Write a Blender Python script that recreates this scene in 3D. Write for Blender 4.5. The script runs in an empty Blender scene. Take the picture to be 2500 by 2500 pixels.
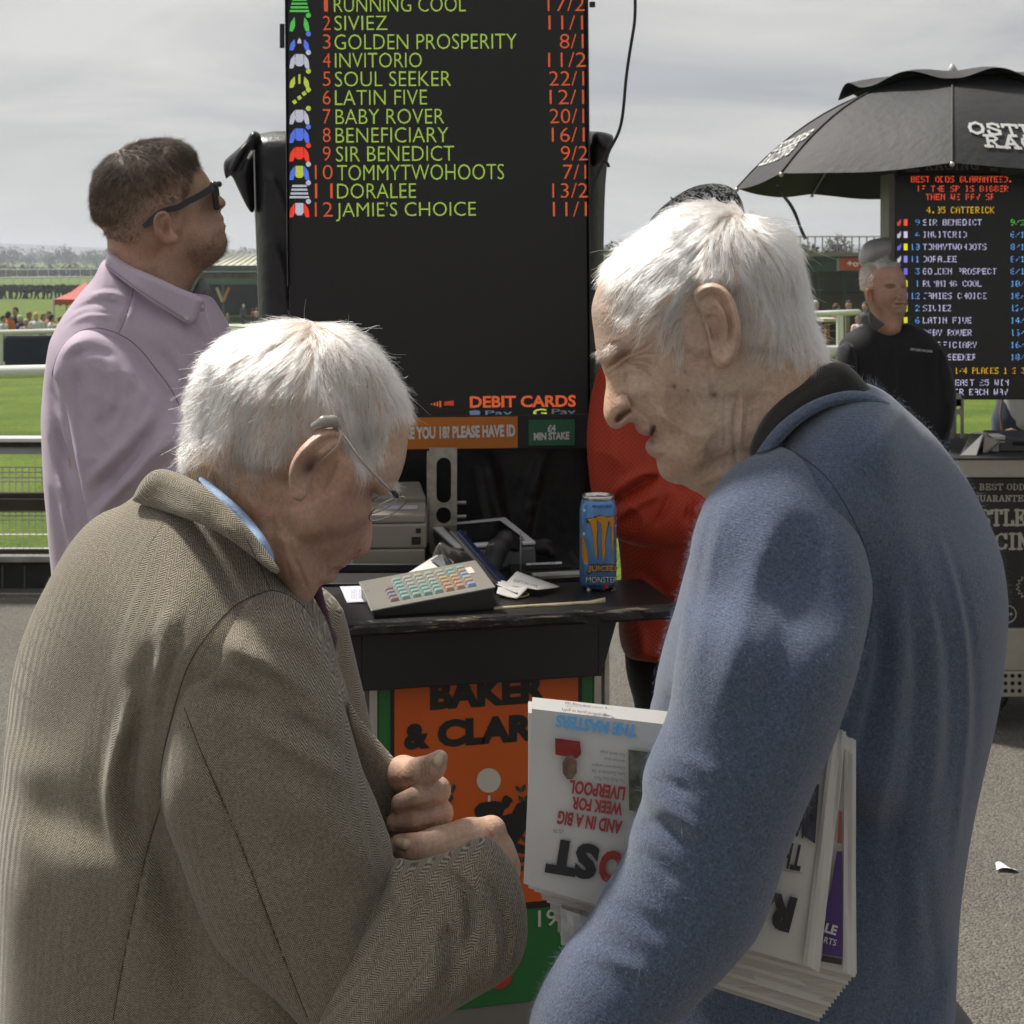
import bpy, math, random
import numpy as np
from mathutils import Matrix, Vector, kdtree
R_ = random.Random(7)
NR = np.random.RandomState(11)
sc = bpy.context.scene
COL = sc.collection
# ------------------------------------------------------------------ camera
FX, CX, HY, CH = 3500.0, 1250.0, 640.0, 1.65
cam = bpy.data.objects.new('camera', bpy.data.cameras.new('camera'))
COL.objects.link(cam)
cam.location = (0, 0, CH); cam.rotation_euler = (math.radians(90), 0, 0)
cam.data.sensor_width = 36; cam.data.lens = 36*FX/2500; cam.data.shift_y = -(1250-HY)/2500
cam.data.clip_end = 6000; cam.data.clip_start = .05
cam.data.dof.use_dof = True; cam.data.dof.focus_distance = 1.45; cam.data.dof.aperture_fstop = 26
sc.camera = cam
# ------------------------------------------------------------------ world, sun, exposure
SUN = Vector((-0.50, 0.44, 1.0)).normalized()
SKYLEVEL = 1.0
wd = bpy.data.worlds.new("World"); sc.world = wd; wd.use_nodes = True
nt = wd.node_tree; N = nt.nodes; L = nt.links; N.clear()
sky = N.new('ShaderNodeTexSky'); sky.sky_type = 'NISHITA'; sky.sun_disc = False
sky.sun_elevation = math.asin(SUN.z); sky.sun_rotation = math.atan2(SUN.x, SUN.y)
sky.air_density = 1.0; sky.dust_density = 2.5
tc = N.new('ShaderNodeTexCoord'); sep = N.new('ShaderNodeSeparateXYZ'); L.new(tc.outputs['Generated'], sep.inputs[0])
# cloud sheet: the direction is divided by its height, so the layer streaks towards the horizon
mz = N.new('ShaderNodeMath'); mz.operation = 'MAXIMUM'; mz.inputs[1].default_value = 0.03; L.new(sep.outputs['Z'], mz.inputs[0])
ad = N.new('ShaderNodeMath'); ad.operation = 'ADD'; ad.inputs[1].default_value = 0.24; L.new(mz.outputs[0], ad.inputs[0])
vd = N.new('ShaderNodeVectorMath'); vd.operation = 'SCALE'
iv = N.new('ShaderNodeMath'); iv.operation = 'DIVIDE'; iv.inputs[0].default_value = 1.0; L.new(ad.outputs[0], iv.inputs[1])
L.new(tc.outputs['Generated'], vd.inputs[0]); L.new(iv.outputs[0], vd.inputs['Scale'])
mp = N.new('ShaderNodeMapping'); mp.inputs['Scale'].default_value = (0.75, 1.25, 0.3); mp.inputs['Rotation'].default_value = (0, 0, .25); L.new(vd.outputs[0], mp.inputs[0])
no = N.new('ShaderNodeTexNoise'); no.inputs['Scale'].default_value = 1.35; no.inputs['Detail'].default_value = 7; no.inputs['Roughness'].default_value = .56; no.inputs['Distortion'].default_value = .5
L.new(mp.outputs[0], no.inputs['Vector'])
cr = N.new('ShaderNodeValToRGB'); L.new(no.outputs['Fac'], cr.inputs[0])
e = cr.color_ramp.elements
e[0].position = .30; e[0].color = (.37, .385, .42, 1)
e[1].position = .62; e[1].color = (.65, .645, .625, 1)
x = e.new(.46); x.color = (.50, .50, .50, 1)
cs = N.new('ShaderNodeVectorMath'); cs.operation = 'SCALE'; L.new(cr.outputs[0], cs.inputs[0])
dt = N.new('ShaderNodeVectorMath'); dt.operation = 'DOT_PRODUCT'; dt.inputs[1].default_value = SUN; L.new(tc.outputs['Generated'], dt.inputs[0])   # sky brighter on the sun's side, dimmed behind the camera to cut fill light
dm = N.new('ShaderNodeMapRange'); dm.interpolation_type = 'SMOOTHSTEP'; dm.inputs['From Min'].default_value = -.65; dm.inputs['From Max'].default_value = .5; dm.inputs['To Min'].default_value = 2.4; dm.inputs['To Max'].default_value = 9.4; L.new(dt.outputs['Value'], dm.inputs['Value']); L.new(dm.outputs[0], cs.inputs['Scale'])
cov = N.new('ShaderNodeMapRange'); cov.inputs['From Min'].default_value = .30; cov.inputs['From Max'].default_value = .50; cov.inputs['To Min'].default_value = .80; cov.inputs['To Max'].default_value = .985
L.new(no.outputs['Fac'], cov.inputs['Value'])
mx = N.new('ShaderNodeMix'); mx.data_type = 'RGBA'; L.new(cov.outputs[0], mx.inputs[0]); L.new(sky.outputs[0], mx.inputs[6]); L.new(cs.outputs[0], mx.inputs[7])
# thin pale veil near the horizon
hz = N.new('ShaderNodeMapRange'); hz.inputs['From Min'].default_value = 0.0; hz.inputs['From Max'].default_value = .10; hz.inputs['To Min'].default_value = .75; hz.inputs['To Max'].default_value = 0
L.new(sep.outputs['Z'], hz.inputs['Value'])
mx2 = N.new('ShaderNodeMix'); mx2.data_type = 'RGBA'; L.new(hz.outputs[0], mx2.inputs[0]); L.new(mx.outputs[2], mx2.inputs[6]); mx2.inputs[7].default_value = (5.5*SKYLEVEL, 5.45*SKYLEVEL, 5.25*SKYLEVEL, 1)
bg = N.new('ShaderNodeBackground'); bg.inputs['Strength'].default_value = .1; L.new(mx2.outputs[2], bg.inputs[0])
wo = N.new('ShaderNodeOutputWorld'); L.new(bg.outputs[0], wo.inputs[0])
sl = bpy.data.lights.new('sun', 'SUN'); sl.energy = 5.0; sl.angle = math.radians(7); sl.color = (1, .955, .88)
so = bpy.data.objects.new('sun', sl); COL.objects.link(so); so.rotation_euler = (-SUN).to_track_quat('-Z', 'Y').to_euler()
vs = sc.view_settings; vs.view_transform = 'Standard'; vs.look = 'None'; vs.exposure = .2; vs.gamma = 1; vs.use_curve_mapping = False
sc.cycles.max_bounces = 6; sc.cycles.diffuse_bounces = 3; sc.cycles.glossy_bounces = 3; sc.cycles.transmission_bounces = 6; sc.cycles.transparent_max_bounces = 16
sc.cycles.use_denoising = True; sc.cycles.caustics_reflective = False; sc.cycles.caustics_refractive = False
sc.cycles.use_adaptive_sampling = True; sc.cycles.adaptive_threshold = .02

# ------------------------------------------------------------------ helpers
def P(px, py, Y):
    return Vector(((px-CX)/FX*Y, Y, CH-(py-HY)/FX*Y))
def onz(px, py, z):
    Y = (CH-z)*FX/(py-HY)
    return Vector(((px-CX)/FX*Y, Y, z))
def tag(o, label=None, cat=None, group=None, kind=None):
    if label: o['label'] = label
    if cat: o['category'] = cat
    if group: o['group'] = group
    if kind: o['kind'] = kind
    return o
def empty(name, loc=(0, 0, 0), label=None, cat=None, group=None):
    o = bpy.data.objects.new(name, None); COL.objects.link(o); o.location = loc; o.empty_display_size = .05
    return tag(o, label, cat, group)
def link(name, me, mat=None, parent=None, smooth=False):
    o = bpy.data.objects.new(name, me); COL.objects.link(o)
    if mat is not None and len(me.materials) == 0: me.materials.append(mat)
    if smooth and len(me.polygons): me.polygons.foreach_set('use_smooth', [True]*len(me.polygons))
    if parent is not None:
        o.parent = parent; o.matrix_parent_inverse = Matrix.Translation(parent.location).inverted()
    return o
def mesh(name, v, f, mat=None, parent=None, smooth=False):
    me = bpy.data.meshes.new(name); me.from_pydata([tuple(a) for a in v], [], [tuple(a) for a in f]); me.update()
    return link(name, me, mat, parent, smooth)
class MB:
    """collects shapes that form ONE part"""
    def __init__(s): s.v = []; s.f = []
    def add(s, v, f):
        n = len(s.v); s.v += [Vector(a) for a in v]; s.f += [tuple(i+n for i in a) for a in f]; return s
    def hexa(s, p):  # 8 points: bottom 4 ccw, top 4 ccw
        return s.add(p, [(3, 2, 1, 0), (4, 5, 6, 7), (0, 1, 5, 4), (1, 2, 6, 5), (2, 3, 7, 6), (3, 0, 4, 7)])
    def box(s, c, size, M=None, bev=0.0):
        x, y, z = [a/2 for a in size]; c = Vector(c)
        if bev <= 0:
            p = [Vector(q) for q in ((-x, -y, -z), (x, -y, -z), (x, y, -z), (-x, y, -z), (-x, -y, z), (x, -y, z), (x, y, z), (-x, y, z))]
            p = [c+q for q in p]
            if M is not None: p = [M @ q for q in p]
            return s.hexa(p)
        b = min(bev, x*.9, y*.9, z*.9)
        def ring(zz, ins):
            X, Y = x-ins, y-ins
            r = b
            return [Vector(q) for q in ((-X+r*.3, -Y, zz), (X-r*.3, -Y, zz), (X, -Y+r*.3, zz), (X, Y-r*.3, zz), (X-r*.3, Y, zz), (-X+r*.3, Y, zz), (-X, Y-r*.3, zz), (-X, -Y+r*.3, zz))]
        rs = [ring(-z, b), ring(-z+b*.3, b*.3), ring(-z+b, 0), ring(z-b, 0), ring(z-b*.3, b*.3), ring(z, b)]
        v = []; f = []
        for r in rs: v += [c+q for q in r]
        for k in range(5):
            for i in range(8):
                j = (i+1) % 8; f.append((k*8+i, k*8+j, k*8+8+j, k*8+8+i))
        f.append(tuple(range(7, -1, -1))); f.append(tuple(40+i for i in range(8)))
        if M is not None: v = [M @ q for q in v]
        return s.add(v, f)
    def tube(s, pts, r, n=8, cap=True):
        pts = [Vector(p) for p in pts]; rr = r if isinstance(r, (list, tuple)) else [r]*len(pts)
        v = []; f = []; up = Vector((0.13, .07, 1)).normalized(); prev = None
        for i, p in enumerate(pts):
            t = (pts[min(i+1, len(pts)-1)]-pts[max(i-1, 0)]).normalized()
            a = prev if prev is not None else (up if abs(t.dot(up)) < .95 else Vector((1, 0, 0)))
            a = (a-t*a.dot(t)).normalized(); b = t.cross(a); prev = a
            for k in range(n):
                th = 2*math.pi*k/n; v.append(p+(a*math.cos(th)+b*math.sin(th))*rr[i])
        m = len(pts)
        for i in range(m-1):
            for k in range(n):
                j = (k+1) % n; f.append((i*n+k, i*n+j, (i+1)*n+j, (i+1)*n+k))
        if cap: f.append(tuple(range(n-1, -1, -1))); f.append(tuple((m-1)*n+k for k in range(n)))
        return s.add(v, f)
    def lathe(s, c, prof, n=24, M=None):
        c = Vector(c); v = []; f = []
        for r, z in prof:
            for k in range(n):
                th = 2*math.pi*k/n; q = Vector((r*math.cos(th), r*math.sin(th), z))
                if M is not None: q = M @ q
                v.append(c+q)
        for i in range(len(prof)-1):
            for k in range(n):
                j = (k+1) % n; f.append((i*n+k, i*n+j, (i+1)*n+j, (i+1)*n+k))
        f.append(tuple(range(n-1, -1, -1))); f.append(tuple((len(prof)-1)*n+k for k in range(n)))
        return s.add(v, f)
    def slab(s, q, th):  # q: 4 corners, th: thickness vector
        q = [Vector(a) for a in q]; th = Vector(th)
        return s.hexa([a+th for a in q]+q)
    def build(s, name, mat, parent=None, smooth=False, bevel=0):
        o = mesh(name, s.v, s.f, mat, parent, smooth)
        if bevel:
            m = o.modifiers.new('b', 'BEVEL'); m.width = bevel; m.segments = 2; m.limit_method = 'ANGLE'; m.angle_limit = .6
        return o

# ---------------- materials
def mat(name, col=(.5, .5, .5), rough=.6, metal=0, spec=.5, noise=None, bump=None, sheen=0, emis=None, estr=1, coat=0, col2=None, attr=None, trans=0, alpha=1, sss=0, space='Object', stretch=None, ior=1.5):
    m = bpy.data.materials.new(name); m.use_nodes = True
    nt = m.node_tree; N = nt.nodes; L = nt.links
    b = N['Principled BSDF']; b.inputs['Base Color'].default_value = (*col, 1); b.inputs['Roughness'].default_value = rough
    b.inputs['Metallic'].default_value = metal; b.inputs['Specular IOR Level'].default_value = spec; b.inputs['IOR'].default_value = ior
    b.inputs['Sheen Weight'].default_value = sheen; b.inputs['Coat Weight'].default_value = coat; b.inputs['Transmission Weight'].default_value = trans
    b.inputs['Alpha'].default_value = alpha
    if sss:
        b.inputs['Subsurface Weight'].default_value = sss; b.inputs['Subsurface Radius'].default_value = (1, .35, .18); b.inputs['Subsurface Scale'].default_value = .006
    if emis: b.inputs['Emission Color'].default_value = (*emis, 1); b.inputs['Emission Strength'].default_value = estr
    tc = N.new('ShaderNodeTexCoord'); vec = tc.outputs[space]
    if stretch:
        mpn = N.new('ShaderNodeMapping'); mpn.inputs['Scale'].default_value = stretch; L.new(vec, mpn.inputs[0]); vec = mpn.outputs[0]
    cur = None
    if attr:
        a = N.new('ShaderNodeAttribute'); a.attribute_name = attr; cur = a.outputs['Color']
    if noise:
        sc_, amt = noise[0], noise[1]
        n1 = N.new('ShaderNodeTexNoise'); n1.inputs['Scale'].default_value = sc_; n1.inputs['Detail'].default_value = 6; n1.inputs['Roughness'].default_value = .65; L.new(vec, n1.inputs['Vector'])
        mr = N.new('ShaderNodeMapRange'); mr.inputs['From Min'].default_value = .3; mr.inputs['From Max'].default_value = .7; L.new(n1.outputs['Fac'], mr.inputs['Value'])
        if col2 is not None and cur is None:
            k = N.new('ShaderNodeMix'); k.data_type = 'RGBA'; L.new(mr.outputs[0], k.inputs[0]); k.inputs[6].default_value = (*col, 1); k.inputs[7].default_value = (*col2, 1); cur = k.outputs[2]
        else:
            mr.inputs['To Min'].default_value = 1-amt; mr.inputs['To Max'].default_value = 1+amt
            k = N.new('ShaderNodeVectorMath'); k.operation = 'SCALE'; L.new(mr.outputs[0], k.inputs['Scale'])
            if cur is not None: L.new(cur, k.inputs[0])
            else: k.inputs[0].default_value = col
            cur = k.outputs[0]
    if cur is not None: L.new(cur, b.inputs['Base Color'])
    if bump:
        n2 = N.new('ShaderNodeTexNoise'); n2.inputs['Scale'].default_value = bump[0]; n2.inputs['Detail'].default_value = 5; L.new(vec, n2.inputs['Vector'])
        bp = N.new('ShaderNodeBump'); bp.inputs['Strength'].default_value = bump[1]; bp.inputs['Distance'].default_value = bump[2] if len(bump) > 2 else .002
        L.new(n2.outputs['Fac'], bp.inputs['Height']); L.new(bp.outputs[0], b.inputs['Normal'])
    return m
def math_node(N, L, op, a, b=None, c=None):
    n = N.new('ShaderNodeMath'); n.operation = op
    for i, q in enumerate((a, b, c)):
        if q is None: continue
        if isinstance(q, (int, float)): n.inputs[i].default_value = q
        else: L.new(q, n.inputs[i])
    return n.outputs[0]

# ---------------- numpy fields
def chaikin(p, n=2, closed=True):
    p = np.array(p, float)
    for _ in range(n):
        q = np.roll(p, -1, 0) if closed else p[1:]
        a = p if closed else p[:-1]
        r = np.empty((len(a)*2, 2)); r[0::2] = a*.75+q*.25; r[1::2] = a*.25+q*.75
        if not closed: r = np.vstack([p[:1], r, p[-1:]])
        p = r
    return p
def seg_dist(X, Y, p, closed=False):
    d = np.full(X.shape, 1e9)
    n = len(p)
    for i in range(n if closed else n-1):
        a = p[i]; b = p[(i+1) % n]; ab = b-a; l2 = max(ab @ ab, 1e-12)
        t = np.clip(((X-a[0])*ab[0]+(Y-a[1])*ab[1])/l2, 0, 1)
        d = np.minimum(d, (X-a[0]-t*ab[0])**2+(Y-a[1]-t*ab[1])**2)
    return np.sqrt(d)
def inside(X, Y, p):
    r = np.zeros(X.shape, bool); n = len(p)
    for i in range(n):
        a = p[i]; b = p[(i+1) % n]
        if a[1] == b[1]: continue
        c = (a[1] > Y) != (b[1] > Y)
        r ^= c & (X < (b[0]-a[0])*(Y-a[1])/(b[1]-a[1])+a[0])
    return r
def blur(a, s):
    if s < .3: return a
    r = int(3*s)+1; k = np.exp(-.5*(np.arange(-r, r+1)/s)**2); k /= k.sum()
    for ax in (0, 1):
        pad = [(0, 0), (0, 0)]; pad[ax] = (r, r); q = np.pad(a, pad, 'edge'); o = np.zeros_like(a)
        for i, w in enumerate(k): o += w*(q[i:i+a.shape[0], :] if ax == 0 else q[:, i:i+a.shape[1]])
        a = o
    return a
def shep(X, Y, ctl, sig=70.):
    ctl = np.array(ctl, float); num = np.zeros(X.shape+(ctl.shape[1]-2,)); den = np.zeros(X.shape)
    for c in ctl:
        d2 = (X-c[0])**2+(Y-c[1])**2
        w = np.exp(-d2/(2*sig*sig))+1e-3/(1+d2/(sig*sig))
        num += w[..., None]*c[2:]; den += w
    return num/den[..., None]
class Waves:
    def __init__(s, seed, n=28, lo=6, hi=60):
        r = np.random.RandomState(seed); k = r.normal(size=(n, 3)); k /= np.linalg.norm(k, axis=1)[:, None]
        f = lo*(hi/lo)**r.rand(n); s.k = k*f[:, None]; s.p = r.rand(n)*6.28; s.a = (lo/f)**.9; s.a /= np.sqrt((s.a**2).sum()/2)
    def __call__(s, x, y, z=0):
        o = 0
        for k, p, a in zip(s.k, s.p, s.a): o = o+a*np.sin(k[0]*x+k[1]*y+k[2]*z+p)
        return o
class Crease:
    def __init__(s, *a): s.w = Waves(*a)
    def __call__(s, x, y, z=0): return .75-np.abs(s.w(x, y, z))**.65
def relief_eval(items, X, Y):
    H = np.zeros(X.shape)
    for it in items:
        if it[0] == 'l':   # line: pts, width, amp
            _, pts, w, a = it[:4]
            x0 = min(p[0] for p in pts)-4*w; x1 = max(p[0] for p in pts)+4*w; y0 = min(p[1] for p in pts)-4*w; y1 = max(p[1] for p in pts)+4*w
            m = (X > x0) & (X < x1) & (Y > y0) & (Y < y1)
            if not m.any(): continue
            pp = chaikin(pts, 2, False) if len(pts) > 2 else np.array(pts, float)
            xm, ym = X[m], Y[m]; best = np.full(xm.shape, 1e18); end = np.ones(xm.shape)
            cl = np.concatenate([[0], np.cumsum(np.linalg.norm(np.diff(pp, axis=0), axis=1))])
            for i in range(len(pp)-1):
                A = pp[i]; ab = pp[i+1]-A; l2 = max(ab @ ab, 1e-12); t = np.clip(((xm-A[0])*ab[0]+(ym-A[1])*ab[1])/l2, 0, 1)
                d2 = (xm-A[0]-t*ab[0])**2+(ym-A[1]-t*ab[1])**2; k = d2 < best; best[k] = d2[k]; u = (cl[i]+t*(cl[i+1]-cl[i]))/cl[-1]; end[k] = np.minimum(u, 1-u)[k]
            H[m] += a*np.exp(-.5*best/(w*w))*(.25+.75*np.clip(end*5, 0, 1))
        elif it[0] == 's':  # step: one-sided fold; pts, width on left side of travel, width on right side, amp
            _, pts, wl, wr, a = it
            w = max(wl, wr)
            x0 = min(p[0] for p in pts)-4*w; x1 = max(p[0] for p in pts)+4*w; y0 = min(p[1] for p in pts)-4*w; y1 = max(p[1] for p in pts)+4*w
            m = (X > x0) & (X < x1) & (Y > y0) & (Y < y1)
            if not m.any(): continue
            pp = chaikin(pts, 2, False) if len(pts) > 2 else np.array(pts, float)
            xm, ym = X[m], Y[m]; best = np.full(xm.shape, 1e18); side = np.zeros(xm.shape); dend = np.ones(xm.shape)
            cl = np.concatenate([[0], np.cumsum(np.linalg.norm(np.diff(pp, axis=0), axis=1))]); tot = cl[-1]
            for i in range(len(pp)-1):
                A = pp[i]; B = pp[i+1]; ab = B-A; l2 = max(ab @ ab, 1e-12)
                t = np.clip(((xm-A[0])*ab[0]+(ym-A[1])*ab[1])/l2, 0, 1)
                dx = xm-A[0]-t*ab[0]; dy = ym-A[1]-t*ab[1]; d2 = dx*dx+dy*dy
                k = d2 < best; best[k] = d2[k]; side[k] = (ab[0]*dy-ab[1]*dx)[k]; u = (cl[i]+t*(cl[i+1]-cl[i]))/tot; dend[k] = (np.minimum(u, 1-u)*4)[k]
            d = np.sqrt(best); ww = np.where(side > 0, wr, wl)
            H[m] += a*np.exp(-.5*(d/ww)**2)*np.clip(dend+.15, 0, 1)
        elif it[0] == 'b':  # blob x,y,rx,ry,rot,amp
            _, x, y, rx, ry, ro, a = it
            c, s_ = math.cos(math.radians(ro)), math.sin(math.radians(ro))
            u = ((X-x)*c+(Y-y)*s_)/rx; v = (-(X-x)*s_+(Y-y)*c)/ry
            H += a*np.exp(-.5*(u*u+v*v))
        elif it[0] == 'r':  # raised or sunk region with soft edge: poly, edge px, amp
            _, pts, ed, a = it
            pp = chaikin(pts, 2, True)
            d = seg_dist(X, Y, pp, True); d[~inside(X, Y, pp)] *= -1
            H += a*(.5+.5*np.tanh(d/ed))
    return H
def surface_nets(F, org, h):
    nx, ny, nz = F.shape
    I = F < 0
    cnt = np.zeros((nx-1, ny-1, nz-1), np.int8)
    for i in (0, 1):
        for j in (0, 1):
            for k in (0, 1): cnt += I[i:nx-1+i, j:ny-1+j, k:nz-1+k]
    act = (cnt > 0) & (cnt < 8); ci = np.argwhere(act); n = len(ci)
    idx = np.full(act.shape, -1, np.int64); idx[act] = np.arange(n)
    off = [(i, j, k) for i in (0, 1) for j in (0, 1) for k in (0, 1)]
    acc = np.zeros((n, 3)); num = np.zeros(n)
    val = {o: F[ci[:, 0]+o[0], ci[:, 1]+o[1], ci[:, 2]+o[2]] for o in off}
    for a in off:
        for ax in range(3):
            if a[ax]: continue
            b = list(a); b[ax] = 1; b = tuple(b)
            va, vb = val[a], val[b]; m = (va < 0) != (vb < 0)
            t = np.where(m, va/np.where(m, va-vb, 1), 0)
            for c in range(3):
                acc[:, c] += np.where(m, a[c]+(t if c == ax else 0), 0)
            num += m
    V = (ci+acc/num[:, None])*h+np.array(org)
    quads = []
    for ax in range(3):
        sl0 = [slice(1, -1)]*3; sl0[ax] = slice(0, -1); sl1 = [slice(1, -1)]*3; sl1[ax] = slice(1, None)
        A = I[tuple(sl0)]; B = I[tuple(sl1)]; ch = A != B
        e = np.argwhere(ch); fl = A[ch]
        e = e+1; e[:, ax] -= 1
        u, v = [(1, 2), (2, 0), (0, 1)][ax]
        def at(du, dv):
            q = e.copy(); q[:, u] -= du; q[:, v] -= dv
            return idx[q[:, 0], q[:, 1], q[:, 2]]
        q = np.stack([at(1, 1), at(0, 1), at(0, 0), at(1, 0)], 1)
        q[~fl] = q[~fl][:, ::-1]
        quads.append(q)
    Q = np.vstack(quads); Q = Q[(Q >= 0).all(1)]
    return V, Q
def relax(V, Q, it=2, lam=.5):
    for _ in range(it):
        for sgn in (lam, -lam*1.02):
            S = np.zeros_like(V); c = np.zeros(len(V))
            for a in range(4):
                for b in ((a+1) % 4, (a+3) % 4):
                    np.add.at(S, Q[:, a], V[Q[:, b]]) if False else None
                    for k in range(3): S[:, k] += np.bincount(Q[:, a], V[Q[:, b], k], minlength=len(V))
                    c += np.bincount(Q[:, a], minlength=len(V))
            V = V+sgn*(S/np.maximum(c, 1)[:, None]-V)
    return V
def np_mesh(name, V, Q, smooth=True):
    me = bpy.data.meshes.new(name); me.vertices.add(len(V)); me.vertices.foreach_set('co', np.ascontiguousarray(V, np.float32).ravel())
    me.loops.add(Q.size); me.loops.foreach_set('vertex_index', Q.ravel().astype(np.int32))
    k = Q.shape[1]
    me.polygons.add(len(Q)); me.polygons.foreach_set('loop_start', np.arange(0, Q.size, k, dtype=np.int32)); me.polygons.foreach_set('loop_total', np.full(len(Q), k, np.int32))
    if smooth: me.polygons.foreach_set('use_smooth', np.ones(len(Q), bool))
    me.update(calc_edges=True); me.validate()
    return me
def proj(V):
    return CX+FX*V[:, 0]/V[:, 1], HY+FX*(CH-V[:, 2])/V[:, 1]
class Vol: pass
def inflate(poly, Yc, h, W, R, relief=(), back=None, yoff=None, sig=70., rough_noise=None, smooth=1, keep=False, cutlow=None):
    """A closed solid whose outline in its own upright plane at distance Yc is POLY, rounded over to the
    half-depth field W with rim radius R (metres); RELIEF are ridges and grooves modelled on its near side."""
    pp = chaikin(poly, 2)
    yp = Yc+(shep(pp[:, 0], pp[:, 1], yoff, sig)[..., 0] if yoff is not None else 0)
    st = np.stack([(pp[:, 0]-CX)/FX*yp, CH-(pp[:, 1]-HY)/FX*yp], 1)
    # a rounded body seen off-axis shows a tangent outside its mid-plane outline: take that off the outline
    tg = np.roll(st, -1, 0)-np.roll(st, 1, 0); tg /= np.maximum(np.linalg.norm(tg, axis=1), 1e-9)[:, None]
    area = np.sum(st[:, 0]*np.roll(st[:, 1], -1)-np.roll(st[:, 0], -1)*st[:, 1])
    nr = np.stack([tg[:, 1], -tg[:, 0]], 1)*(1 if area > 0 else -1)
    g = ((st-np.array([0, CH]))*nr).sum(1)/Yc
    Rp = np.minimum(shep(pp[:, 0], pp[:, 1], R, sig)[..., 0], .2); Wp_ = shep(pp[:, 0], pp[:, 1], W, sig)[..., 0]
    dl = np.sqrt(Rp*Rp+g*g*Wp_*Wp_)-Rp
    dl = np.convolve(np.concatenate([dl[-4:], dl, dl[:4]]), np.ones(9)/9, 'valid')
    st = st-nr*dl[:, None]
    s0, t0 = st.min(0)-3*h; s1, t1 = st.max(0)+3*h
    S = np.arange(s0, s1, h); T = np.arange(t0, t1, h)
    X, Z = np.meshgrid(S, T, indexing='ij')
    d = seg_dist(X, Z, st, True); ins = inside(X, Z, st); d[~ins] *= -1
    db = blur(d, .006/h); w = np.clip(d/.02, 0, 1); d = d*(1-w)+db*w
    px = CX+FX*X/Yc; py = HY+FX*(CH-Z)/Yc
    if yoff is not None:
        for _ in range(4): yq = Yc+shep(px, py, yoff, sig)[..., 0]; px = CX+FX*X/yq; py = HY+FX*(CH-Z)/yq
    Wf = shep(px, py, W, sig)[..., 0]; Rf = shep(px, py, R, sig)[..., 0]
    Rf = np.minimum(Rf, 10)
    E = np.clip(1-d/Rf, 0, 1.6)
    H0 = Wf*np.sqrt(np.clip(1-E*E, 0, 1))
    H0 = blur(H0, .003/h)
    yo = shep(px, py, yoff, sig)[..., 0] if yoff is not None else np.zeros_like(X)
    Yn = Yc+yo-H0
    npx = CX+FX*X/Yn; npy = HY+FX*(CH-Z)/Yn
    rel = relief_eval(relief, npx, npy)
    if rough_noise:
        for (wv, amp, sx, sz) in rough_noise: rel = rel+amp*wv(X*sx, Z*sz)
    Wn = np.maximum(Wf+rel, .003)
    Wb = Wf*(back if back else 1)
    mW = float(max(Wn.max(), Wb.max()))+3*h
    ylo = Yc+float(yo.min())-mW; yhi = Yc+float(yo.max())+mW
    Ys = np.arange(ylo, yhi, h)
    F = np.empty((len(S), len(Ys), len(T)), np.float32)
    for j, y in enumerate(Ys):
        yy = y-(Yc+yo); Wd = np.where(yy < 0, Wn, Wb)
        F[:, j, :] = (yy*yy/(Wd*Wd)+E*E-1)*Wd/2
    V, Q = surface_nets(F, (S[0], Ys[0], T[0]), h)
    if smooth: V = relax(V, Q, smooth)
    r = Vol(); r.V = V; r.Q = Q; r.F = F; r.org = np.array((S[0], Ys[0], T[0])); r.h = h; r.Yc = Yc; r.st = st
    if not keep: r.F = None
    return r
def sdf_mesh(prims, h, k=.006, pad=.02, smooth=1):
    """smooth union of tapered capsules (a, b, ra, rb[, sub]) given in world metres"""
    pts = np.array([list(p[0]) for p in prims]+[list(p[1]) for p in prims], float); rm = max(max(p[2], p[3]) for p in prims)
    lo = pts.min(0)-rm-pad; hi = pts.max(0)+rm+pad
    ax = [np.arange(lo[i], hi[i], h) for i in range(3)]
    X, Y, Z = np.meshgrid(*ax, indexing='ij'); X = X.astype(np.float32); Y = Y.astype(np.float32); Z = Z.astype(np.float32)
    F = None
    for p in prims:
        a = np.array(p[0], float); b = np.array(p[1], float); ab = b-a; l2 = max(ab @ ab, 1e-12)
        t = np.clip(((X-a[0])*ab[0]+(Y-a[1])*ab[1]+(Z-a[2])*ab[2])/l2, 0, 1)
        d = np.sqrt((X-a[0]-t*ab[0])**2+(Y-a[1]-t*ab[1])**2+(Z-a[2]-t*ab[2])**2)-(p[2]+(p[3]-p[2])*t)
        kk = p[4] if len(p) > 4 else k
        if F is None: F = d
        else:
            hh = np.clip(.5+.5*(F-d)/kk, 0, 1); F = F*(1-hh)+d*hh-kk*hh*(1-hh)
    V, Q = surface_nets(F, lo, h)
    if smooth: V = relax(V, Q, smooth)
    return V, Q
def join_np(parts):
    Vs = []; Qs = []; n = 0
    for V, Q in parts: Vs.append(V); Qs.append(Q+n); n += len(V)
    return np.vstack(Vs), np.vstack(Qs)
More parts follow.
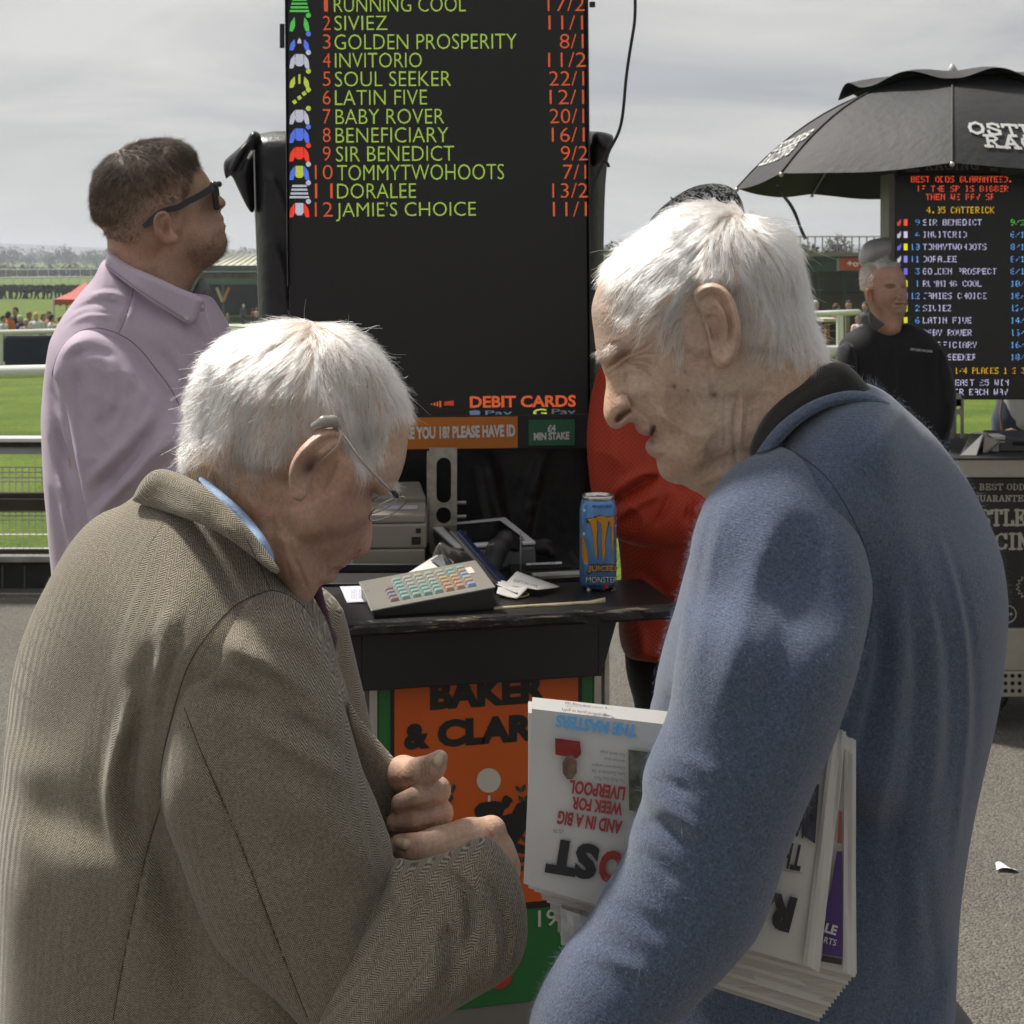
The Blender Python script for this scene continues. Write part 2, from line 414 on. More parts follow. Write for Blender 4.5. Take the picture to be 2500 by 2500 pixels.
def tint(me, V, base, items, seed=3, mott=.06, far=None):
    """per-point skin colour: freckles, ruddy patches, lips; shade of creases and hollows painted in"""
    px, py = proj(V); C = np.tile(np.array(base, float), (len(V), 1))
    wv = Waves(seed, 30, 60, 500)
    q = wv(V[:, 0], V[:, 1], V[:, 2]); C *= (1+mott*np.clip(q, -2, 2))[:, None]
    q2 = Waves(seed+1, 20, 30, 120)(V[:, 0], V[:, 1], V[:, 2]); C[:, 0] *= 1+mott*.5*q2; C[:, 2] *= 1-mott*.5*q2
    for it in items:
        if it[0] == 'b':
            _, x, y, rx, ry, ro, col, al = it
            c, s_ = math.cos(math.radians(ro)), math.sin(math.radians(ro))
            u = ((px-x)*c+(py-y)*s_)/rx; v = (-(px-x)*s_+(py-y)*c)/ry
            w = al*np.exp(-.5*(u*u+v*v))
        else:
            _, pts, wd_, col, al = it
            d = seg_dist(px, py, chaikin(pts, 2, False)); w = al*np.exp(-.5*(d/wd_)**2)
        C = C*(1-w[:, None])+np.array(col)*w[:, None]
    C = np.clip(C, 0, 1)
    a = me.color_attributes.new('Col', 'FLOAT_COLOR', 'POINT')
    buf = np.ones((len(V), 4), np.float32); buf[:, :3] = C; a.data.foreach_set('color', buf.ravel())
def cloth_uv(me, V, axis=None, rot=0, Yc=1.3, bend=.8):
    """cloth grain coordinates: u across, v along the piece"""
    x = V[:, 0]; z = V[:, 2]; y = V[:, 1]-Yc
    if axis is None:
        c, s_ = math.cos(rot), math.sin(rot); u = x*c+z*s_; v = -x*s_+z*c
    else:
        A = chaikin([( (p[0]-CX)/FX*Yc, CH-(p[1]-HY)/FX*Yc) for p in axis], 3, False)
        best = np.full(len(x), 1e9); u = np.zeros(len(x)); v = np.zeros(len(x)); acc = 0
        for i in range(len(A)-1):
            a = A[i]; b = A[i+1]; ab = b-a; l = math.sqrt(ab @ ab)
            t = np.clip(((x-a[0])*ab[0]+(z-a[1])*ab[1])/(l*l), 0, 1)
            dx = x-a[0]-t*ab[0]; dz = z-a[1]-t*ab[1]; dd = dx*dx+dz*dz; sg = np.sign(ab[0]*dz-ab[1]*dx)
            m = dd < best; best[m] = dd[m]; u[m] = (np.sqrt(dd)*sg)[m]; v[m] = (acc+t*l)[m]; acc += l
    u = u+.12*y*np.sign(u)
    at = me.attributes.new('cuv', 'FLOAT_VECTOR', 'POINT'); buf = np.zeros((len(V), 3), np.float32); buf[:, 0] = u; buf[:, 1] = v; at.data.foreach_set('vector', buf.ravel())

# ---------------- text and flat print
_tc = {}
def text_mesh(body, bold=0.0):
    k = (body, bold)
    if k in _tc: return _tc[k]
    c = bpy.data.curves.new('t', 'FONT'); c.body = body; c.size = 1; c.offset = bold; c.resolution_u = 3
    o = bpy.data.objects.new('t', c); me = o.to_mesh()
    V = np.zeros(len(me.vertices)*3); me.vertices.foreach_get('co', V); V = V.reshape(-1, 3)[:, :2].copy()
    F = [tuple(p.vertices) for p in me.polygons]
    o.to_mesh_clear(); bpy.data.objects.remove(o); bpy.data.curves.remove(c)
    V -= V.min(0); b = V.max(0); V /= np.where(b > 0, b, 1)
    _tc[k] = (V, F); return _tc[k]
class Plane:
    """a flat surface in the place; print on it is given where the photograph shows it"""
    def __init__(s, o, u, v):
        s.o = Vector(o); s.u = Vector(u).normalized(); s.v = (Vector(v)-s.u*Vector(v).dot(s.u)).normalized(); s.n = s.u.cross(s.v)
        if s.n.y > 0: s.n = -s.n
    def uv(s, px, py):
        d = Vector(((px-CX)/FX, 1, -(py-HY)/FX)); c = Vector((0, 0, CH))
        t = (s.o-c).dot(s.n)/d.dot(s.n); q = c+d*t-s.o
        return q.dot(s.u), q.dot(s.v)
    def pt(s, a, b, off=0): return s.o+s.u*a+s.v*b+s.n*off
    def at(s, px, py, off=0): a, b = s.uv(px, py); return s.pt(a, b, off)
def poly_print(name, pl, pts, m, parent, off=.0006, fan=False):
    v = [pl.at(x, y, off) for x, y in pts]
    return mesh(name, v, [tuple(range(len(v)))], m, parent)
def text_on(name, pl, body, x0, x1, y0, y1, m, parent, bold=0, off=.0008, slant=0):
    """text box: left/right at x0,x1 and cap top/bottom at y0,y1 in the photograph, level on the plane"""
    V, F = text_mesh(body, bold)
    if 'J' in body: y1 = y1+(y1-y0)*.25
    a0, b1 = pl.uv(x0, y0); a1, b0 = pl.uv(x1, y1)
    v = [pl.pt(a0+(a1-a0)*p[0]+slant*(b1-b0)*p[1], b0+(b1-b0)*p[1], off) for p in V]
    return mesh(name, v, F, m, parent)
def text_dir(name, surf, body, p0, p1, hgt, m, parent, bold=0):
    """text whose baseline runs from p0 to p1 in the photograph; surf(px,py) gives the point"""
    V, F = text_mesh(body, bold)
    p0 = np.array(p0, float); p1 = np.array(p1, float); ex = p1-p0; l = np.linalg.norm(ex); n = np.array([ex[1], -ex[0]])/l*hgt
    v = [surf(*(p0+ex*q[0]+n*q[1])) for q in V]
    return mesh(name, v, F, m, parent)
# slab-serif lettering from strokes (unit box), for the painted bookmaker signs
SER = {
 'O': [[(.5, .02), (.16, .2), (.08, .5), (.16, .8), (.5, .98), (.84, .8), (.92, .5), (.84, .2), (.5, .02)]],
 'S': [[(.85, .72), (.8, .9), (.5, .98), (.18, .88), (.16, .65), (.5, .5), (.84, .36), (.82, .12), (.5, .02), (.18, .1), (.13, .3)]],
 'T': [[(.5, 0), (.5, 1)], [(.02, .96), (.98, .96)], [(.03, .96), (.03, .76)], [(.97, .96), (.97, .76)], [(.28, .03), (.72, .03)]],
 'L': [[(.3, 0), (.3, 1)], [(.08, .04), (.95, .04)], [(.93, .04), (.93, .28)], [(.08, .97), (.55, .97)]],
 'E': [[(.25, 0), (.25, 1)], [(.05, .04), (.93, .04)], [(.05, .96), (.9, .96)], [(.25, .5), (.68, .5)], [(.91, .04), (.91, .26)], [(.88, .96), (.88, .76)], [(.68, .36), (.68, .64)]],
 'R': [[(.25, 0), (.25, 1)], [(.05, .96), (.6, .96), (.82, .75), (.6, .52), (.25, .5)], [(.5, .5), (.82, .04)], [(.05, .03), (.48, .03)], [(.68, .03), (1, .03)]],
 'A': [[(.14, .03), (.5, 1)], [(.5, 1), (.86, .03)], [(.25, .34), (.75, .34)], [(0, .03), (.34, .03)], [(.64, .03), (1, .03)]],
 'C': [[(.88, .72), (.78, .9), (.5, .98), (.18, .8), (.1, .5), (.18, .2), (.5, .02), (.8, .1), (.9, .28)], [(.88, .68), (.88, .97)]],
 'I': [[(.5, 0), (.5, 1)], [(.15, .03), (.85, .03)], [(.15, .97), (.85, .97)]],
 'N': [[(.2, 0), (.2, 1)], [(.2, 1), (.8, 0)], [(.8, 0), (.8, 1)], [(.02, .03), (.38, .03)], [(0, .97), (.25, .97)], [(.62, .97), (1, .97)]],
 'G': [[(.86, .72), (.78, .9), (.5, .98), (.18, .8), (.1, .5), (.18, .2), (.5, .02), (.82, .12)], [(.82, 0), (.82, .42)], [(.55, .42), (1, .42)]],
 'B': [[(.25, 0), (.25, 1)], [(.05, .97), (.6, .97), (.8, .75), (.6, .53), (.25, .52)], [(.6, .53), (.88, .28), (.62, .04), (.05, .03)]],
 'D': [[(.25, 0), (.25, 1)], [(.05, .97), (.55, .97), (.86, .75), (.9, .5), (.86, .25), (.55, .03), (.05, .03)]],
 'U': [[(.2, .97), (.2, .3), (.35, .06), (.65, .06), (.8, .3), (.8, .97)], [(.02, .97), (.4, .97)], [(.62, .97), (1, .97)]],
}
def serif_on(name, surf, body, p0, p1, hgt, m, parent, wt=.16):
    """one row of slab-serif letters, baseline p0 to p1 in plane units given by surf(a,b,off)"""
    mb = MB(); p0 = np.array(p0, float); p1 = np.array(p1, float); ex = (p1-p0); L_ = np.linalg.norm(ex); exn = ex/L_; up = np.array([-exn[1], exn[0]])*hgt
    n = sum(.55 if c == ' ' else (.6 if c == 'I' else 1) for c in body); cw = L_/n; x = 0; q = 0
    for c in body:
        w = cw*(.55 if c == ' ' else (.6 if c == 'I' else 1))
        for st in SER.get(c, []):
            for i in range(len(st)-1):
                a = p0+exn*(x+w*(.05+.9*st[i][0]))+up*st[i][1]; b = p0+exn*(x+w*(.05+.9*st[i+1][0]))+up*st[i+1][1]
                d = b-a; l = np.linalg.norm(d)
                if l < 1e-9: continue
                d /= l; nn = np.array([-d[1], d[0]])*hgt*wt*.5*(1.0 if abs(d[0]) < abs(d[1]) else .62)
                e = d*hgt*wt*.28; q += 1
                off = .0006+.00002*(q % 17)
                mb.add([surf(*(a-e-nn), off), surf(*(b+e-nn), off), surf(*(b+e+nn), off), surf(*(a-e+nn), off)], [(0, 1, 2, 3)])
        x += w
    return mb.build(name, m, parent)

# ---------------- hair
def dark_hair(name, col):
    m = mat(name, col, .45, spec=.35); nt = m.node_tree; N = nt.nodes; L = nt.links; hi = N.new('ShaderNodeHairInfo'); k = N.new('ShaderNodeVectorMath'); k.operation = 'SCALE'; k.inputs[0].default_value = col; L.new(math_node(N, L, 'MULTIPLY_ADD', hi.outputs['Random'], 1.1, .45), k.inputs['Scale']); L.new(k.outputs[0], N['Principled BSDF'].inputs['Base Color']); return m
def hair_mat(name, col, var=.2, rough=.35):
    m = bpy.data.materials.new(name); m.use_nodes = True; nt = m.node_tree; N = nt.nodes; L = nt.links; N.clear()
    h = N.new('ShaderNodeBsdfHairPrincipled'); h.model = 'CHIANG'; h.parametrization = 'COLOR'; h.inputs['Roughness'].default_value = rough; h.inputs['Radial Roughness'].default_value = .6
    hi = N.new('ShaderNodeHairInfo'); s_ = math_node(N, L, 'MULTIPLY_ADD', hi.outputs['Random'], var, 1-var*.6)
    k = N.new('ShaderNodeVectorMath'); k.operation = 'SCALE'; k.inputs[0].default_value = col; L.new(s_, k.inputs['Scale']); L.new(k.outputs[0], h.inputs['Color'])
    o = N.new('ShaderNodeOutputMaterial'); L.new(h.outputs[0], o.inputs[0]); return m
def sample(r, Pn):
    g = (Pn-r.org)/r.h; sh = np.array(r.F.shape)-2
    i = np.clip(np.floor(g).astype(int), 0, sh); f = np.clip(g-i, 0, 1)
    o = 0
    for a in (0, 1):
        for b in (0, 1):
            for c in (0, 1):
                w = (f[:, 0] if a else 1-f[:, 0])*(f[:, 1] if b else 1-f[:, 1])*(f[:, 2] if c else 1-f[:, 2]); o = o+w*r.F[i[:, 0]+a, i[:, 1]+b, i[:, 2]+c]
    return o
def fgrad(r, Pn):
    e = r.h*1.5; G = np.zeros_like(Pn)
    for k in range(3):
        d = np.zeros(3); d[k] = e; G[:, k] = sample(r, Pn+d)-sample(r, Pn-d)
    return G/np.maximum(np.linalg.norm(G, axis=1), 1e-9)[:, None]
def hair(name, r, masks, dirs, length, ng, ns, lift, mt, parent, rad=.00012, clump=.6, noise=.25, curl=.0, seed=1, K=8, sig=60., base=.0006, stray=.02, grav=.0):
    """strands grown from the scalp; MASKS: (polygon, density); DIRS: combing direction (px,py,dx,dy); LENGTH: (px,py,m)"""
    rs = np.random.RandomState(seed); V = r.V; px, py = proj(V); dens = np.zeros(len(V))
    for pl, dn in masks:
        dens[inside(px, py, chaikin(pl, 2))] = dn
    dens = dens/dens.sum()
    def integrate(idx, jit):
        p = V[idx]+rs.normal(size=(len(idx), 3))*jit; n0 = fgrad(r, p); f = sample(r, p); p = p-n0*f[:, None]
        x0, y0 = proj(p); Ln = shep(x0, y0, length, sig*1.3)[..., 0]*rs.uniform(.75, 1.12, len(idx)); wvs = [Waves(seed*7+k, 16, 25, 160) for k in range(3)]
        path = [p.copy()]; rv = rs.normal(size=p.shape)*noise*.5
        for k in range(K):
            x, y = proj(p); d2 = shep(x, y, dirs, sig); d = np.stack([d2[:, 0], np.zeros(len(p)), -d2[:, 1]], 1)
            d /= np.maximum(np.linalg.norm(d, axis=1), 1e-6)[:, None]
            n = fgrad(r, p); t = d-n*(d*n).sum(1)[:, None]; t /= np.maximum(np.linalg.norm(t, axis=1), .25)[:, None]
            nz = np.stack([w(p[:, 0], p[:, 1], p[:, 2]) for w in wvs], 1)*noise
            v = t+n*(lift*(1-k/K*1.3))+nz*.6+rv*(k/K+.2); v[:, 2] -= grav*k/K
            v /= np.linalg.norm(v, axis=1)[:, None]
            p = p+v*(Ln/K)[:, None]; f = sample(r, p); n = fgrad(r, p); pen = np.clip(base*(1+k*.6)-f, 0, .01); p = p+n*pen[:, None]
            path.append(p.copy())
        return np.stack(path, 1)
    gi = rs.choice(len(V), ng, p=dens); Gp = integrate(gi, r.h*.5)
    ci = rs.choice(len(V), ns, p=dens); root = V[ci]+rs.normal(size=(ns, 3))*r.h*.6
    kd = kdtree.KDTree(ng)
    for i in range(ng): kd.insert(Gp[i, 0], i)
    kd.balance(); near = np.array([kd.find(q)[1] for q in root])
    off = root-Gp[near, 0]; t = np.linspace(0, 1, K+1)[None, :, None]
    lf = rs.uniform(.55, 1.0, ns)
    G = Gp[near]; tt = np.linspace(0, 1, K+1)[None, :]*lf[:, None]*K; i0 = np.clip(np.floor(tt).astype(int), 0, K-1); fr = (tt-i0)[..., None]
    ar = np.arange(ns)[:, None]; G = G[ar, i0]*(1-fr)+G[ar, i0+1]*fr
    S = G+off[:, None, :]*(1-clump*t**.8)
    S += (rs.normal(size=(ns, 1, 3))*t**1.5*.0012*(1+noise*4))+rs.normal(size=(ns, 1, 3))*t**2*(rs.rand(ns, 1, 1) < stray)*.008
    if curl: S += curl*np.sin(t*9+rs.rand(ns, 1, 1)*6)*rs.normal(size=(ns, 1, 3))*t
    hc = bpy.data.hair_curves.new(name); hc.add_curves([K+1]*ns); hc.position_data.foreach_set('vector', np.ascontiguousarray(S, np.float32).ravel())
    a = hc.attributes.get('radius') or hc.attributes.new('radius', 'FLOAT', 'POINT')
    rr = np.tile(rad*np.linspace(1, .35, K+1), ns)*np.repeat(rs.uniform(.7, 1.25, ns), K+1); a.data.foreach_set('value', rr.astype(np.float32))
    o = bpy.data.objects.new(name, hc); COL.objects.link(o); hc.materials.append(mt); o.parent = parent; o.matrix_parent_inverse = Matrix.Translation(parent.location).inverted()
    return o
def fabric(name, col, kind='plain', rough=.85, sheen=.3, var=.12, dark=None, seed=1, bumpd=.0012, scale=1.0):
    m = mat(name, col, rough, spec=.25, sheen=sheen); nt = m.node_tree; N = nt.nodes; L = nt.links; b = N['Principled BSDF']; b.inputs['Sheen Roughness'].default_value = .4
    tc = N.new('ShaderNodeTexCoord'); obj = tc.outputs['Object']
    at = N.new('ShaderNodeAttribute'); at.attribute_name = 'cuv'; sp = N.new('ShaderNodeSeparateXYZ'); L.new(at.outputs['Vector'], sp.inputs[0]); u, v = sp.outputs[0], sp.outputs[1]
    n1 = N.new('ShaderNodeTexNoise'); n1.inputs['Scale'].default_value = 5; n1.inputs['Detail'].default_value = 5; L.new(obj, n1.inputs['Vector'])
    n2 = N.new('ShaderNodeTexNoise'); n2.inputs['Scale'].default_value = 420; n2.inputs['Detail'].default_value = 2; L.new(obj, n2.inputs['Vector'])
    base = math_node(N, L, 'MULTIPLY_ADD', n1.outputs['Fac'], var*2, 1-var)
    fine = math_node(N, L, 'MULTIPLY_ADD', n2.outputs['Fac'], .9 if kind in ('herring', 'knit') else .25, .55 if kind in ('herring', 'knit') else .875)
    mx_ = N.new('ShaderNodeMix'); mx_.data_type = 'RGBA'; mx_.inputs[7].default_value = (*col, 1); mx_.inputs[6].default_value = (*(dark or tuple(c*.6 for c in col)), 1)
    if kind == 'herring':
        cw, pt = .0048*scale, .0023*scale
        tri = math_node(N, L, 'PINGPONG', math_node(N, L, 'ADD', u, 20.0), cw)
        ph_ = math_node(N, L, 'MULTIPLY', math_node(N, L, 'ADD', math_node(N, L, 'MULTIPLY', tri, 1.15), v), 2*math.pi/pt)
        w_ = math_node(N, L, 'SINE', ph_); w_ = math_node(N, L, 'MULTIPLY_ADD', w_, .55, .5)
        w_ = math_node(N, L, 'ADD', w_, math_node(N, L, 'MULTIPLY_ADD', n2.outputs['Fac'], .4, -.2)); L.new(w_, mx_.inputs[0]); hgt = w_
    elif kind == 'knit':
        w_ = math_node(N, L, 'SINE', math_node(N, L, 'MULTIPLY', v, 2*math.pi/.0021)); w2 = math_node(N, L, 'SINE', math_node(N, L, 'MULTIPLY', u, 2*math.pi/.0024))
        n3 = N.new('ShaderNodeTexNoise'); n3.inputs['Scale'].default_value = 520; n3.inputs['Detail'].default_value = 4; n3.inputs['Roughness'].default_value = .8; L.new(obj, n3.inputs['Vector'])
        mr = N.new('ShaderNodeMapRange'); mr.inputs['From Min'].default_value = .36; mr.inputs['From Max'].default_value = .66; L.new(n3.outputs['Fac'], mr.inputs['Value']); L.new(mr.outputs[0], mx_.inputs[0])
        hgt = math_node(N, L, 'ADD', math_node(N, L, 'MULTIPLY_ADD', w_, .05, .5), math_node(N, L, 'MULTIPLY', n3.outputs['Fac'], 1.2))
    elif kind == 'grid':
        a = math_node(N, L, 'PINGPONG', math_node(N, L, 'ADD', math_node(N, L, 'ADD', u, v), 20.0), .0045); c = math_node(N, L, 'PINGPONG', math_node(N, L, 'ADD', math_node(N, L, 'SUBTRACT', u, v), 20.0), .0045)
        k = math_node(N, L, 'LESS_THAN', math_node(N, L, 'MINIMUM', a, c), .00055); L.new(k, mx_.inputs[0]); mx_.inputs[6].default_value = (*col, 1); mx_.inputs[7].default_value = (*(dark or col), 1); hgt = k
    else:
        mx_.inputs[0].default_value = 1.0; hgt = n2.outputs['Fac']
    k = N.new('ShaderNodeVectorMath'); k.operation = 'SCALE'; L.new(mx_.outputs[2], k.inputs[0]); L.new(math_node(N, L, 'MULTIPLY', base, fine), k.inputs['Scale']); L.new(k.outputs[0], b.inputs['Base Color'])
    bp = N.new('ShaderNodeBump'); bp.inputs['Strength'].default_value = .55; bp.inputs['Distance'].default_value = bumpd; L.new(hgt, bp.inputs['Height']); L.new(bp.outputs[0], b.inputs['Normal'])
    return m
def amp(rel, k): return [tuple(list(r[:-1])+[r[-1]*k]) for r in rel]
GV = {}
from mathutils.bvhtree import BVHTree
def seam(parent, rows, m, name='seam'):
    """stitched seams: thin cords laid on the cloth where the photograph shows them"""
    tr = [BVHTree.FromPolygons([tuple(p) for p in V], Q.tolist()) for V, Q in GV[parent.name]]
    for pts, rad in rows:
        cc = chaikin(pts, 3, False); L_ = []
        for x, y in cc:
            d = Vector(((x-CX)/FX, 1, -(y-HY)/FX)).normalized(); best = None
            for t in tr:
                h = t.ray_cast(Vector((0, 0, CH)), d)
                if h[0] is not None and (best is None or h[3] < best[1]): best = (h[0], h[3])
            if best: L_.append(best[0]+d*rad*.1)
        if len(L_) > 2: mb = MB(); mb.tube(L_, rad*.6, 5); mb.build(name, m, parent, True)
def garment(name, m, parent, poly, Yc, h, W, R, relief=(), noise=None, yoff=None, back=None, axis=None, rot=0, sig=110., smooth=1, fuzz=None):
    r = inflate(poly, Yc, h, W, R, relief, back=back, yoff=yoff, rough_noise=noise, sig=sig, smooth=smooth, keep=fuzz is not None); me = np_mesh(name, r.V, r.Q); cloth_uv(me, r.V, axis, rot, Yc); o = link(name, me, m, parent, True); GV.setdefault(parent.name, []).append((r.V, r.Q))
    if fuzz: f = hair('fuzz', r, [([(-300, -300), (2900, -300), (2900, 3200), (-300, 3200)], 1)], [(1200, 1500, .2, 1)], [(1200, 1500, fuzz[1])], 400, fuzz[0], .8, fuzz[2], parent, rad=.00005, clump=0, noise=.25, K=3, base=.0001, stray=0); f['kind'] = 'stuff'; f.data.name = 'fuzz'
    return o
def skin(name, **k):
    return mat(name, (.5, .35, .25), .5, spec=.4, attr='Col', noise=(210, .16), bump=(420, .8, .0009), sss=.05, **k)
def legs(parent, x, y, top, m, shoe, yaw=0, spread=.1, name='trousers'):
    c, s_ = math.cos(yaw), math.sin(yaw); b = Vector((x, y, 0)); d = Vector((-s_, c, 0))*spread; pr = [(b-d*.4+Vector((0, 0, top)), b+d*.4+Vector((0, 0, top)), .11, .11)]
    for q in (-1, 1): pr += [(b+d*q*.8+Vector((0, 0, top-.1)), b+d*q+Vector((0, 0, .46)), .10, .075), (b+d*q+Vector((0, 0, .46)), b+d*q+Vector((0, 0, .08)), .075, .06)]
    V, Q = sdf_mesh(pr, .014, .04)
    link(name, np_mesh(name, V, Q), m, parent, True)
    for q in (-1, 1):
        f = b+d*q; e_ = Vector((c, s_, 0))
        V, Q = sdf_mesh([(f-e_*.07+Vector((0, 0, .045)), f+e_*.14+Vector((0, 0, .035)), .04, .035), (f+Vector((0, 0, .1)), f+Vector((0, 0, .05)), .04, .04)], .008, .02); V[:, 2] = np.maximum(V[:, 2], .002)
        link('shoe', np_mesh('shoe', V, Q), shoe, parent, True)
def body_core(x, y, zt, lean=0, sh=.11, wid='y'):
    """the part of the body that the clothes hide"""
    d = Vector((0, sh, 0)) if wid == 'y' else Vector((sh, 0, 0)); b = Vector((x, y, 0))
    T = b+Vector((lean, 0, zt)); pr = [(T, b+Vector((0, 0, .95)), .06, .09, .05), (T-d*.8-Vector((0, 0, .05)), T+d*.8-Vector((0, 0, .05)), .035, .035, .05)]
    for s in (-1, 1):
        pr += [(b+d*.5*s+Vector((0, 0, .9)), b+d*.5*s+Vector((0, 0, .46)), .065, .05, .04), (b+d*.5*s+Vector((0, 0, .46)), b+d*.5*s+Vector((0, 0, .1)), .055, .04, .03)]
    return pr
BLACKSHOE = mat('black_leather', (.015, .013, .012), .35)
# ================================================================== SETTING
def ground_z(y):
    return float(np.interp(y, [0, 7.3, 15, 30, 42, 54, 100, 380, 700, 1200, 2500], [0, 0, -.15, -.5, -1.3, -2.1, -2.2, -2.2, -.5, 5, 18]))
# --- materials
def tarmac_mat():
    m = mat('tarmac', (.12, .112, .10), .92); nt = m.node_tree; N = nt.nodes; L = nt.links; b = N['Principled BSDF']
    tc = N.new('ShaderNodeTexCoord')
    v = N.new('ShaderNodeTexVoronoi'); v.inputs['Scale'].default_value = 150; L.new(tc.outputs['Object'], v.inputs['Vector'])
    n1 = N.new('ShaderNodeTexNoise'); n1.inputs['Scale'].default_value = 1.3; n1.inputs['Detail'].default_value = 6; L.new(tc.outputs['Object'], n1.inputs['Vector'])
    n2 = N.new('ShaderNodeTexNoise'); n2.inputs['Scale'].default_value = 140; n2.inputs['Detail'].default_value = 3; L.new(tc.outputs['Object'], n2.inputs['Vector'])
    s1 = N.new('ShaderNodeSeparateXYZ'); L.new(v.outputs['Color'], s1.inputs[0])
    a = math_node(N, L, 'MULTIPLY_ADD', s1.outputs[0], .6, .62); c = math_node(N, L, 'MULTIPLY_ADD', n1.outputs['Fac'], .7, .66)
    d = math_node(N, L, 'MULTIPLY_ADD', n2.outputs['Fac'], 1.0, .5)
    a = math_node(N, L, 'MULTIPLY', a, c); a = math_node(N, L, 'MULTIPLY', a, d)
    k = N.new('ShaderNodeVectorMath'); k.operation = 'SCALE'; k.inputs[0].default_value = (.135, .124, .105); L.new(a, k.inputs['Scale']); L.new(k.outputs[0], b.inputs['Base Color'])
    bp = N.new('ShaderNodeBump'); bp.inputs['Strength'].default_value = .9; bp.inputs['Distance'].default_value = .006
    hh = math_node(N, L, 'SUBTRACT', n2.outputs['Fac'], v.outputs['Distance']); L.new(hh, bp.inputs['Height']); L.new(bp.outputs[0], b.inputs['Normal'])
    return m
def grass_mat():
    m = mat('grass', (.05, .09, .02), .9, spec=.2); nt = m.node_tree; N = nt.nodes; L = nt.links; b = N['Principled BSDF']
    tc = N.new('ShaderNodeTexCoord')
    n1 = N.new('ShaderNodeTexNoise'); n1.inputs['Scale'].default_value = .55; n1.inputs['Detail'].default_value = 9; n1.inputs['Roughness'].default_value = .7; L.new(tc.outputs['Object'], n1.inputs['Vector'])
    n2 = N.new('ShaderNodeTexNoise'); n2.inputs['Scale'].default_value = 26; n2.inputs['Detail'].default_value = 5; L.new(tc.outputs['Object'], n2.inputs['Vector'])
    r = N.new('ShaderNodeValToRGB'); L.new(n1.outputs['Fac'], r.inputs[0]); e = r.color_ramp.elements
    e[0].position = .35; e[0].color = (.062, .112, .010, 1); e[1].position = .65; e[1].color = (.135, .185, .020, 1)
    a = math_node(N, L, 'MULTIPLY_ADD', n2.outputs['Fac'], 1.6, .2)
    k = N.new('ShaderNodeVectorMath'); k.operation = 'SCALE'; L.new(r.outputs[0], k.inputs[0]); L.new(a, k.inputs['Scale']); L.new(k.outputs[0], b.inputs['Base Color'])
    bp = N.new('ShaderNodeBump'); bp.inputs['Strength'].default_value = .8; bp.inputs['Distance'].default_value = .05; L.new(n2.outputs['Fac'], bp.inputs['Height']); L.new(bp.outputs[0], b.inputs['Normal'])
    return m
GRASS = grass_mat()
def strip(name, ys, x0, x1, dz, m):
    v = []; f = []
    for y in ys: v += [(x0*max(1, y/60), y, ground_z(y)+dz), (x1*max(1, y/60), y, ground_z(y)+dz)]
    for i in range(len(ys)-1): f.append((2*i, 2*i+1, 2*i+3, 2*i+2))
    return tag(mesh(name, v, f, m), kind='structure')
strip('racecourse_tarmac', [-12, 0, 7.3], -30, 30, 0, tarmac_mat())
strip('grass_field', [7.3, 10, 15, 22, 30, 36, 42, 54, 100, 200, 380, 500, 700, 1200, 2500], -60, 60, -.001, GRASS)
hill = mat('hill_ground', (.05, .065, .04), .95, noise=(.01, .4))
def ridge(name, y, base, prof, x0, x1, m, kind='structure'):
    """a rolling ridge with depth"""
    n = 60; v = []; f = []
    for i in range(n+1):
        x = x0+(x1-x0)*i/n; h = prof(i/n)
        v += [(x, y-60, base), (x, y, base+h), (x, y+220, base)]
    for i in range(n): a = 3*i; f += [(a, a+3, a+4, a+1), (a+1, a+4, a+5, a+2)]
    return tag(mesh(name, v, f, m, smooth=True), kind=kind)
wv1 = Waves(4, 12, 3, 30)
ridge('distant_hills', 2100, 6, lambda t: 17+4.5*float(wv1(t*3, .3))+4*math.sin(t*9), -1500, 1500, hill)
# --- foliage clouds
def leaves(blobs, n, size, seed=1, flat=.4):
    r = np.random.RandomState(seed); V = []; F = []
    vol = np.array([b[3]*b[4]*b[5] for b in blobs]); pick = r.choice(len(blobs), n, p=vol/vol.sum())
    B = np.array([b[:6] for b in blobs])[pick]
    d = r.normal(size=(n, 3)); d /= np.linalg.norm(d, axis=1)[:, None]; rad = r.rand(n)**.45
    c = B[:, :3]+d*B[:, 3:6]*rad[:, None]
    a = r.normal(size=(n, 3)); a /= np.linalg.norm(a, axis=1)[:, None]; b_ = np.cross(a, r.normal(size=(n, 3))); b_ /= np.linalg.norm(b_, axis=1)[:, None]
    s = size*(.5+r.rand(n))[:, None]
    q = np.stack([c-a*s, c-b_*s*flat*1.2, c+a*s, c+b_*s*flat*1.2], 1).reshape(-1, 3)
    return q, np.arange(4*n).reshape(n, 4)
leafm = mat('leaf_dark', (.035, .05, .022), .8, noise=(.4, .5), space='Object')
leafp = mat('leaf_grey', (.07, .07, .05), .9, noise=(.3, .4))
bark = mat('bark', (.075, .06, .045), .9, noise=(20, .4))
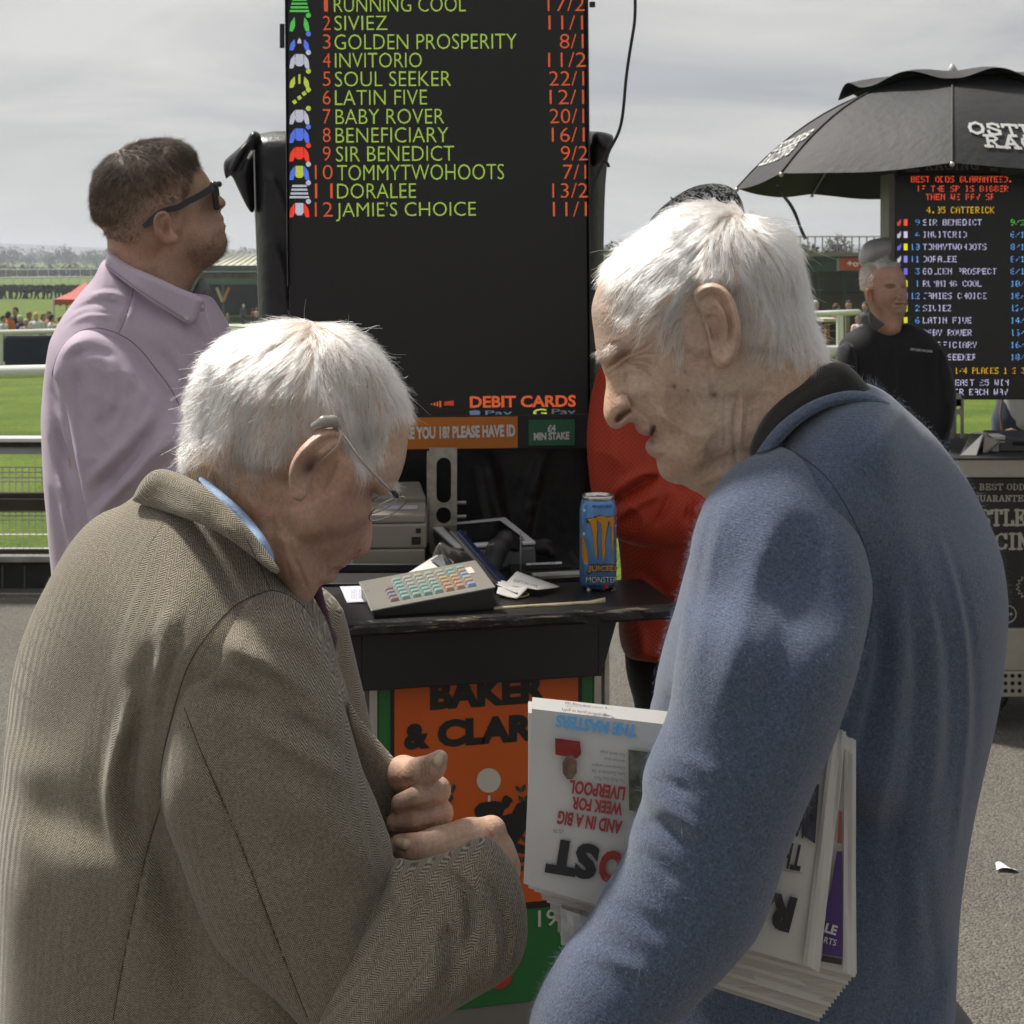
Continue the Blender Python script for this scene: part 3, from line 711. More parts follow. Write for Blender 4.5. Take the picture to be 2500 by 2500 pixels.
def tree(loc, h, blobs, n, size, m, label, seed=1, group=None, twig=False):
    t = empty('tree', loc, label, 'tree', group)
    tr = MB(); r = random.Random(seed); b = Vector(loc)
    tr.tube([b+Vector((0, 0, -.3)), b+Vector((0, 0, h*.3)), b+Vector((h*.02, 0, h*.6)), b+Vector((0, 0, h*.9))], [h*.035, h*.026, h*.016, h*.004], 7)
    tips = []
    for k in range(14 if not twig else 44):
        z = h*(.28+.6*r.random()); an = r.random()*6.28; l = h*(.22+.16*r.random())*(1.1-z/h*.8)
        p0 = b+Vector((0, 0, z)); p1 = p0+Vector((math.cos(an)*l*.5, math.sin(an)*l*.5, l*.35)); p2 = p0+Vector((math.cos(an)*l, math.sin(an)*l, l*.85))
        tr.tube([p0, p1, p2], [h*.006, h*.0035, h*.001], 4); tips.append(p2)
        if twig:
            for q in range(5):
                d = Vector((r.uniform(-1, 1), r.uniform(-1, 1), r.uniform(-.1, 1)))*l*.45; s = p1.lerp(p2, r.random()); tr.tube([s, s+d*.6, s+d], [h*.0015, h*.001, h*.0005], 3)
    tr.build('trunk', bark, t)
    q, f = leaves([(b.x+x*h, b.y+y*h, b.z+z*h, rx*h, ry*h, rz*h) for x, y, z, rx, ry, rz in blobs], n, size, seed)
    link('crown', np_mesh('crown', q, f, False), m, t)
    return t
def tl(px0, px1, y, ztop, n, label, grp, seed, m=leafm):
    r = random.Random(seed)
    for i in range(n):
        px = px0+(px1-px0)*(i+.5+r.uniform(-.35, .35))/n; h = ztop*r.uniform(.7, 1.15); g = ground_z(y)
        p = P(px, 640, y)
        tree((p.x, y+r.uniform(-8, 8), g), h, [(0, 0, .55, .42, .42, .45), (.2, 0, .4, .3, .3, .35), (-.2, 0, .42, .3, .3, .35)], 420, h*.05, m, label, seed*50+i, grp)
tl(-60, 700, 640, 9.5, 26, 'dark tree in the far hedgerow line beyond the racecourse fields', 'trees of the far tree line', 1)
tl(1440, 1560, 560, 5.5, 4, 'small dark tree on the skyline right of the odds board', 'skyline trees beside the odds board', 2)
tl(1960, 2500, 430, 8, 16, 'greyish tree on the skyline above the betting hall roof', 'skyline trees above the betting hall', 3, leafp)
# a band of woodland and hedge too far away to count
r_ = []
for i in range(110):
    px = -150+i*28; y = 900+60*math.sin(i*1.7); p = P(px, 640, y); g = ground_z(y)
    r_.append((p.x, y, g+2, 12, 10, 5.5+2.5*math.sin(i*.9)+1.5*math.sin(i*2.3)))
q, f = leaves(r_, 9000, 1.6, 5); tag(link('far_woodland', np_mesh('far_woodland', q, f, False), leafm), kind='stuff', label='band of far woodland along the horizon')
r_ = []
for i in range(90):
    px = -120+i*12; y = 360; p = P(px, 640, y); r_.append((p.x, y, ground_z(y)+1.3, 2.4, 2, 1.7+.5*math.sin(i*1.3)))
q, f = leaves(r_, 7000, .5, 6); tag(link('field_hedge', np_mesh('field_hedge', q, f, False), leafm), kind='stuff', label='low field hedges beyond the far running rails')
# dark course hedge with leggy stems
HYD = 150
hd = empty('course_hedge', P(60, 728, HYD), 'long dark clipped hedge standing on open stems across the course', 'hedge')
r_ = []
for i in range(120):
    p = P(-60+i*6.4, 640, HYD); r_.append((p.x, HYD, ground_z(HYD)+1.12, .5, .8, .36+.03*math.sin(i)))
q, f = leaves(r_, 16000, .13, 7); link('foliage', np_mesh('foliage', q, f, False), mat('hedge_leaf', (.02, .03, .012), .9, noise=(2, .5)), hd)
mb = MB(); rr = random.Random(3)
for i in range(95):
    p = P(-60+i*8.1+rr.uniform(-3, 3), 640, HYD); g = ground_z(HYD); mb.tube([(p.x, HYD, g), (p.x+rr.uniform(-.2, .2), HYD, g+.5), (p.x+rr.uniform(-.3, .3), HYD, g+.95)], [.06+.10*rr.random(), .12, .25], 5)
tag(mb.build('stem', mat('hedge_stem', (.025, .03, .015), .9), hd), kind='stuff')
# --- white running rails
white = mat('white_rail_plastic', (.78, .78, .74), .45, noise=(4, .08))
whitef = mat('far_rail_white', (.55, .57, .5), .5)
def rail(a, b, h, r, n, label, m=white, posts=True, pr=None):
    a = Vector(a); b = Vector(b); t = empty('running_rail', a, label, 'rail', None)
    mb = MB(); mb.tube([a, a.lerp(b, .5), b], r, 10); mb.build('rail_tube', m, t, True)
    if posts:
        for i in range(n):
            p = a.lerp(b, (i+.5)/n); mb = MB(); mb.tube([p, Vector((p.x, p.y, p.z-h))], pr or r*.8, 8); mb.build('post', m, t)
    return t
rail(P(-80, 814, 29.8), P(2100, 762, 41), .9, .055, 18, 'white running rail with posts in front of the navy barrier and far crowd')
rail(P(-80, 911, 10.9), P(2165, 853, 13.6), .9, .05, 6, 'nearer white running rail behind the man in the lilac shirt', posts=False)
rail(P(-50, 679, 230), P(520, 674, 250), 1.15, .13, 26, 'broad far white running rail crossing the grass left of the lilac shirt', whitef, pr=.07)
rail(P(-50, 658, 330), P(520, 655, 330), 1.6, .09, 22, 'thin farthest running rail in front of the field hedges', whitef, pr=.06)
nb = empty('crowd_barrier', P(60, 860, 30.5), 'navy blue cloth covered crowd barrier behind the white rail', 'barrier')
p0, p1 = P(16, 824, 30.6), P(150, 822, 30.6)
mb = MB(); mb.hexa([(p0.x, 30.5, -.55), (p1.x, 30.5, -.55), (p1.x, 30.7, -.55), (p0.x, 30.7, -.55), (p0.x, 30.5, p0.z), (p1.x, 30.5, p0.z), (p1.x, 30.7, p0.z), (p0.x, 30.7, p0.z)])
mb.build('cloth', mat('navy_cloth', (.010, .016, .045), .8, noise=(3, .25)), nb)
mb = MB(); mb.tube([(p0.x, 30.6, p0.z+.02), (p1.x, 30.6, p0.z+.02)], .03); mb.build('top_bar', mat('dark_bar', (.02, .02, .03), .5), nb)
# --- near timber fence with wire mesh and kerb plinth
tim = mat('dark_timber', (.045, .036, .028), .85, noise=(9, .5), bump=(40, .5), stretch=(1, 8, 8))
fy = 7.25
fe = empty('timber_fence', (-2, fy, 0), 'dark timber rail and wire mesh fence on a kerb left of the lilac shirt', 'fence')
def hbar(name, y0, y1, m, dep=.05, dy=0, x0=-6, x1=.2):
    z0 = CH-(y1-HY)*(fy+dy)/FX; z1 = CH-(y0-HY)*(fy+dy)/FX
    mb = MB(); mb.box(((x0+x1)/2, fy+dy+dep/2, (z0+z1)/2), (x1-x0, dep, z1-z0), bev=.006); return mb.build(name, m, fe)
hbar('top_rail', 1069, 1080, white, .09, -.03); hbar('rail_board', 1079, 1092, tim, .04)
hbar('pipe_rail', 1092, 1109, mat('grey_pipe', (.42, .43, .46), .45, noise=(5, .1)), .07, .03)
hbar('rail_board', 1203, 1217, tim, .04, .02); hbar('rail_board', 1218, 1248, tim, .06)
hbar('rail_board', 1341, 1358, tim, .04, .03)
hbar('kerb_top', 1358, 1374, mat('kerb_concrete', (.30, .29, .26), .85, noise=(12, .25)), .12, -.03)
hbar('kerb_face', 1374, 1441, mat('kerb_dark', (.022, .021, .019), .9, noise=(15, .4)), .1)
for px in (6, 60, 150, 260, 380):
    p = P(px, 640, fy-.006); mb = MB(); mb.box((p.x, fy-.004, .06), (.006, .008, .11)); mb.build('kerb_joint', mat('joint', (.12, .12, .11), .9), fe)
wm = MB(); wire = mat('galvanised_wire', (.62, .62, .58), .5, .2)
def zz(y): return CH-(y-HY)*fy/FX
for y in (1143, 1155, 1168, 1178, 1252, 1262, 1272, 1308, 1342): wm.tube([(-5, fy+.03, zz(y)), (.2, fy+.03, zz(y))], .0034, 4)
for i in range(150): x = -4.6+i*.033; wm.tube([(x, fy+.035, zz(1141)), (x, fy+.035, zz(1205))], .0024, 4); wm.tube([(x, fy+.035, zz(1250)), (x, fy+.035, zz(1345))], .0024, 4)
tag(wm.build('wire_mesh', wire, fe), kind='stuff')
for x in (-5.2, -3.4, -.6): mb = MB(); mb.box((x, fy+.08, .42), (.1, .08, .9)); mb.build('fence_post', tim, fe)
# --- red gazebo
gz = empty('gazebo', P(190, 770, 58), 'red pop-up gazebo behind the shoulder of the lilac shirt', 'gazebo')
red = mat('gazebo_red', (.42, .075, .045), .7, noise=(2, .2)); gy = 58
def gpt(px, py, y): return P(px, py, y)
a, b, c, d = gpt(131, 731, 56), gpt(262, 731, 56), gpt(290, 728, 60), gpt(162, 728, 60); ap = gpt(208, 688, 58)
mb = MB(); k = .55
def ml(p, q, t, s): r = p.lerp(q, t); r.z -= s; return r
for u, v in ((a, b), (b, c), (c, d), (d, a)):
    n = 6
    for i in range(n):
        u0 = u.lerp(v, i/n); u1 = u.lerp(v, (i+1)/n)
        m0 = ml(u0, ap, .5, .09); m1 = ml(u1, ap, .5, .09)
        mb.add([u0, u1, m1, m0], [(0, 1, 2, 3)]); mb.add([m0, m1, ap], [(0, 1, 2)])
mb.build('canopy', red, gz, True)
mb = MB()
for u, v in ((a, b), (b, c), (c, d), (d, a)):
    n = 8
    for i in range(n):
        u0 = u.lerp(v, i/n); u1 = u.lerp(v, (i+1)/n); um = u0.lerp(u1, .5); dz = Vector((0, 0, -.26))
        mb.add([u0, um, u1, u1+dz, um+dz+Vector((0, 0, .07)), u0+dz], [(0, 1, 4, 5), (1, 2, 3, 4)])
mb.build('valance', red, gz)
for u in (a, b, c, d): mb = MB(); mb.tube([u, (u.x, u.y, ground_z(u.y))], .045, 6); mb.build('leg', whitef, gz)
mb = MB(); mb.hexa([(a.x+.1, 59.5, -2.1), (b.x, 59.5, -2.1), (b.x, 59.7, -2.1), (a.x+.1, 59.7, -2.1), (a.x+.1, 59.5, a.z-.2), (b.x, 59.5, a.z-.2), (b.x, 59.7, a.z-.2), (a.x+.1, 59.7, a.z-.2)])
mb.build('rear_wall', mat('gazebo_shadow_cloth', (.05, .012, .012), .9), gz)  # darker copy of the red cloth, shade under the canopy put into its colour
# --- far little people (one body sculpt, shared)
skinf = mat('skin_far', (.42, .26, .19), .6)
def hairm(c): return mat('hair_far', c, .8)
_mp = {}
def mini(x, y, z, hgt, label, group, top, hair, legs=(.03, .035, .05), arms=None):
    if not _mp:
        for nm, pr in {'body': [((0, 0, 1.6), (0, 0, 1.66), .085, .09), ((0, 0, 1.40), (0, 0, 1.55), .05, .055), ((-.17, 0, 1.38), (.17, 0, 1.38), .06, .06), ((-.2, 0, 1.35), (-.24, -.03, 1.08), .045, .04), ((-.24, -.03, 1.08), (-.2, -.16, .88), .038, .032), ((.2, 0, 1.35), (.24, -.03, 1.08), .045, .04), ((.24, -.03, 1.08), (.2, -.16, .88), .038, .032), ((0, 0, 1.3), (0, 0, 1.0), .12, .11), ((-.08, 0, .9), (-.09, 0, .1), .08, .05), ((.08, 0, .9), (.09, 0, .1), .08, .05)],
                       'top': [((-.16, 0, 1.40), (.16, 0, 1.40), .075, .075), ((0, 0, 1.32), (0, 0, .98), .165, .15), ((-.2, 0, 1.37), (-.25, -.02, 1.08), .065, .055), ((.2, 0, 1.37), (.25, -.02, 1.08), .065, .055)],
                       'hair': [((0, .02, 1.68), (0, .02, 1.70), .098, .092), ((0, .05, 1.60), (0, .04, 1.66), .075, .085)],
                       'trousers': [((-.08, 0, .95), (.08, 0, .95), .12, .12), ((-.09, 0, .9), (-.1, 0, .08), .095, .065), ((.09, 0, .9), (.1, 0, .08), .095, .065)]}.items():
            V, Q = sdf_mesh(pr, .026, .03); _mp[nm] = np_mesh('mini_'+nm, V, Q)
            _mp[nm].materials.append(skinf)
    s = hgt/1.78
    t = empty('person', (x, y, z), label, 'person', group)
    for nm, m in (('body', skinf), ('top', mat('mini_top', top, .85)), ('hair', hairm(hair)), ('trousers', mat('mini_legs', legs, .9))):
        o = bpy.data.objects.new(nm, _mp[nm]); COL.objects.link(o); o.parent = t; o.location = (0, 0, 0); o.scale = (s, s, s); o.rotation_euler = (0, 0, (x*37+y) % 6.28)
        o.material_slots[0].link = 'OBJECT'; o.material_slots[0].material = m
    return t
W_, K_, NV = (.7, .7, .7), (.015, .015, .02), (.03, .04, .09)
for px, py, y, topc, hairc, lab in (
    (-6, 775, 47, (.1, .09, .08), (.05, .03, .02), 'person in a brown top at the left end of the far crowd'),
    (9, 776, 46, W_, (.06, .04, .03), 'person in a white shirt with dark hair in the far crowd'),
    (21, 766, 49, (.6, .16, .02), (.02, .015, .01), 'dark haired person in an orange top in the far crowd'),
    (37, 756, 51, K_, (.015, .012, .01), 'tall person dressed in black standing above the far crowd'),
    (50, 775, 46, NV, (.55, .5, .42), 'grey haired person in navy in the far crowd'),
    (63, 785, 44, (.45, .36, .3), (.5, .42, .33), 'fair haired child low in the far crowd'),
    (72, 766, 48, (.12, .11, .06), (.22, .16, .08), 'person with long light brown hair in an olive top in the far crowd'),
    (88, 769, 47, W_, (.6, .42, .15), 'blond person in a white top in the far crowd'),
    (107, 771, 48, (.5, .45, .42), (.2, .13, .07), 'brown haired person in a pale top in the far crowd'),
    (119, 766, 51, (.5, .18, .1), (.04, .03, .02), 'person in a rust top behind the far crowd'),
    (127, 773, 46, W_, (.03, .02, .02), 'person with a black ponytail in a white top in the far crowd'),
    (146, 778, 45, (.5, .42, .2), (.2, .14, .08), 'person in a yellowish top beside the lilac sleeve')):
    zt = CH-(py-6-HY)*y/FX; g = ground_z(y); mini(P(px, 640, y).x, y, g, max(1.15, zt-g), lab, 'people in the far crowd', topc, hairc)
for px, py, y, topc, hairc, lab in (
    (1992, 733, 42, NV, (.5, .47, .42), 'grey haired person in navy standing before the betting hall'),
    (2043, 741, 43, (.3, .08, .05), (.1, .05, .03), 'brown haired person in a reddish top before the betting hall'),
    (2072, 733, 46, K_, (.02, .015, .01), 'dark haired person in black before the betting hall'),
    (2112, 737, 44, (.06, .06, .08), (.05, .04, .03), 'person in dark clothes right of the group before the betting hall'),
    (2094, 772, 38, (.75, .6, .6), (.2, .12, .08), 'seated person in a white top with orange flowers behind the white rail')):
    zt = CH-(py-HY)*y/FX; g = ground_z(y); mini(P(px, 640, y).x, y, g, max(1.1, zt-g), lab, 'people before the betting hall', topc, hairc)
for px, py, y, topc, hairc, lab in (
    (594, 743, 84, (.04, .05, .07), (.5, .45, .4), 'fair haired person in dark clothes inside the open shelter'),
    (627, 752, 86, (.5, .4, .33), (.2, .14, .1), 'person in a pale top at the edge of the open shelter'),
    (556, 782, 80, (.2, .18, .16), (.5, .4, .25), 'person bending low in the open shelter'),
    (618, 762, 88, (.35, .05, .04), (.1, .06, .04), 'person in a red top inside the open shelter')):
    zt = CH-(py-HY)*y/FX; g = -2.2; mini(P(px, 640, y).x, y, g, max(1.0, zt-g), lab, 'people in the open shelter', topc, hairc)
# --- open shelter on the left
sh = empty('open_shelter', P(560, 700, 95), 'low open shelter with green beams and a gravelled roof left of the odds board', 'shelter')
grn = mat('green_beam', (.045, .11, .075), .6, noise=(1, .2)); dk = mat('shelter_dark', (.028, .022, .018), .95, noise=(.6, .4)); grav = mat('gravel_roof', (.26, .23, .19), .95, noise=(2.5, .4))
def pbox(name, px0, px1, py0, py1, y, dep, m, par, z1=None):
    a = P(px0, py0, y); b = P(px1, py1, y); mb = MB(); z0 = b.z if z1 is None else z1
    mb.box(((a.x+b.x)/2, y+dep/2, (a.z+z0)/2), (b.x-a.x, dep, a.z-z0)); return mb.build(name, m, par)
pbox('fascia', 380, 700, 648, 664, 99, .5, grn, sh); pbox('gravel_roof', 380, 720, 668, 680, 93, 5, grav, sh)
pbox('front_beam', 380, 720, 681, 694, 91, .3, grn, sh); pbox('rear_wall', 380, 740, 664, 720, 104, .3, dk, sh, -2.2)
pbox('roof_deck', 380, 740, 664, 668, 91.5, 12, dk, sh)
for px in (400, 472, 544, 640, 720): pbox('post', px-2.5, px+2.5, 690, 700, 91.1, .15, grn, sh, -2.2)
for px in (544,):
    for s, c in ((-1, (.55, .42, .2)), (1, (.5, .2, .04))):
        a = P(px+s*1, 737, 90.9); b = P(px+s*15, 702, 90.9); mb = MB(); mb.tube([a, b], .09, 6); mb.build('brace', mat('brace', c, .7), sh)
bl = empty('white_barn', P(600, 640, 140), 'pale barn with a yellowish translucent roof behind the open shelter', 'barn')
bmw = mat('barn_wall', (.42, .44, .44), .8); bmr = mat('barn_roof', (.5, .47, .33), .6, noise=(.3, .15))
a, b, c, d = P(478, 649, 138), P(760, 649, 138), P(760, 618, 150), P(556, 618, 150)
mb = MB(); mb.slab([a, b, c, d], (0, 0, -.15)); mb.build('roof', bmr, bl)
for i in range(16):
    t = i/16; p = a.lerp(b, t); q = d.lerp(c, t); mb = MB(); mb.tube([p, q+Vector((0, 0, .15))], .09, 4); mb.build('roof_rib', bmw, bl)
mb = MB(); mb.hexa([(a.x-3, 139, -2.3), (b.x, 139, -2.3), (b.x, 150, -2.3), (a.x-3, 150, -2.3), (a.x-3, 139, a.z-.05), (b.x, 139, a.z-.05), (b.x, 150, a.z-.1), (a.x-3, 150, a.z-.1)]); mb.build('wall', bmw, bl)
# --- cabin right of the board
cb = empty('white_cabin', P(1490, 640, 60), 'white cabin with lettering seen between the odds board and the white haired man', 'cabin')
cw = mat('cabin_white', (.6, .61, .62), .7); pbox('wall', 1452, 1560, 616, 640, 60, 3, cw, cb, -2.1); pbox('roof', 1446, 1566, 611, 616, 59.8, 3.4, mat('cabin_roof', (.1, .1, .11), .7), cb)
cp = Plane(P(1460, 640, 59.97), (1, 0, 0), (0, 0, 1)); text_on('lettering', cp, 'CO', 1478, 1506, 626, 642, mat('cabin_letters', (.1, .1, .1), .7), cb, .02)
# --- betting hall
bh = empty('betting_hall', P(2080, 700, 55), 'dark green betting hall with a red sign behind the man in black', 'building')
gcl = mat('green_cladding', (.035, .062, .045), .75, noise=(.8, .2)); pbox('wall', 1900, 2480, 664, 700, 57, 1, mat('olive_wall', (.085, .075, .05), .85, noise=(.5, .25)), bh, -2.1)
for i in range(9): pbox('cladding_board', 1895, 2490, 626+i*4.2, 626+i*4.2+3.9, 55-.03*(i % 2), .3, gcl, bh)
pbox('roof_deck', 1890, 2495, 616, 626, 54.6, 9, mat('roof_edge', (.22, .2, .15), .9, noise=(1.2, .3)), bh)
for px in (1925, 2003, 2062, 2125, 2200): pbox('column', px-3.2, px+3.2, 662, 700, 55.2, .3, mat('column_green', (.012, .03, .022), .6), bh, -2.1)
for px in (1960,): pbox('wall_band', 1900, 2480, 713, 716, 56.9, .2, mat('band', (.03, .03, .02), .9), bh)
for i in range(28):
    x = P(1900+i*18, 640, 60).x; mb = MB(); mb.tube([(x, 60, 2.05), (x, 60, 2.75)], .03, 4); mb.build('roof_rail_post', mat('rr', (.25, .24, .2), .8), bh)
mb = MB(); mb.tube([(P(1890, 640, 60).x, 60, 2.72), (P(2500, 640, 60).x, 60, 2.72)], .03, 4); mb.build('roof_rail', mat('rr', (.25, .24, .2), .8), bh)
sgp = Plane(P(2050, 640, 54.7), (1, 0, 0), (0, 0, 1)); pbox('sign', 2050, 2128, 629, 660, 54.75, .15, mat('sign_red', (.52, .07, .035), .6), bh)
pbox('sign_edge', 2044, 2050, 630, 661, 54.8, .15, mat('sign_edge', (.3, .34, .36), .6), bh)
text_on('sign_lettering', sgp, '+o+e', 2067, 2122, 637, 651, mat('sign_white', (.75, .72, .7), .6), bh, .03, .06)
# wooden posts, tables behind the rail
wt = mat('weathered_wood', (.2, .17, .12), .9, noise=(6, .3))
tb = empty('wooden_bin', P(2035, 800, 24), 'tall wooden bin with a pale lid behind the white rail', 'bin')
pbox('side_panel', 2018, 2046, 786, 838, 24, .4, mat('bin_dark', (.05, .04, .03), .9), tb); pbox('edge_board', 2016, 2026, 788, 842, 23.9, .1, mat('bin_edge', (.25, .12, .05), .9), tb); pbox('lid', 2010, 2046, 778, 786, 23.8, .6, mat('bin_lid', (.5, .46, .36), .8), tb)
for px, lab in ((2048, 'left of two weathered upright timber posts by the white rail'), (2070, 'right of two weathered upright timber posts by the white rail')):
    t = empty('timber_post', P(px, 850, 23), lab, 'post', None); pbox('post', px-5, px+5, 768, 843, 23, .06, wt, t)
wr = rail(P(1900, 770, 21), P(2097, 762, 21), .62, .042, 2, 'short white rail with a capped end beside the wooden bin')
for px, py, lab in ((1990, 815, 'pale picnic table nearer the white haired man'),):
    t = empty('picnic_table', P(px, py, 30), lab, 'table'); pbox('tabletop', 1950, 2015, 800, 806, 30, .8, wt, t); pbox('bench', 1940, 2018, 822, 827, 29, .3, wt, t)
    for q in (1965, 2005): pbox('leg', q-3, q+3, 806, 850, 30.2, .1, wt, t)
# tree top behind the umbrella
tree((P(2530, 640, 44).x, 44, -1.4), 9.0, [(0, 0, .7, .22, .2, .24), (-.06, 0, .84, .16, .12, .13), (.05, 0, .92, .12, .1, .08)], 9000, .06, mat('bud_leaf', (.13, .12, .06), .9, noise=(1, .4)), 'thinly budding tall tree behind the black umbrella', 9, twig=True)
tree((P(1512, 640, 90).x, 90, -2.2), 5.75, [(0, 0, .72, .2, .2, .2), (.1, 0, .6, .16, .16, .15)], 1500, .12, leafm, 'round dark tree right beside the odds board', 12)
tree((P(1968, 640, 80).x, 80, -2.2), 5.3, [(0, 0, .72, .24, .2, .22), (-.15, 0, .6, .2, .2, .2)], 1600, .12, mat('leaf_olive', (.05, .065, .03), .9, noise=(1, .4)), 'bushy olive tree above the left end of the betting hall', 13)
tree((P(2046, 640, 120).x, 120, -2.2), 6.3, [(0, 0, .78, .2, .2, .2)], 500, .12, leafp, 'bare round-topped tree above the red sign', 14, twig=True)
# litter on the tarmac
q = onz(2455, 2122, .004); mb = MB(); n = 6; v = []; f = []
for i in range(n+1):
    t = i/n; v += [q+Vector((-.028+.056*t, -.012+.004*math.sin(t*6), .003+.006*math.sin(t*3.1))), q+Vector((-.02+.05*t, .022+.006*math.sin(t*5), .002+.008*math.sin(t*4+1)))]
for i in range(n): f.append((2*i, 2*i+2, 2*i+3, 2*i+1))
o = mesh('paper_scrap', v, f, mat('scrap_paper', (.8, .8, .78), .8)); o.modifiers.new('s', 'SOLIDIFY').thickness = .0004
tag(o, 'small torn white paper scrap lying on the tarmac at the right', 'paper')
# ================================================================== THE ODDS BOARD
blk = mat('black_powder_coat', (.012, .012, .013), .5, noise=(20, .2))
alu = mat('aluminium', (.48, .47, .44), .42, .75, noise=(25, .12), bump=(80, .15, .0005))
BY = 2.9
BP = Plane(P(1072, 640, BY), (math.cos(math.radians(1.5)), math.sin(math.radians(1.5)), .009), (-.012, 0, 1))
def led_mat(name, col, strength, pitch=.00232):
    m = bpy.data.materials.new(name); m.use_nodes = True; nt = m.node_tree; N = nt.nodes; L = nt.links
    b = N['Principled BSDF']; b.inputs['Base Color'].default_value = (.01, .01, .01, 1); b.inputs['Roughness'].default_value = .6
    ge = N.new('ShaderNodeNewGeometry'); sp = N.new('ShaderNodeSeparateXYZ'); L.new(ge.outputs['Position'], sp.inputs[0])
    a = math_node(N, L, 'PINGPONG', math_node(N, L, 'ADD', sp.outputs[0], 10.0), pitch/2); c = math_node(N, L, 'PINGPONG', math_node(N, L, 'ADD', sp.outputs[2], 10.0), pitch/2)
    a = math_node(N, L, 'DIVIDE', a, pitch/2); c = math_node(N, L, 'DIVIDE', c, pitch/2)
    k = math_node(N, L, 'MULTIPLY', math_node(N, L, 'SMOOTH_MIN', a, 1.0, .1), c)
    k = math_node(N, L, 'MULTIPLY_ADD', k, 1.5, .25)
    st = math_node(N, L, 'MULTIPLY', k, strength)
    b.inputs['Emission Color'].default_value = (*col, 1); L.new(st, b.inputs['Emission Strength'])
    return m
def panel_mat():
    m = mat('led_panel', (.012, .012, .013), .55); nt = m.node_tree; N = nt.nodes; L = nt.links; b = N['Principled BSDF']
    ge = N.new('ShaderNodeNewGeometry'); sp = N.new('ShaderNodeSeparateXYZ'); L.new(ge.outputs['Position'], sp.inputs[0]); p = .0034
    a = math_node(N, L, 'PINGPONG', math_node(N, L, 'ADD', sp.outputs[0], 10.0), p/2); c = math_node(N, L, 'PINGPONG', math_node(N, L, 'ADD', sp.outputs[2], 10.0), p/2)
    k = math_node(N, L, 'MULTIPLY', math_node(N, L, 'DIVIDE', a, p/2), math_node(N, L, 'DIVIDE', c, p/2))
    k = math_node(N, L, 'MULTIPLY_ADD', k, .035, .006)
    cm = N.new('ShaderNodeCombineXYZ'); [L.new(k, cm.inputs[i]) for i in range(3)]; L.new(cm.outputs[0], b.inputs['Base Color'])
    return m
ob = empty('odds_board', BP.pt(0, 0), 'tall black LED odds board listing twelve runners', 'odds board')
def plbox(name, pl, px0, px1, py0, py1, dep, m, par, front=0.0, bev=.002):
    a0, b1 = pl.uv(px0, py0); a1, b0 = pl.uv(px1, py1); mb = MB()
    mb.hexa([pl.pt(a0, b0, front), pl.pt(a1, b0, front), pl.pt(a1, b0, front-dep), pl.pt(a0, b0, front-dep), pl.pt(a0, b1, front), pl.pt(a1, b1, front), pl.pt(a1, b1, front-dep), pl.pt(a0, b1, front-dep)])
    return mb.build(name, m, par, bevel=bev)
plbox('casing', BP, 697, 1439, -260, 1092, .09, blk, ob, -.003)
plbox('led_panel', BP, 709, 1434, -250, 1018, .01, panel_mat(), ob, 0, 0)
plbox('side_trim', BP, 694, 702, -260, 700, .08, mat('grey_trim', (.3, .3, .3), .4, .6), ob, .004)
plbox('lower_frame', BP, 706, 1442, 1018, 1094, .05, blk, ob, .004)
plbox('edge_strip', BP, 1434, 1442, -260, 1092, .07, mat('dark_edge', (.02, .02, .022), .35), ob, .003)
mb = MB(); a = BP.at(702, 60, .0); b = BP.at(702, 118, .0); mb.tube([a+Vector((-.01, -.006, 0)), b+Vector((-.01, -.006, 0))], .005, 8); mb.build('side_latch', blk, ob)
mb = MB(); a = BP.at(1441, 6, .0); b = BP.at(1441, 18, .0); mb.tube([a+Vector((.004, -.004, 0)), b+Vector((.004, -.004, 0))], .006, 8); mb.build('side_latch', blk, ob)
LY = led_mat('led_lime', (.47, .68, .10), .85); LO = led_mat('led_orange', (.82, .13, .035), .85)
names = ['RUNNING COOL', 'SIVIEZ', 'GOLDEN PROSPERITY', 'INVITORIO', 'SOUL SEEKER', 'LATIN FIVE', 'BABY ROVER', 'BENEFICIARY', 'SIR BENEDICT', 'TOMMYTWOHOOTS', 'DORALEE', "JAMIE'S CHOICE"]
nx = [(630, 879), (631, 731), (631, 975), (632, 796), (632, 851), (632, 806), (633, 838), (633, 846), (634, 857), (636, 951), (636, 785), (634, 898)]
odds = ['17/2', '11/1', '8/1', '11/2', '22/1', '12/1', '20/1', '16/1', '9/2', '7/1', '13/2', '11/1']
ox = [(1033, 1103), (1035, 1100), (1056, 1101), (1034, 1106), (1036, 1102), (1037, 1102), (1037, 1102), (1041, 1103), (1058, 1109), (1062, 1106), (1042, 1109), (1043, 1107)]
D = 1.294
for i in range(12):
    yc = (43+35.1*(i-1))*D; h = 17.5
    yl = yc+(.5 if i < 6 else 1.5)
    text_on('runner_name', BP, names[i], nx[i][0]*D, nx[i][1]*D, yl-h, yl+h, LY, ob, -.010)
    n = str(i+1); w = (594, 628) if i > 8 else (609, 624)
    if n == '1': w = (611, 619)
    text_on('runner_number', BP, n, w[0]*D, w[1]*D, yl-h, yl+h, LO, ob, -.010)
    text_on('odds_figures', BP, odds[i], ox[i][0]*D, ox[i][1]*D, yl-h-1, yl+h-1, LO, ob, -.010)
sil = {1: ('g', 'g', 'stripe'), 2: ('g', 'g', 'arms'), 3: ('b', 'b', 'arms'), 4: ('w', 'w', 'full'), 5: ('y', 'y', 'arms'), 6: ('y', 'y', 'sash'), 7: ('w', 'y', 'full'), 8: ('b', 'b', 'full'), 9: ('r', 'r', 'full'), 10: ('b', 'w', 'bodyy'), 11: ('w', 'w', 'stripe'), 12: ('b', 'w', 'rarms')}
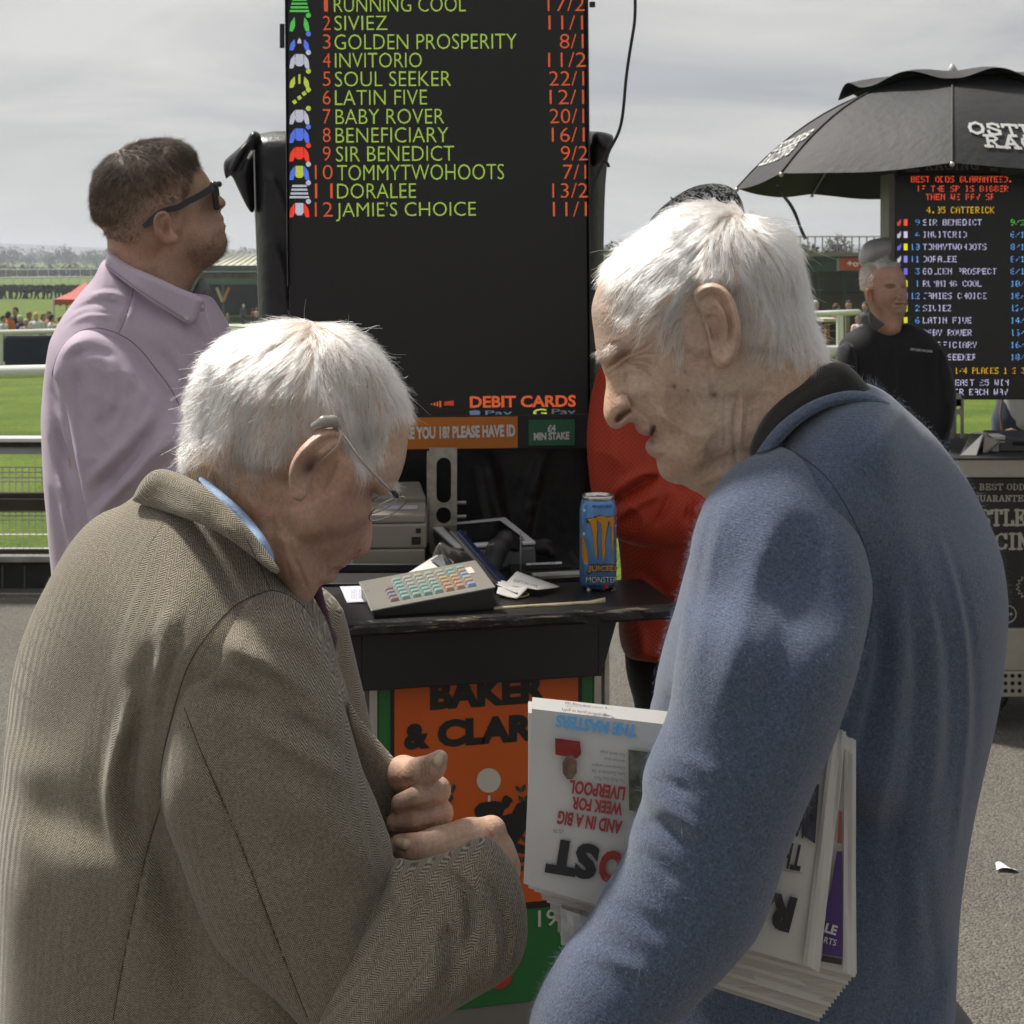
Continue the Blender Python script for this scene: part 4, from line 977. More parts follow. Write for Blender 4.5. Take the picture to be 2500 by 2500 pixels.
LC = {'g': led_mat('led_green', (.12, .75, .12), .8), 'b': led_mat('led_blue', (.12, .22, .95), .95), 'w': led_mat('led_white', (.75, .78, .9), .8), 'y': led_mat('led_yellow', (.7, .85, .1), .8), 'r': led_mat('led_red', (.95, .05, .02), 1.1)}
for i in range(1, 13):
    yc = (45+35.1*(i-2))*D; xc = 565*D
    c, cc, st = sil[i]
    def pp(pts, col, off=.0006): poly_print('jockey_silks', BP, [(xc+x*D, yc+y*D) for x, y in pts], LC[col], ob, off)
    arms = [[(-19, 14), (-17, -2), (-9, -13), (-8, 4), (-12, 14)], [(19, 14), (17, -2), (9, -13), (8, 4), (12, 14)]]
    if st == 'stripe':
        for k in range(4): pp([(-13-k*1.6, -12+k*7), (13+k*1.6, -12+k*7), (14+k*1.6, -8+k*7), (-14-k*1.6, -8+k*7)], c)
    elif st == 'sash':
        for k in range(3): pp([(-14+k*9, 6-k*8), (-8+k*9, 2-k*8), (-4+k*9, 8-k*8), (-10+k*9, 12-k*8)], 'y')
        for s in arms: pp([(x*.9, y) for x, y in s], 'r') if False else None
    else:
        if st != 'arms' or i == 2:
            for s in arms: pp(s, 'r' if st == 'rarms' else c)
        else:
            for s in arms: pp([(x, y*.8+4) for x, y in s], c)
        if st in ('full', 'bodyy', 'rarms'): pp([(-7.5, -13), (7.5, -13), (7.6, 6), (4, 10), (-4, 10), (-7.6, 6)], {'bodyy': 'y', 'rarms': 'w'}.get(st, c), .0008)
        elif i == 3: pp([(-3, -4), (0, -9), (3, -4), (4, 2), (-4, 2)], 'w', .0008)
        elif i == 5: pp([(-2, -10), (2, -10), (2, 8), (-2, 8)], 'y', .0008)
    poly_print('jockey_cap', BP, [(xc+(17+5*math.cos(k*.785))*D, yc+(-16+5*math.sin(k*.785))*D) for k in range(8)], LC[cc], ob, .0007)
text_on('debit_cards_text', BP, 'DEBIT CARDS', 1147, 1406, 967, 993, LO, ob, .03)
DIM = led_mat('led_dim', (.3, .5, .8), .35); LD = led_mat('led_dim_red', (.9, .08, .02), .5)
for k in range(4): poly_print('contactless_wave', BP, [(1052+k*7, 985-k*2), (1056+k*7, 985-k*2), (1056+k*7, 988+k*2), (1052+k*7, 988+k*2)], LO, ob)
poly_print('contactless_wave', BP, [(1085, 980), (1108, 978), (1108, 990), (1085, 990)], LD, ob)
poly_print('pay_mark', BP, [(1146, 1003), (1160, 1001), (1172, 1003), (1172, 1016), (1148, 1016)], DIM, ob)
text_on('pay_text', BP, 'Pay', 1185, 1251, 1002, 1017, DIM, ob, .01); text_on('pay_text', BP, 'G', 1301, 1335, 998, 1016, LC['y'], ob, .02); text_on('pay_text', BP, 'Pay', 1347, 1406, 998, 1015, led_mat('led_dim_white', (.5, .5, .7), .25), ob, .01)
# paper notices on the lower frame
sg = empty('age_sign', BP.at(1120, 1056), 'orange strip notice under the odds board about being eighteen', 'sign'); Wp = mat('print_white', (.62, .61, .6), .7)
plbox('card', BP, 905, 1264, 1020, 1092, .003, mat('orange_card', (.50, .15, .012), .6, noise=(6, .1)), sg, .009, 0)
BPs = Plane(BP.o+BP.n*.0095, (math.cos(.026), math.sin(.026), .024), BP.v)
text_on('sign_lettering', BPs, 'ARE YOU 18? PLEASE HAVE ID', 972, 1258, 1043, 1066, Wp, sg, .045)
s2 = empty('stake_sign', BP.at(1347, 1056), 'small green notice giving the minimum stake', 'sign')
plbox('card', BP, 1290, 1403, 1024, 1085, .003, mat('green_card', (.02, .13, .06), .6, noise=(6, .1)), s2, .009, 0)
text_on('sign_lettering', BPs, '£4', 1336, 1357, 1037, 1054, Wp, s2, .05); text_on('sign_lettering', BPs, 'MIN STAKE', 1303, 1390, 1056, 1073, Wp, s2, .045)
# support strut with slots
def slotted(name, pl, px0, px1, py0, py1, holes, th, m, par):
    c = bpy.data.curves.new(name, 'CURVE'); c.dimensions = '2D'; c.fill_mode = 'BOTH'; c.extrude = th/2; c.bevel_depth = .0006
    def add(pts):
        s = c.splines.new('POLY'); s.points.add(len(pts)-1)
        for p, q in zip(s.points, pts): p.co = (q[0], q[1], 0, 1)
        s.use_cyclic_u = True
    A = pl.uv(px0, py0); B = pl.uv(px1, py1); add([(A[0], B[1]), (B[0], B[1]), (B[0], A[1]), (A[0], A[1])])
    for hx0, hx1, hy0, hy1 in holes:
        a = pl.uv(hx0, hy0); b = pl.uv(hx1, hy1); r = (b[0]-a[0])/2; cx = (a[0]+b[0])/2; pts = []
        t, bo = max(a[1]-r, b[1]+r), min(b[1]+r, a[1]-r)
        for k in range(9): th_ = math.pi*k/8; pts.append((cx+r*math.cos(th_), t+r*math.sin(th_)))
        for k in range(9): th_ = math.pi+math.pi*k/8; pts.append((cx+r*math.cos(th_), bo+r*math.sin(th_)))
        add(pts)
    o = bpy.data.objects.new(name, c); me = bpy.data.meshes.new_from_object(o); bpy.data.objects.remove(o)
    M = Matrix((( pl.u.x, pl.v.x, pl.n.x, pl.o.x), (pl.u.y, pl.v.y, pl.n.y, pl.o.y), (pl.u.z, pl.v.z, pl.n.z, pl.o.z), (0, 0, 0, 1)))
    me.transform(M); me.materials.clear(); me.materials.append(m)
    return link(name, me, None, par)
galv = mat('galvanised_steel', (.40, .37, .32), .5, .5, noise=(60, .25), bump=(120, .3, .0005))
st = empty('support_strut', P(1084, 1275, 2.84), 'slotted grey metal strut holding up the odds board', 'strut')
SP = Plane(P(1084, 640, 2.84), (1, .03, 0), (0, 0, 1))
slotted('slotted_plate', SP, 1049, 1115, 1094, 1420, [(1065, 1102, 1116, 1229), (1064, 1102, 1241, 1275), (1065, 1102, 1286, 1390)], .006, galv, st)
mb = MB(); mb.box(SP.at(1046, 1215, -.012), (.006, .02, .18)); mb.build('side_flange', galv, st)
for y in (1229, 1263): mb = MB(); mb.tube([SP.at(1100, y, -.006), SP.at(1138, y-1, -.006)], .0036, 10); mb.build('peg', galv, st)
mb = MB(); mb.tube([SP.at(1039, 1268, .01), SP.at(1039, 1236, .01), SP.at(1030, 1228, .01), SP.at(1024, 1238, .01), SP.at(1024, 1262, .01)], .0022, 8); mb.build('hook', galv, st)
# black cover behind the board
cvm = mat('black_pvc_cover', (.010, .010, .012), .42, noise=(6, .3), bump=(9, .5, .02))
def plain_inflate(name, poly, Yc, h, W, R, m, par, relief=(), noise=None, back=None, smooth=1):
    r = inflate(poly, Yc, h, W, R, relief, back=back, rough_noise=noise, smooth=smooth)
    return link(name, np_mesh(name, r.V, r.Q), m, par, True)
cv = empty('board_cover', P(1070, 1400, 3.1), 'black fabric cover hanging behind the odds board', 'cover')
wv = Waves(9, 20, 8, 40)
plain_inflate('cover_cloth', [(612, 335), (640, 322), (700, 318), (1440, 320), (1480, 322), (1500, 332), (1500, 350), (1478, 400), (1472, 700), (1474, 1000), (1480, 1600), (640, 1600), (634, 1000), (630, 700), (622, 520), (612, 400)], 3.12, .009, [(1050, 700, .10)], [(1050, 700, .05)], cvm, cv, relief=[('l', [(1180, 1100), (1210, 1250), (1250, 1400)], 18, .02), ('l', [(1330, 1100), (1290, 1250), (1260, 1400)], 9, .012), ('l', [(655, 420), (700, 520)], 8, .012), ('l', [(640, 560), (690, 640), (700, 760)], 10, .01)], noise=[(wv, .003, 1, 1)])
plain_inflate('cover_flap', [(545, 395), (560, 380), (602, 345), (612, 322), (625, 318), (640, 330), (618, 420), (622, 480), (622, 520), (612, 524), (585, 470), (562, 420), (555, 448), (546, 420)], 3.05, .005, [(600, 400, .035)], [(600, 400, .02)], cvm, cv, relief=[('l', [(560, 430), (600, 350)], 5, .01), ('l', [(575, 425), (615, 350)], 5, -.01)])
plain_inflate('cover_flap', [(1440, 320), (1478, 322), (1498, 335), (1500, 350), (1490, 372), (1478, 392), (1440, 420)], 2.98, .005, [(1470, 360, .03)], [(1470, 360, .02)], cvm, cv, relief=[('l', [(1450, 330), (1490, 370)], 5, .008)])
mb = MB(); mb.tube([P(1478, 394, 2.93), P(1484, 400, 2.93), P(1487, 408, 2.93)], .003, 6); mb.build('zip_pull', blk, cv)
mb = MB(); mb.tube([P(606, 388, 2.98), P(612, 378, 2.98), P(618, 370, 2.98)], [.003, .004, .004], 6); mb.build('zip_pull', alu, cv)
mb = MB(); mb.tube([P(620, 366, 3.0), P(624, 520, 3.0), P(634, 800, 3.0)], .0016, 5); mb.build('piping', mat('pale_piping', (.4, .4, .38), .6), cv)
# power cable
cb_ = [(1550, -40), (1551, 20), (1549, 60), (1540, 110), (1528, 190), (1522, 270), (1514, 315), (1500, 345), (1484, 372), (1470, 400), (1456, 430), (1446, 462), (1440, 500)]
cc = chaikin(cb_, 2, False); mb = MB(); mb.tube([P(x, y, 2.86-.0*i) for i, (x, y) in enumerate(cc)], .0032, 7)
tag(mb.build('power_cable', mat('black_rubber', (.012, .012, .012), .6), None, True), 'thin black cable hanging down to the right edge of the odds board', 'cable')

# ================================================================== THE BOOKMAKER'S STAND
U = Vector((.976, .218, 0)); U.normalize(); Vv = Vector((-U.y, U.x, 0)); L0 = Vector((-.29, 2.28, 1.074))
def C(u, v, z=1.074): return L0+U*u+Vv*v+Vector((0, 0, z-1.074))
def cbox(name, u0, u1, v0, v1, z0, z1, m, par, bev=.002):
    mb = MB(); mb.hexa([C(u0, v0, z0), C(u1, v0, z0), C(u1, v1, z0), C(u0, v1, z0), C(u0, v0, z1), C(u1, v0, z1), C(u1, v1, z1), C(u0, v1, z1)]); return mb.build(name, m, par, bevel=bev)
def worn_mat():
    m = mat('worn_black_paint', (.012, .011, .011), .38, spec=.5); nt = m.node_tree; N = nt.nodes; L = nt.links; b = N['Principled BSDF']
    tc = N.new('ShaderNodeTexCoord'); mp_ = N.new('ShaderNodeMapping'); mp_.inputs['Scale'].default_value = (9, 40, 160); mp_.inputs['Rotation'].default_value = (0, 0, -.22); L.new(tc.outputs['Object'], mp_.inputs[0])
    n = N.new('ShaderNodeTexNoise'); n.inputs['Scale'].default_value = 1; n.inputs['Detail'].default_value = 8; n.inputs['Roughness'].default_value = .7; L.new(mp_.outputs[0], n.inputs['Vector'])
    at = N.new('ShaderNodeAttribute'); at.attribute_name = 'wear'
    s = math_node(N, L, 'ADD', n.outputs['Fac'], math_node(N, L, 'MULTIPLY', at.outputs['Fac'], .27))
    r = N.new('ShaderNodeValToRGB'); L.new(s, r.inputs[0]); e = r.color_ramp.elements; e[0].position = .80; e[0].color = (.011, .010, .010, 1); e[1].position = .86; e[1].color = (.30, .25, .17, 1)
    L.new(r.outputs[0], b.inputs['Base Color'])
    return m
stn = empty('bookmaker_stand', C(.29, .1, 0), 'black topped betting stand with an orange and green front panel', 'stand')
WB = worn_mat()
# the counter: a board with a rounded, chipped front edge
us = np.linspace(0, .585, 60); prof = [(.205, 0), (.012, 0), (.003, -.003), (0, -.009), (.001, -.019), (.006, -.024), (.205, -.024)]
v = []; f = []; wear = []; rw = Waves(21, 20, 20, 200)
for a in us:
    for k, (vv, dz) in enumerate(prof):
        j = .0012*float(rw(a*3, k*.3)) if 0 < k < 6 else 0
        v.append(C(a, vv+j, 1.074+dz)); wear.append(1.0 if k in (2, 3) else (.62 if k in (4, 1) else 0.25 if k == 5 else 0))
n = len(prof)
for i in range(len(us)-1):
    for k in range(n): f.append((i*n+k, (i+1)*n+k, (i+1)*n+(k+1) % n, i*n+(k+1) % n))
f.append(tuple(range(n))); f.append(tuple((len(us)-1)*n+k for k in range(n-1, -1, -1)))
o = mesh('counter_top', v, f, WB, stn); at_ = o.data.attributes.new('wear', 'FLOAT', 'POINT'); at_.data.foreach_set('value', wear)
cbox('rear_counter', -.06, .40, .2052, .62, 1.05, 1.0738, mat('black_vinyl', (.012, .012, .012), .45, noise=(30, .3)), stn)
BP2 = Plane(C(0, .045), U, (0, 0, 1))
def czone(px, py): a, b = BP2.uv(px, py); return a, 1.074+b
cbox('front_box', .055, .452, .028, .2, .955, 1.049, mat('black_board', (.010, .010, .010), .32, noise=(5, .3)), stn)
mb = MB(); mb.hexa([C(.452, .028, .955), C(.457, .028, .955), C(.457, .2, .955), C(.452, .2, .955), C(.452, .028, 1.049), C(.485, .028, 1.049), C(.485, .2, 1.049), C(.452, .2, 1.049)]); mb.build('side_bracket', blk, stn)
mb = MB(); mb.hexa([C(.040, .03, .955), C(.0545, .03, .955), C(.0545, .2, .955), C(.040, .2, .955), C(.035, .03, 1.049), C(.0545, .03, 1.049), C(.0545, .2, 1.049), C(.035, .2, 1.049)]); mb.build('side_bracket', blk, stn)
CP = Plane(C(0, .06), U, (0, 0, 1))
al_, _ = CP.uv(877, 1750); ar_, _ = CP.uv(1487, 1680)
zb = 1.074+CP.uv(1300, 2425)[1]
cbox('cabinet', al_+.004, ar_-.004, .062, .58, zb-.32, .952, mat('cabinet_steel', (.20, .19, .17), .5, .3, noise=(6, .15)), stn)
for a0, a1 in ((877, 890), (901, 921), (1449, 1467), (1474, 1487)):
    plbox('corner_trim', CP, a0, a1, 1560, 2425, .02, alu, stn, .004)
plbox('front_panel', CP, 922, 1448, 1560, 2428, .008, mat('panel_green', (.018, .13, .03), .45, noise=(4, .12)), stn, .001)
CPb = Plane(CP.o+CP.n*.0015, CP.u, CP.v)
BKm = mat('print_black', (.010, .010, .010), .5); ORm = mat('print_orange', (.56, .095, .008), .45, noise=(5, .08))
poly_print('black_border', CPb, [(953, 1560), (1421, 1560), (1421, 2208), (953, 2245)], BKm, stn, .0004)
poly_print('orange_poster', CPb, [(963, 1560), (1411, 1560), (1411, 2192), (963, 2228)], ORm, stn, .0008)
CPc = Plane(CP.o+CP.n*.003, CP.u, CP.v)
def lvl(y, x0, x1):  # level line on the plane: return y at x1 for a level through (x0,y)
    a, b = CPc.uv(x0, y); p = CPc.pt(CPc.uv(x1, y)[0], b); return HY+(CH-p.z)*FX/p.y
def ctext(body, x0, x1, ytop, ybot, m, bold=.06):
    text_on('poster_lettering', CPc, body, x0, x1, ytop, lvl(ybot, x0, x1), m, stn, bold, .0003)
ctext('BAKER', 1050, 1335, 1662, 1734, BKm); ctext('&', 986, 1050, 1768, 1832, BKm); ctext('CLARKE', 1068, 1402, 1758, 1826, BKm)
ctext('Est. since 1959', 1060, 1420, 2248, 2290, mat('print_cream', (.5, .52, .45), .6), .01)
poly_print('winning_post_disc', CPc, [(1193+29.5*math.cos(k*.262), 1905+30*math.sin(k*.262)) for k in range(24)], mat('print_offwhite', (.55, .53, .47), .5), stn, .0006)
poly_print('winning_post', CPc, [(1191, 1942), (1197, 1942), (1197, 1958), (1191, 1958)], Wp, stn, .0006)
horse = [(1098, 2035), (1118, 2015), (1150, 2008), (1172, 2012), (1160, 1990), (1158, 1975), (1172, 1960), (1205, 1955), (1224, 1958), (1228, 1945), (1236, 1941), (1248, 1948), (1253, 1957), (1246, 1960), (1242, 1970), (1232, 1975), (1226, 1992), (1250, 1985), (1262, 1962), (1278, 1955), (1300, 1950), (1312, 1940), (1330, 1952), (1352, 1972), (1360, 1990), (1350, 1998), (1325, 1992), (1310, 2005), (1290, 2008), (1282, 2030), (1262, 2058), (1300, 2070), (1330, 2095), (1322, 2102), (1290, 2086), (1255, 2080), (1232, 2085), (1190, 2075), (1150, 2085), (1120, 2120), (1100, 2140), (1094, 2132), (1110, 2095), (1104, 2065), (1080, 2090), (1060, 2115), (1052, 2108), (1072, 2075), (1084, 2048)]
poly_print('jockey_emblem', CPc, horse, BKm, stn, .0009)
rl = random.Random(5); lm = mat('print_laurel', (.02, .045, .035), .6)
for s, cx in ((1, 1165), (-1, 1215)):
    for k in range(11):
        t = k/10; yy = 2180-t*245; xx = cx+s*(-30-42*math.sin(t*2.4))
        for sd in (-1, 1):
            an = math.radians((60 if sd > 0 else 120)+s*8)+t*.3; l = 26; dx, dy = math.cos(an)*l, -math.sin(an)*l*.9; nx_, ny_ = -dy*.24, dx*.24
            poly_print('laurel_leaf', CPc, [(xx, yy), (xx+dx*.5+nx_, yy+dy*.5+ny_), (xx+dx, yy+dy), (xx+dx*.5-nx_, yy+dy*.5-ny_)], lm, stn, .0007+.0001*(sd > 0))
poly_print('red_roundel', CPc, [(1215+36*math.cos(k*.3), 2378+36*math.sin(k*.3)) for k in range(21)], mat('print_red', (.42, .03, .015), .5), stn, .0006)
for pts, c in (([(0, .28), (0, .95), (.12, .95), (.12, .28)], ORm), ([(0, .2), (0, .28), (.12, .28), (.12, .2)], BKm)):
    v = [C(al_+.0035, .07+a*3, z_) for a, z_ in pts]; mesh('side_print', v, [(0, 1, 2, 3)], c, stn)
sp = [(0.0, .945), (.05, .90), (.09, .8), (.06, .72), (.03, .76), (.05, .84), (.02, .89), (0, .91)]
mesh('side_print', [C(al_+.003, .065+a, z_) for a, z_ in sp], [tuple(range(8))], mat('side_green', (.02, .2, .05), .4), stn)
mesh('side_print', [C(al_+.0028, .07+a*.6, z_-.06) for a, z_ in sp], [tuple(range(8))], mat('side_cream', (.5, .4, .3), .4), stn)
# --- things on the stand
tz = 1.0742
pr = empty('ticket_printer', onz(950, 1400, tz), 'beige ticket printer at the back left of the counter', 'printer')
bei = mat('beige_plastic', (.30, .275, .225), .5, noise=(3, .06), bump=(300, .1, .0003)); PY = 2.68
yw = Matrix.Rotation(math.radians(3), 4, 'Z')
def prbox(name, x0, x1, y0, y1, z0, z1, m=bei, bev=.004):
    o_ = Vector((-.30, PY, tz)); M = Matrix.Translation(o_) @ yw; mb = MB(); mb.hexa([M @ Vector(q) for q in ((x0, y0, z0), (x1, y0, z0), (x1, y1, z0), (x0, y1, z0), (x0, y0, z1), (x1, y0, z1), (x1, y1, z1), (x0, y1, z1))]); return mb.build(name, m, pr, bevel=bev)
prbox('base', 0, .137, 0, .2, .004, .038); prbox('body', 0, .14, .001, .2, .039, .085); prbox('lid', .003, .138, .004, .14, .086, .103)
M = Matrix.Translation((-.30, PY, tz)) @ yw
mb = MB(); mb.hexa([M @ Vector(q) for q in ((0, .141, .086), (.138, .141, .086), (.135, .2, .086), (0, .2, .086), (0, .141, .112), (.138, .141, .112), (.125, .2, .135), (.0, .2, .135))]); mb.build('rear_cover', mat('beige_dark', (.2, .185, .155), .5), pr, bevel=.003)
prbox('power_socket', .112, .129, -.0015, .002, .047, .061, blk, .001); prbox('data_socket', .120, .129, -.0012, .002, .068, .077, blk, .001)
mb = MB(); mb.box(M @ Vector((.09, .07, .1045)), (.065, .04, .001)); mb.build('paper_label', mat('lilac_label', (.5, .48, .58), .7), pr)
prt = empty('receipt_tray', onz(870, 1440, tz), 'shallow black tray in front of the beige printer', 'tray'); o_ = onz(905, 1432, tz)
for nm, c, s in (('base', (0, .05, .003), (.22, .1, .005)), ('rim', (-.105, .05, .013), (.01, .1, .015)), ('rim', (0, .095, .013), (.2, .01, .015))):
    mb = MB(); mb.box(o_+Vector(c), s, bev=.002); mb.build(nm, blk, prt)
# keyboard
kb = empty('betting_keyboard', onz(1040, 1480, tz), 'wedge shaped grey keyboard with rows of coloured keys under a plastic cover', 'keyboard')
A, B = onz(914, 1508, tz), onz(1206, 1489, tz); ku = (B-A); kl = ku.length; ku.normalize(); kv = Vector((-ku.y, ku.x, 0)); kd = .135
def K(a, b, z): return A+ku*a+kv*b+Vector((0, 0, z))
def top(a, b): return .010+(.036-.010)*(a/kl)+.016*(b/kd)
mb = MB(); mb.hexa([K(0, 0, 0), K(kl, 0, 0), K(kl, kd, 0), K(0, kd, 0), K(-.004, -.002, top(0, 0)), K(kl, -.002, top(kl, 0)), K(kl, kd, top(kl, kd)), K(0, kd, top(0, kd))])
mb.build('case', mat('dark_case', (.022, .022, .022), .35), kb, bevel=.002)
mb = MB(); e_ = .003
mb.hexa([K(-.006, -.004, top(0, 0)+.0005), K(kl+.002, -.004, top(kl, 0)+.0005), K(kl+.002, kd+.002, top(kl, kd)+.0005), K(-.004, kd+.002, top(0, kd)+.0005), K(-.006, -.004, top(0, 0)+.0035), K(kl+.002, -.004, top(kl, 0)+.0035), K(kl+.002, kd+.002, top(kl, kd)+.0035), K(-.004, kd+.002, top(0, kd)+.0035)])
mb.build('plastic_cover', mat('grey_film', (.25, .24, .21), .25, coat=.6, bump=(30, .25, .004)), kb, bevel=.0015)
cols = {'br': (.24, .12, .08), 'vi': (.2, .17, .22), 'gr': (.22, .42, .35), 'cr': (.42, .42, .34), 'or': (.52, .27, .12), 'ye': (.55, .38, .12), 'bl': (.25, .36, .6)}
rows = 6; lay = [['br', 'vi', 'vi', 'br', None, None], ['gr', 'gr', 'gr', 'gr', 'gr', 'gr'], ['gr', 'gr', 'gr', 'cr', 'cr', 'cr'], ['gr', 'gr', 'gr', 'cr', 'cr', 'cr'], ['gr', 'gr', 'gr', 'cr', 'cr', 'cr'], ['or', 'or', 'or', 'ye', 'cr', 'cr'], ['or', 'or', 'or', 'ye', 'gr', 'gr'], ['bl', 'or', 'cr', 'bl', 'or', 'gr']]
kms = {k: mat('key_'+k, tuple(q*.55+.11 for q in c), .3, coat=.5) for k, c in cols.items()}
for i, colm in enumerate(lay):
    for j, cn in enumerate(colm):
        if cn is None: continue
        a = .028+i*.0185; b = .012+j*.0165; w = .0165; d = .0145; zt = lambda x, y: top(x, y)+.0035
        mb = MB(); q = [(a, b), (a+w, b), (a+w, b+d), (a, b+d)]; q2 = [(a+.0025, b+.0035), (a+w-.0025, b+.0035), (a+w-.0025, b+d-.002), (a+.0025, b+d-.002)]
        mb.hexa([K(x, y, zt(x, y)) for x, y in q]+[K(x, y, zt(x, y)+.0065) for x, y in q2]); mb.build('key', kms[cn], kb, bevel=.0012)
mb = MB(); q = [(kl-.036, .075), (kl-.014, .075), (kl-.014, .105), (kl-.036, .105)]; mb.add([K(x, y, top(x, y)+.0042) for x, y in q], [(0, 1, 2, 3)]); mb.build('badge', mat('badge', (.55, .5, .45), .5), kb)
# generic leaning slab from photographed corners
def cslab(name, cor, th, m, par, bev=.001):
    q = [P(*c) for c in cor]; n = (q[1]-q[0]).cross(q[2]-q[0]).normalized()
    if n.dot(Vector((0, 0, CH))-q[0]) < 0: n = -n
    mb = MB(); mb.slab(q, -n*th); return mb.build(name, m, par, bevel=bev)
def surf4(cor, th=.0006):
    q = [P(*c) for c in cor]
    n = (q[1]-q[0]).cross(q[3]-q[0]).normalized()
    if n.dot(Vector((0, 0, CH))-q[0]) < 0: n = -n
    return q, n*th
paperw = mat('receipt_paper', (.62, .60, .57), .75, noise=(20, .05))
lf = empty('racecard_leaflet', P(1040, 1400, 2.55), 'printed leaflet with a dark heading leaning behind the keyboard', 'leaflet')
cor = [(962, 1420, 2.53), (1093, 1400, 2.53), (1108, 1372, 2.6), (1078, 1346, 2.62)]
cslab('sheet', cor, .0006, paperw, lf, 0)
cslab('dark_heading', [(1052, 1368, 2.585), (1092, 1394, 2.523), (1106, 1374, 2.585), (1080, 1350, 2.6)], .0005, mat('leaflet_dark', (.03, .035, .04), .5), lf, 0)
lp = Plane(P(1080, 1370, 2.58), (P(1098, 1388, 2.53)-P(1077, 1352, 2.6)), (P(1110, 1372, 2.59)-P(1070, 1372, 2.59)))
for k, tx in enumerate(('FIRST RACE 1.30', 'The Racing To', 'Apprentice')):
    text_dir('leaflet_text', lambda x, y: P(x, y, 2.515), tx, (1079-k*7, 1356+k*2), (1098-k*8, 1382+k*1.5), 5, Wp, lf)
poly_print('leaflet_roundel', Plane(P(1018, 1400, 2.52), (1, 0, 0), (0, .3, 1)), [(1017+6*math.cos(k*.6), 1398+5*math.sin(k*.6)) for k in range(10)], mat('leaf_green', (.3, .4, .12), .6), lf)
tbm = mat('white_plastic', (.66, .66, .68), .35)
tab = empty('tablet_till', P(1170, 1330, 2.85), 'white framed tablet with a dark screen lying on its grey stand', 'tablet')
cor = [(1049, 1281, 2.86), (1112, 1334, 2.66), (1308, 1322, 2.70), (1234, 1262, 2.92)]
cslab('bezel', cor, .006, tbm, tab, .002)
cs_ = [(1081, 1286, 2.833), (1121, 1326, 2.68), (1278, 1315, 2.715), (1221, 1273, 2.885)]; q, n = surf4(cs_, .0018); mesh('screen', [a+n for a in q], [(0, 1, 2, 3)], mat('glass_black', (.008, .008, .01), .12), tab)
q = [P(*c) for c in cor]; mb = MB(); mb.hexa([Vector((p.x*.97+.004, p.y, tz)) for p in q]+[p-Vector((0, 0, .008)) for p in q]); mb.build('stand_housing', mat('grey_plastic', (.12, .12, .125), .45), tab, bevel=.006)
mb = MB(); c_ = P(1145, 1274, 2.885); mb.tube([c_, c_+Vector((0, -.002, .002))], .0015, 8); mb.build('camera_dot', blk, tab)
ph = empty('phone', P(1190, 1370, 2.52), 'dark blue phone in a scuffed case leaning by the spike', 'phone')
cslab('body', [(1118, 1297, 2.56), (1126, 1292, 2.60), (1241, 1418, 2.56), (1232, 1430, 2.50)], .009, mat('navy_phone', (.015, .025, .075), .25), ph, .003)
cslab('case', [(1098, 1294, 2.545), (1112, 1298, 2.555), (1226, 1432, 2.495), (1206, 1422, 2.49)], .004, mat('clear_case', (.07, .065, .055), .2, coat=.6), ph, .002)
pk = empty('clear_packet', P(1120, 1360, 2.6), 'crumpled clear plastic packet behind the leaflet', 'packet')
plain_inflate('packet', [(1052, 1362), (1066, 1330), (1076, 1320), (1100, 1336), (1128, 1340), (1142, 1360), (1140, 1385), (1125, 1395), (1100, 1392), (1060, 1392)], 2.62, .002, [(1100, 1360, .012)], [(1100, 1360, .01)], mat('cloudy_plastic', (.13, .12, .095), .22, coat=.8), pk, relief=[('l', [(1095, 1345), (1110, 1385)], 3, .004), ('l', [(1070, 1335), (1090, 1380)], 3, -.003), ('l', [(1120, 1345), (1135, 1380)], 2.5, .003)])
sc_ = empty('barcode_scanner', P(1240, 1350, 2.62), 'black hand held scanner with a curved neck', 'scanner')
V, Q = sdf_mesh([(P(1196, 1400, 2.60), P(1215, 1340, 2.62), .017, .018), (P(1215, 1340, 2.62), P(1234, 1318, 2.64), .018, .016), (P(1234, 1318, 2.64), P(1258, 1330, 2.66), .016, .014), (P(1250, 1335, 2.70), P(1330, 1335, 2.74), .013, .014), (P(1330, 1335, 2.74), P(1346, 1350, 2.74), .014, .010)], .003, .01)
link('scanner_body', np_mesh('scanner_body', V, Q), mat('scanner_black', (.018, .018, .02), .45), sc_, True)
text_dir('scanner_lettering', lambda x, y: P(x, y, 2.594), 'SCANDUC', (1190, 1332), (1207, 1330), 5, Wp, sc_)
cx_ = empty('cash_box', P(1330, 1400, 2.7), 'flat black box with a white RACECOURSE label', 'box'); cbm = mat('box_black', (.012, .012, .013), .4)
cslab('top', [(1236, 1352, 2.78), (1250, 1402, 2.60), (1424, 1390, 2.66), (1400, 1345, 2.84)], .004, cbm, cx_)
q = [P(1250, 1402, 2.60), P(1424, 1390, 2.66), P(1400, 1345, 2.84), P(1236, 1352, 2.78)]; mb = MB(); mb.hexa([Vector((p.x, p.y, tz)) for p in q]+[p-Vector((0, 0, .005)) for p in q]); mb.build('case', cbm, cx_, bevel=.002)
mb = MB(); a, b = P(1298, 1399, 2.605), P(1425, 1392, 2.65); mb.tube([a+Vector((0, -.008, -.004)), b+Vector((0, -.008, -.004))], .006, 8); mb.build('metal_edge', alu, cx_)
LPl = Plane(P(1330, 1375, 2.68), q[1]-q[0], Vector((0, 0, 1))); cslab('label', [(1284, 1379, 2.668), (1285, 1375, 2.682), (1372, 1371, 2.70), (1371, 1376, 2.69)], .0008, mat('label_white', (.7, .7, .72), .6), cx_, 0)
text_dir('label_lettering', lambda x, y: P(x, y, 2.655), 'RACECOURSE', (1297, 1379), (1357, 1376), 4, BKm, cx_)
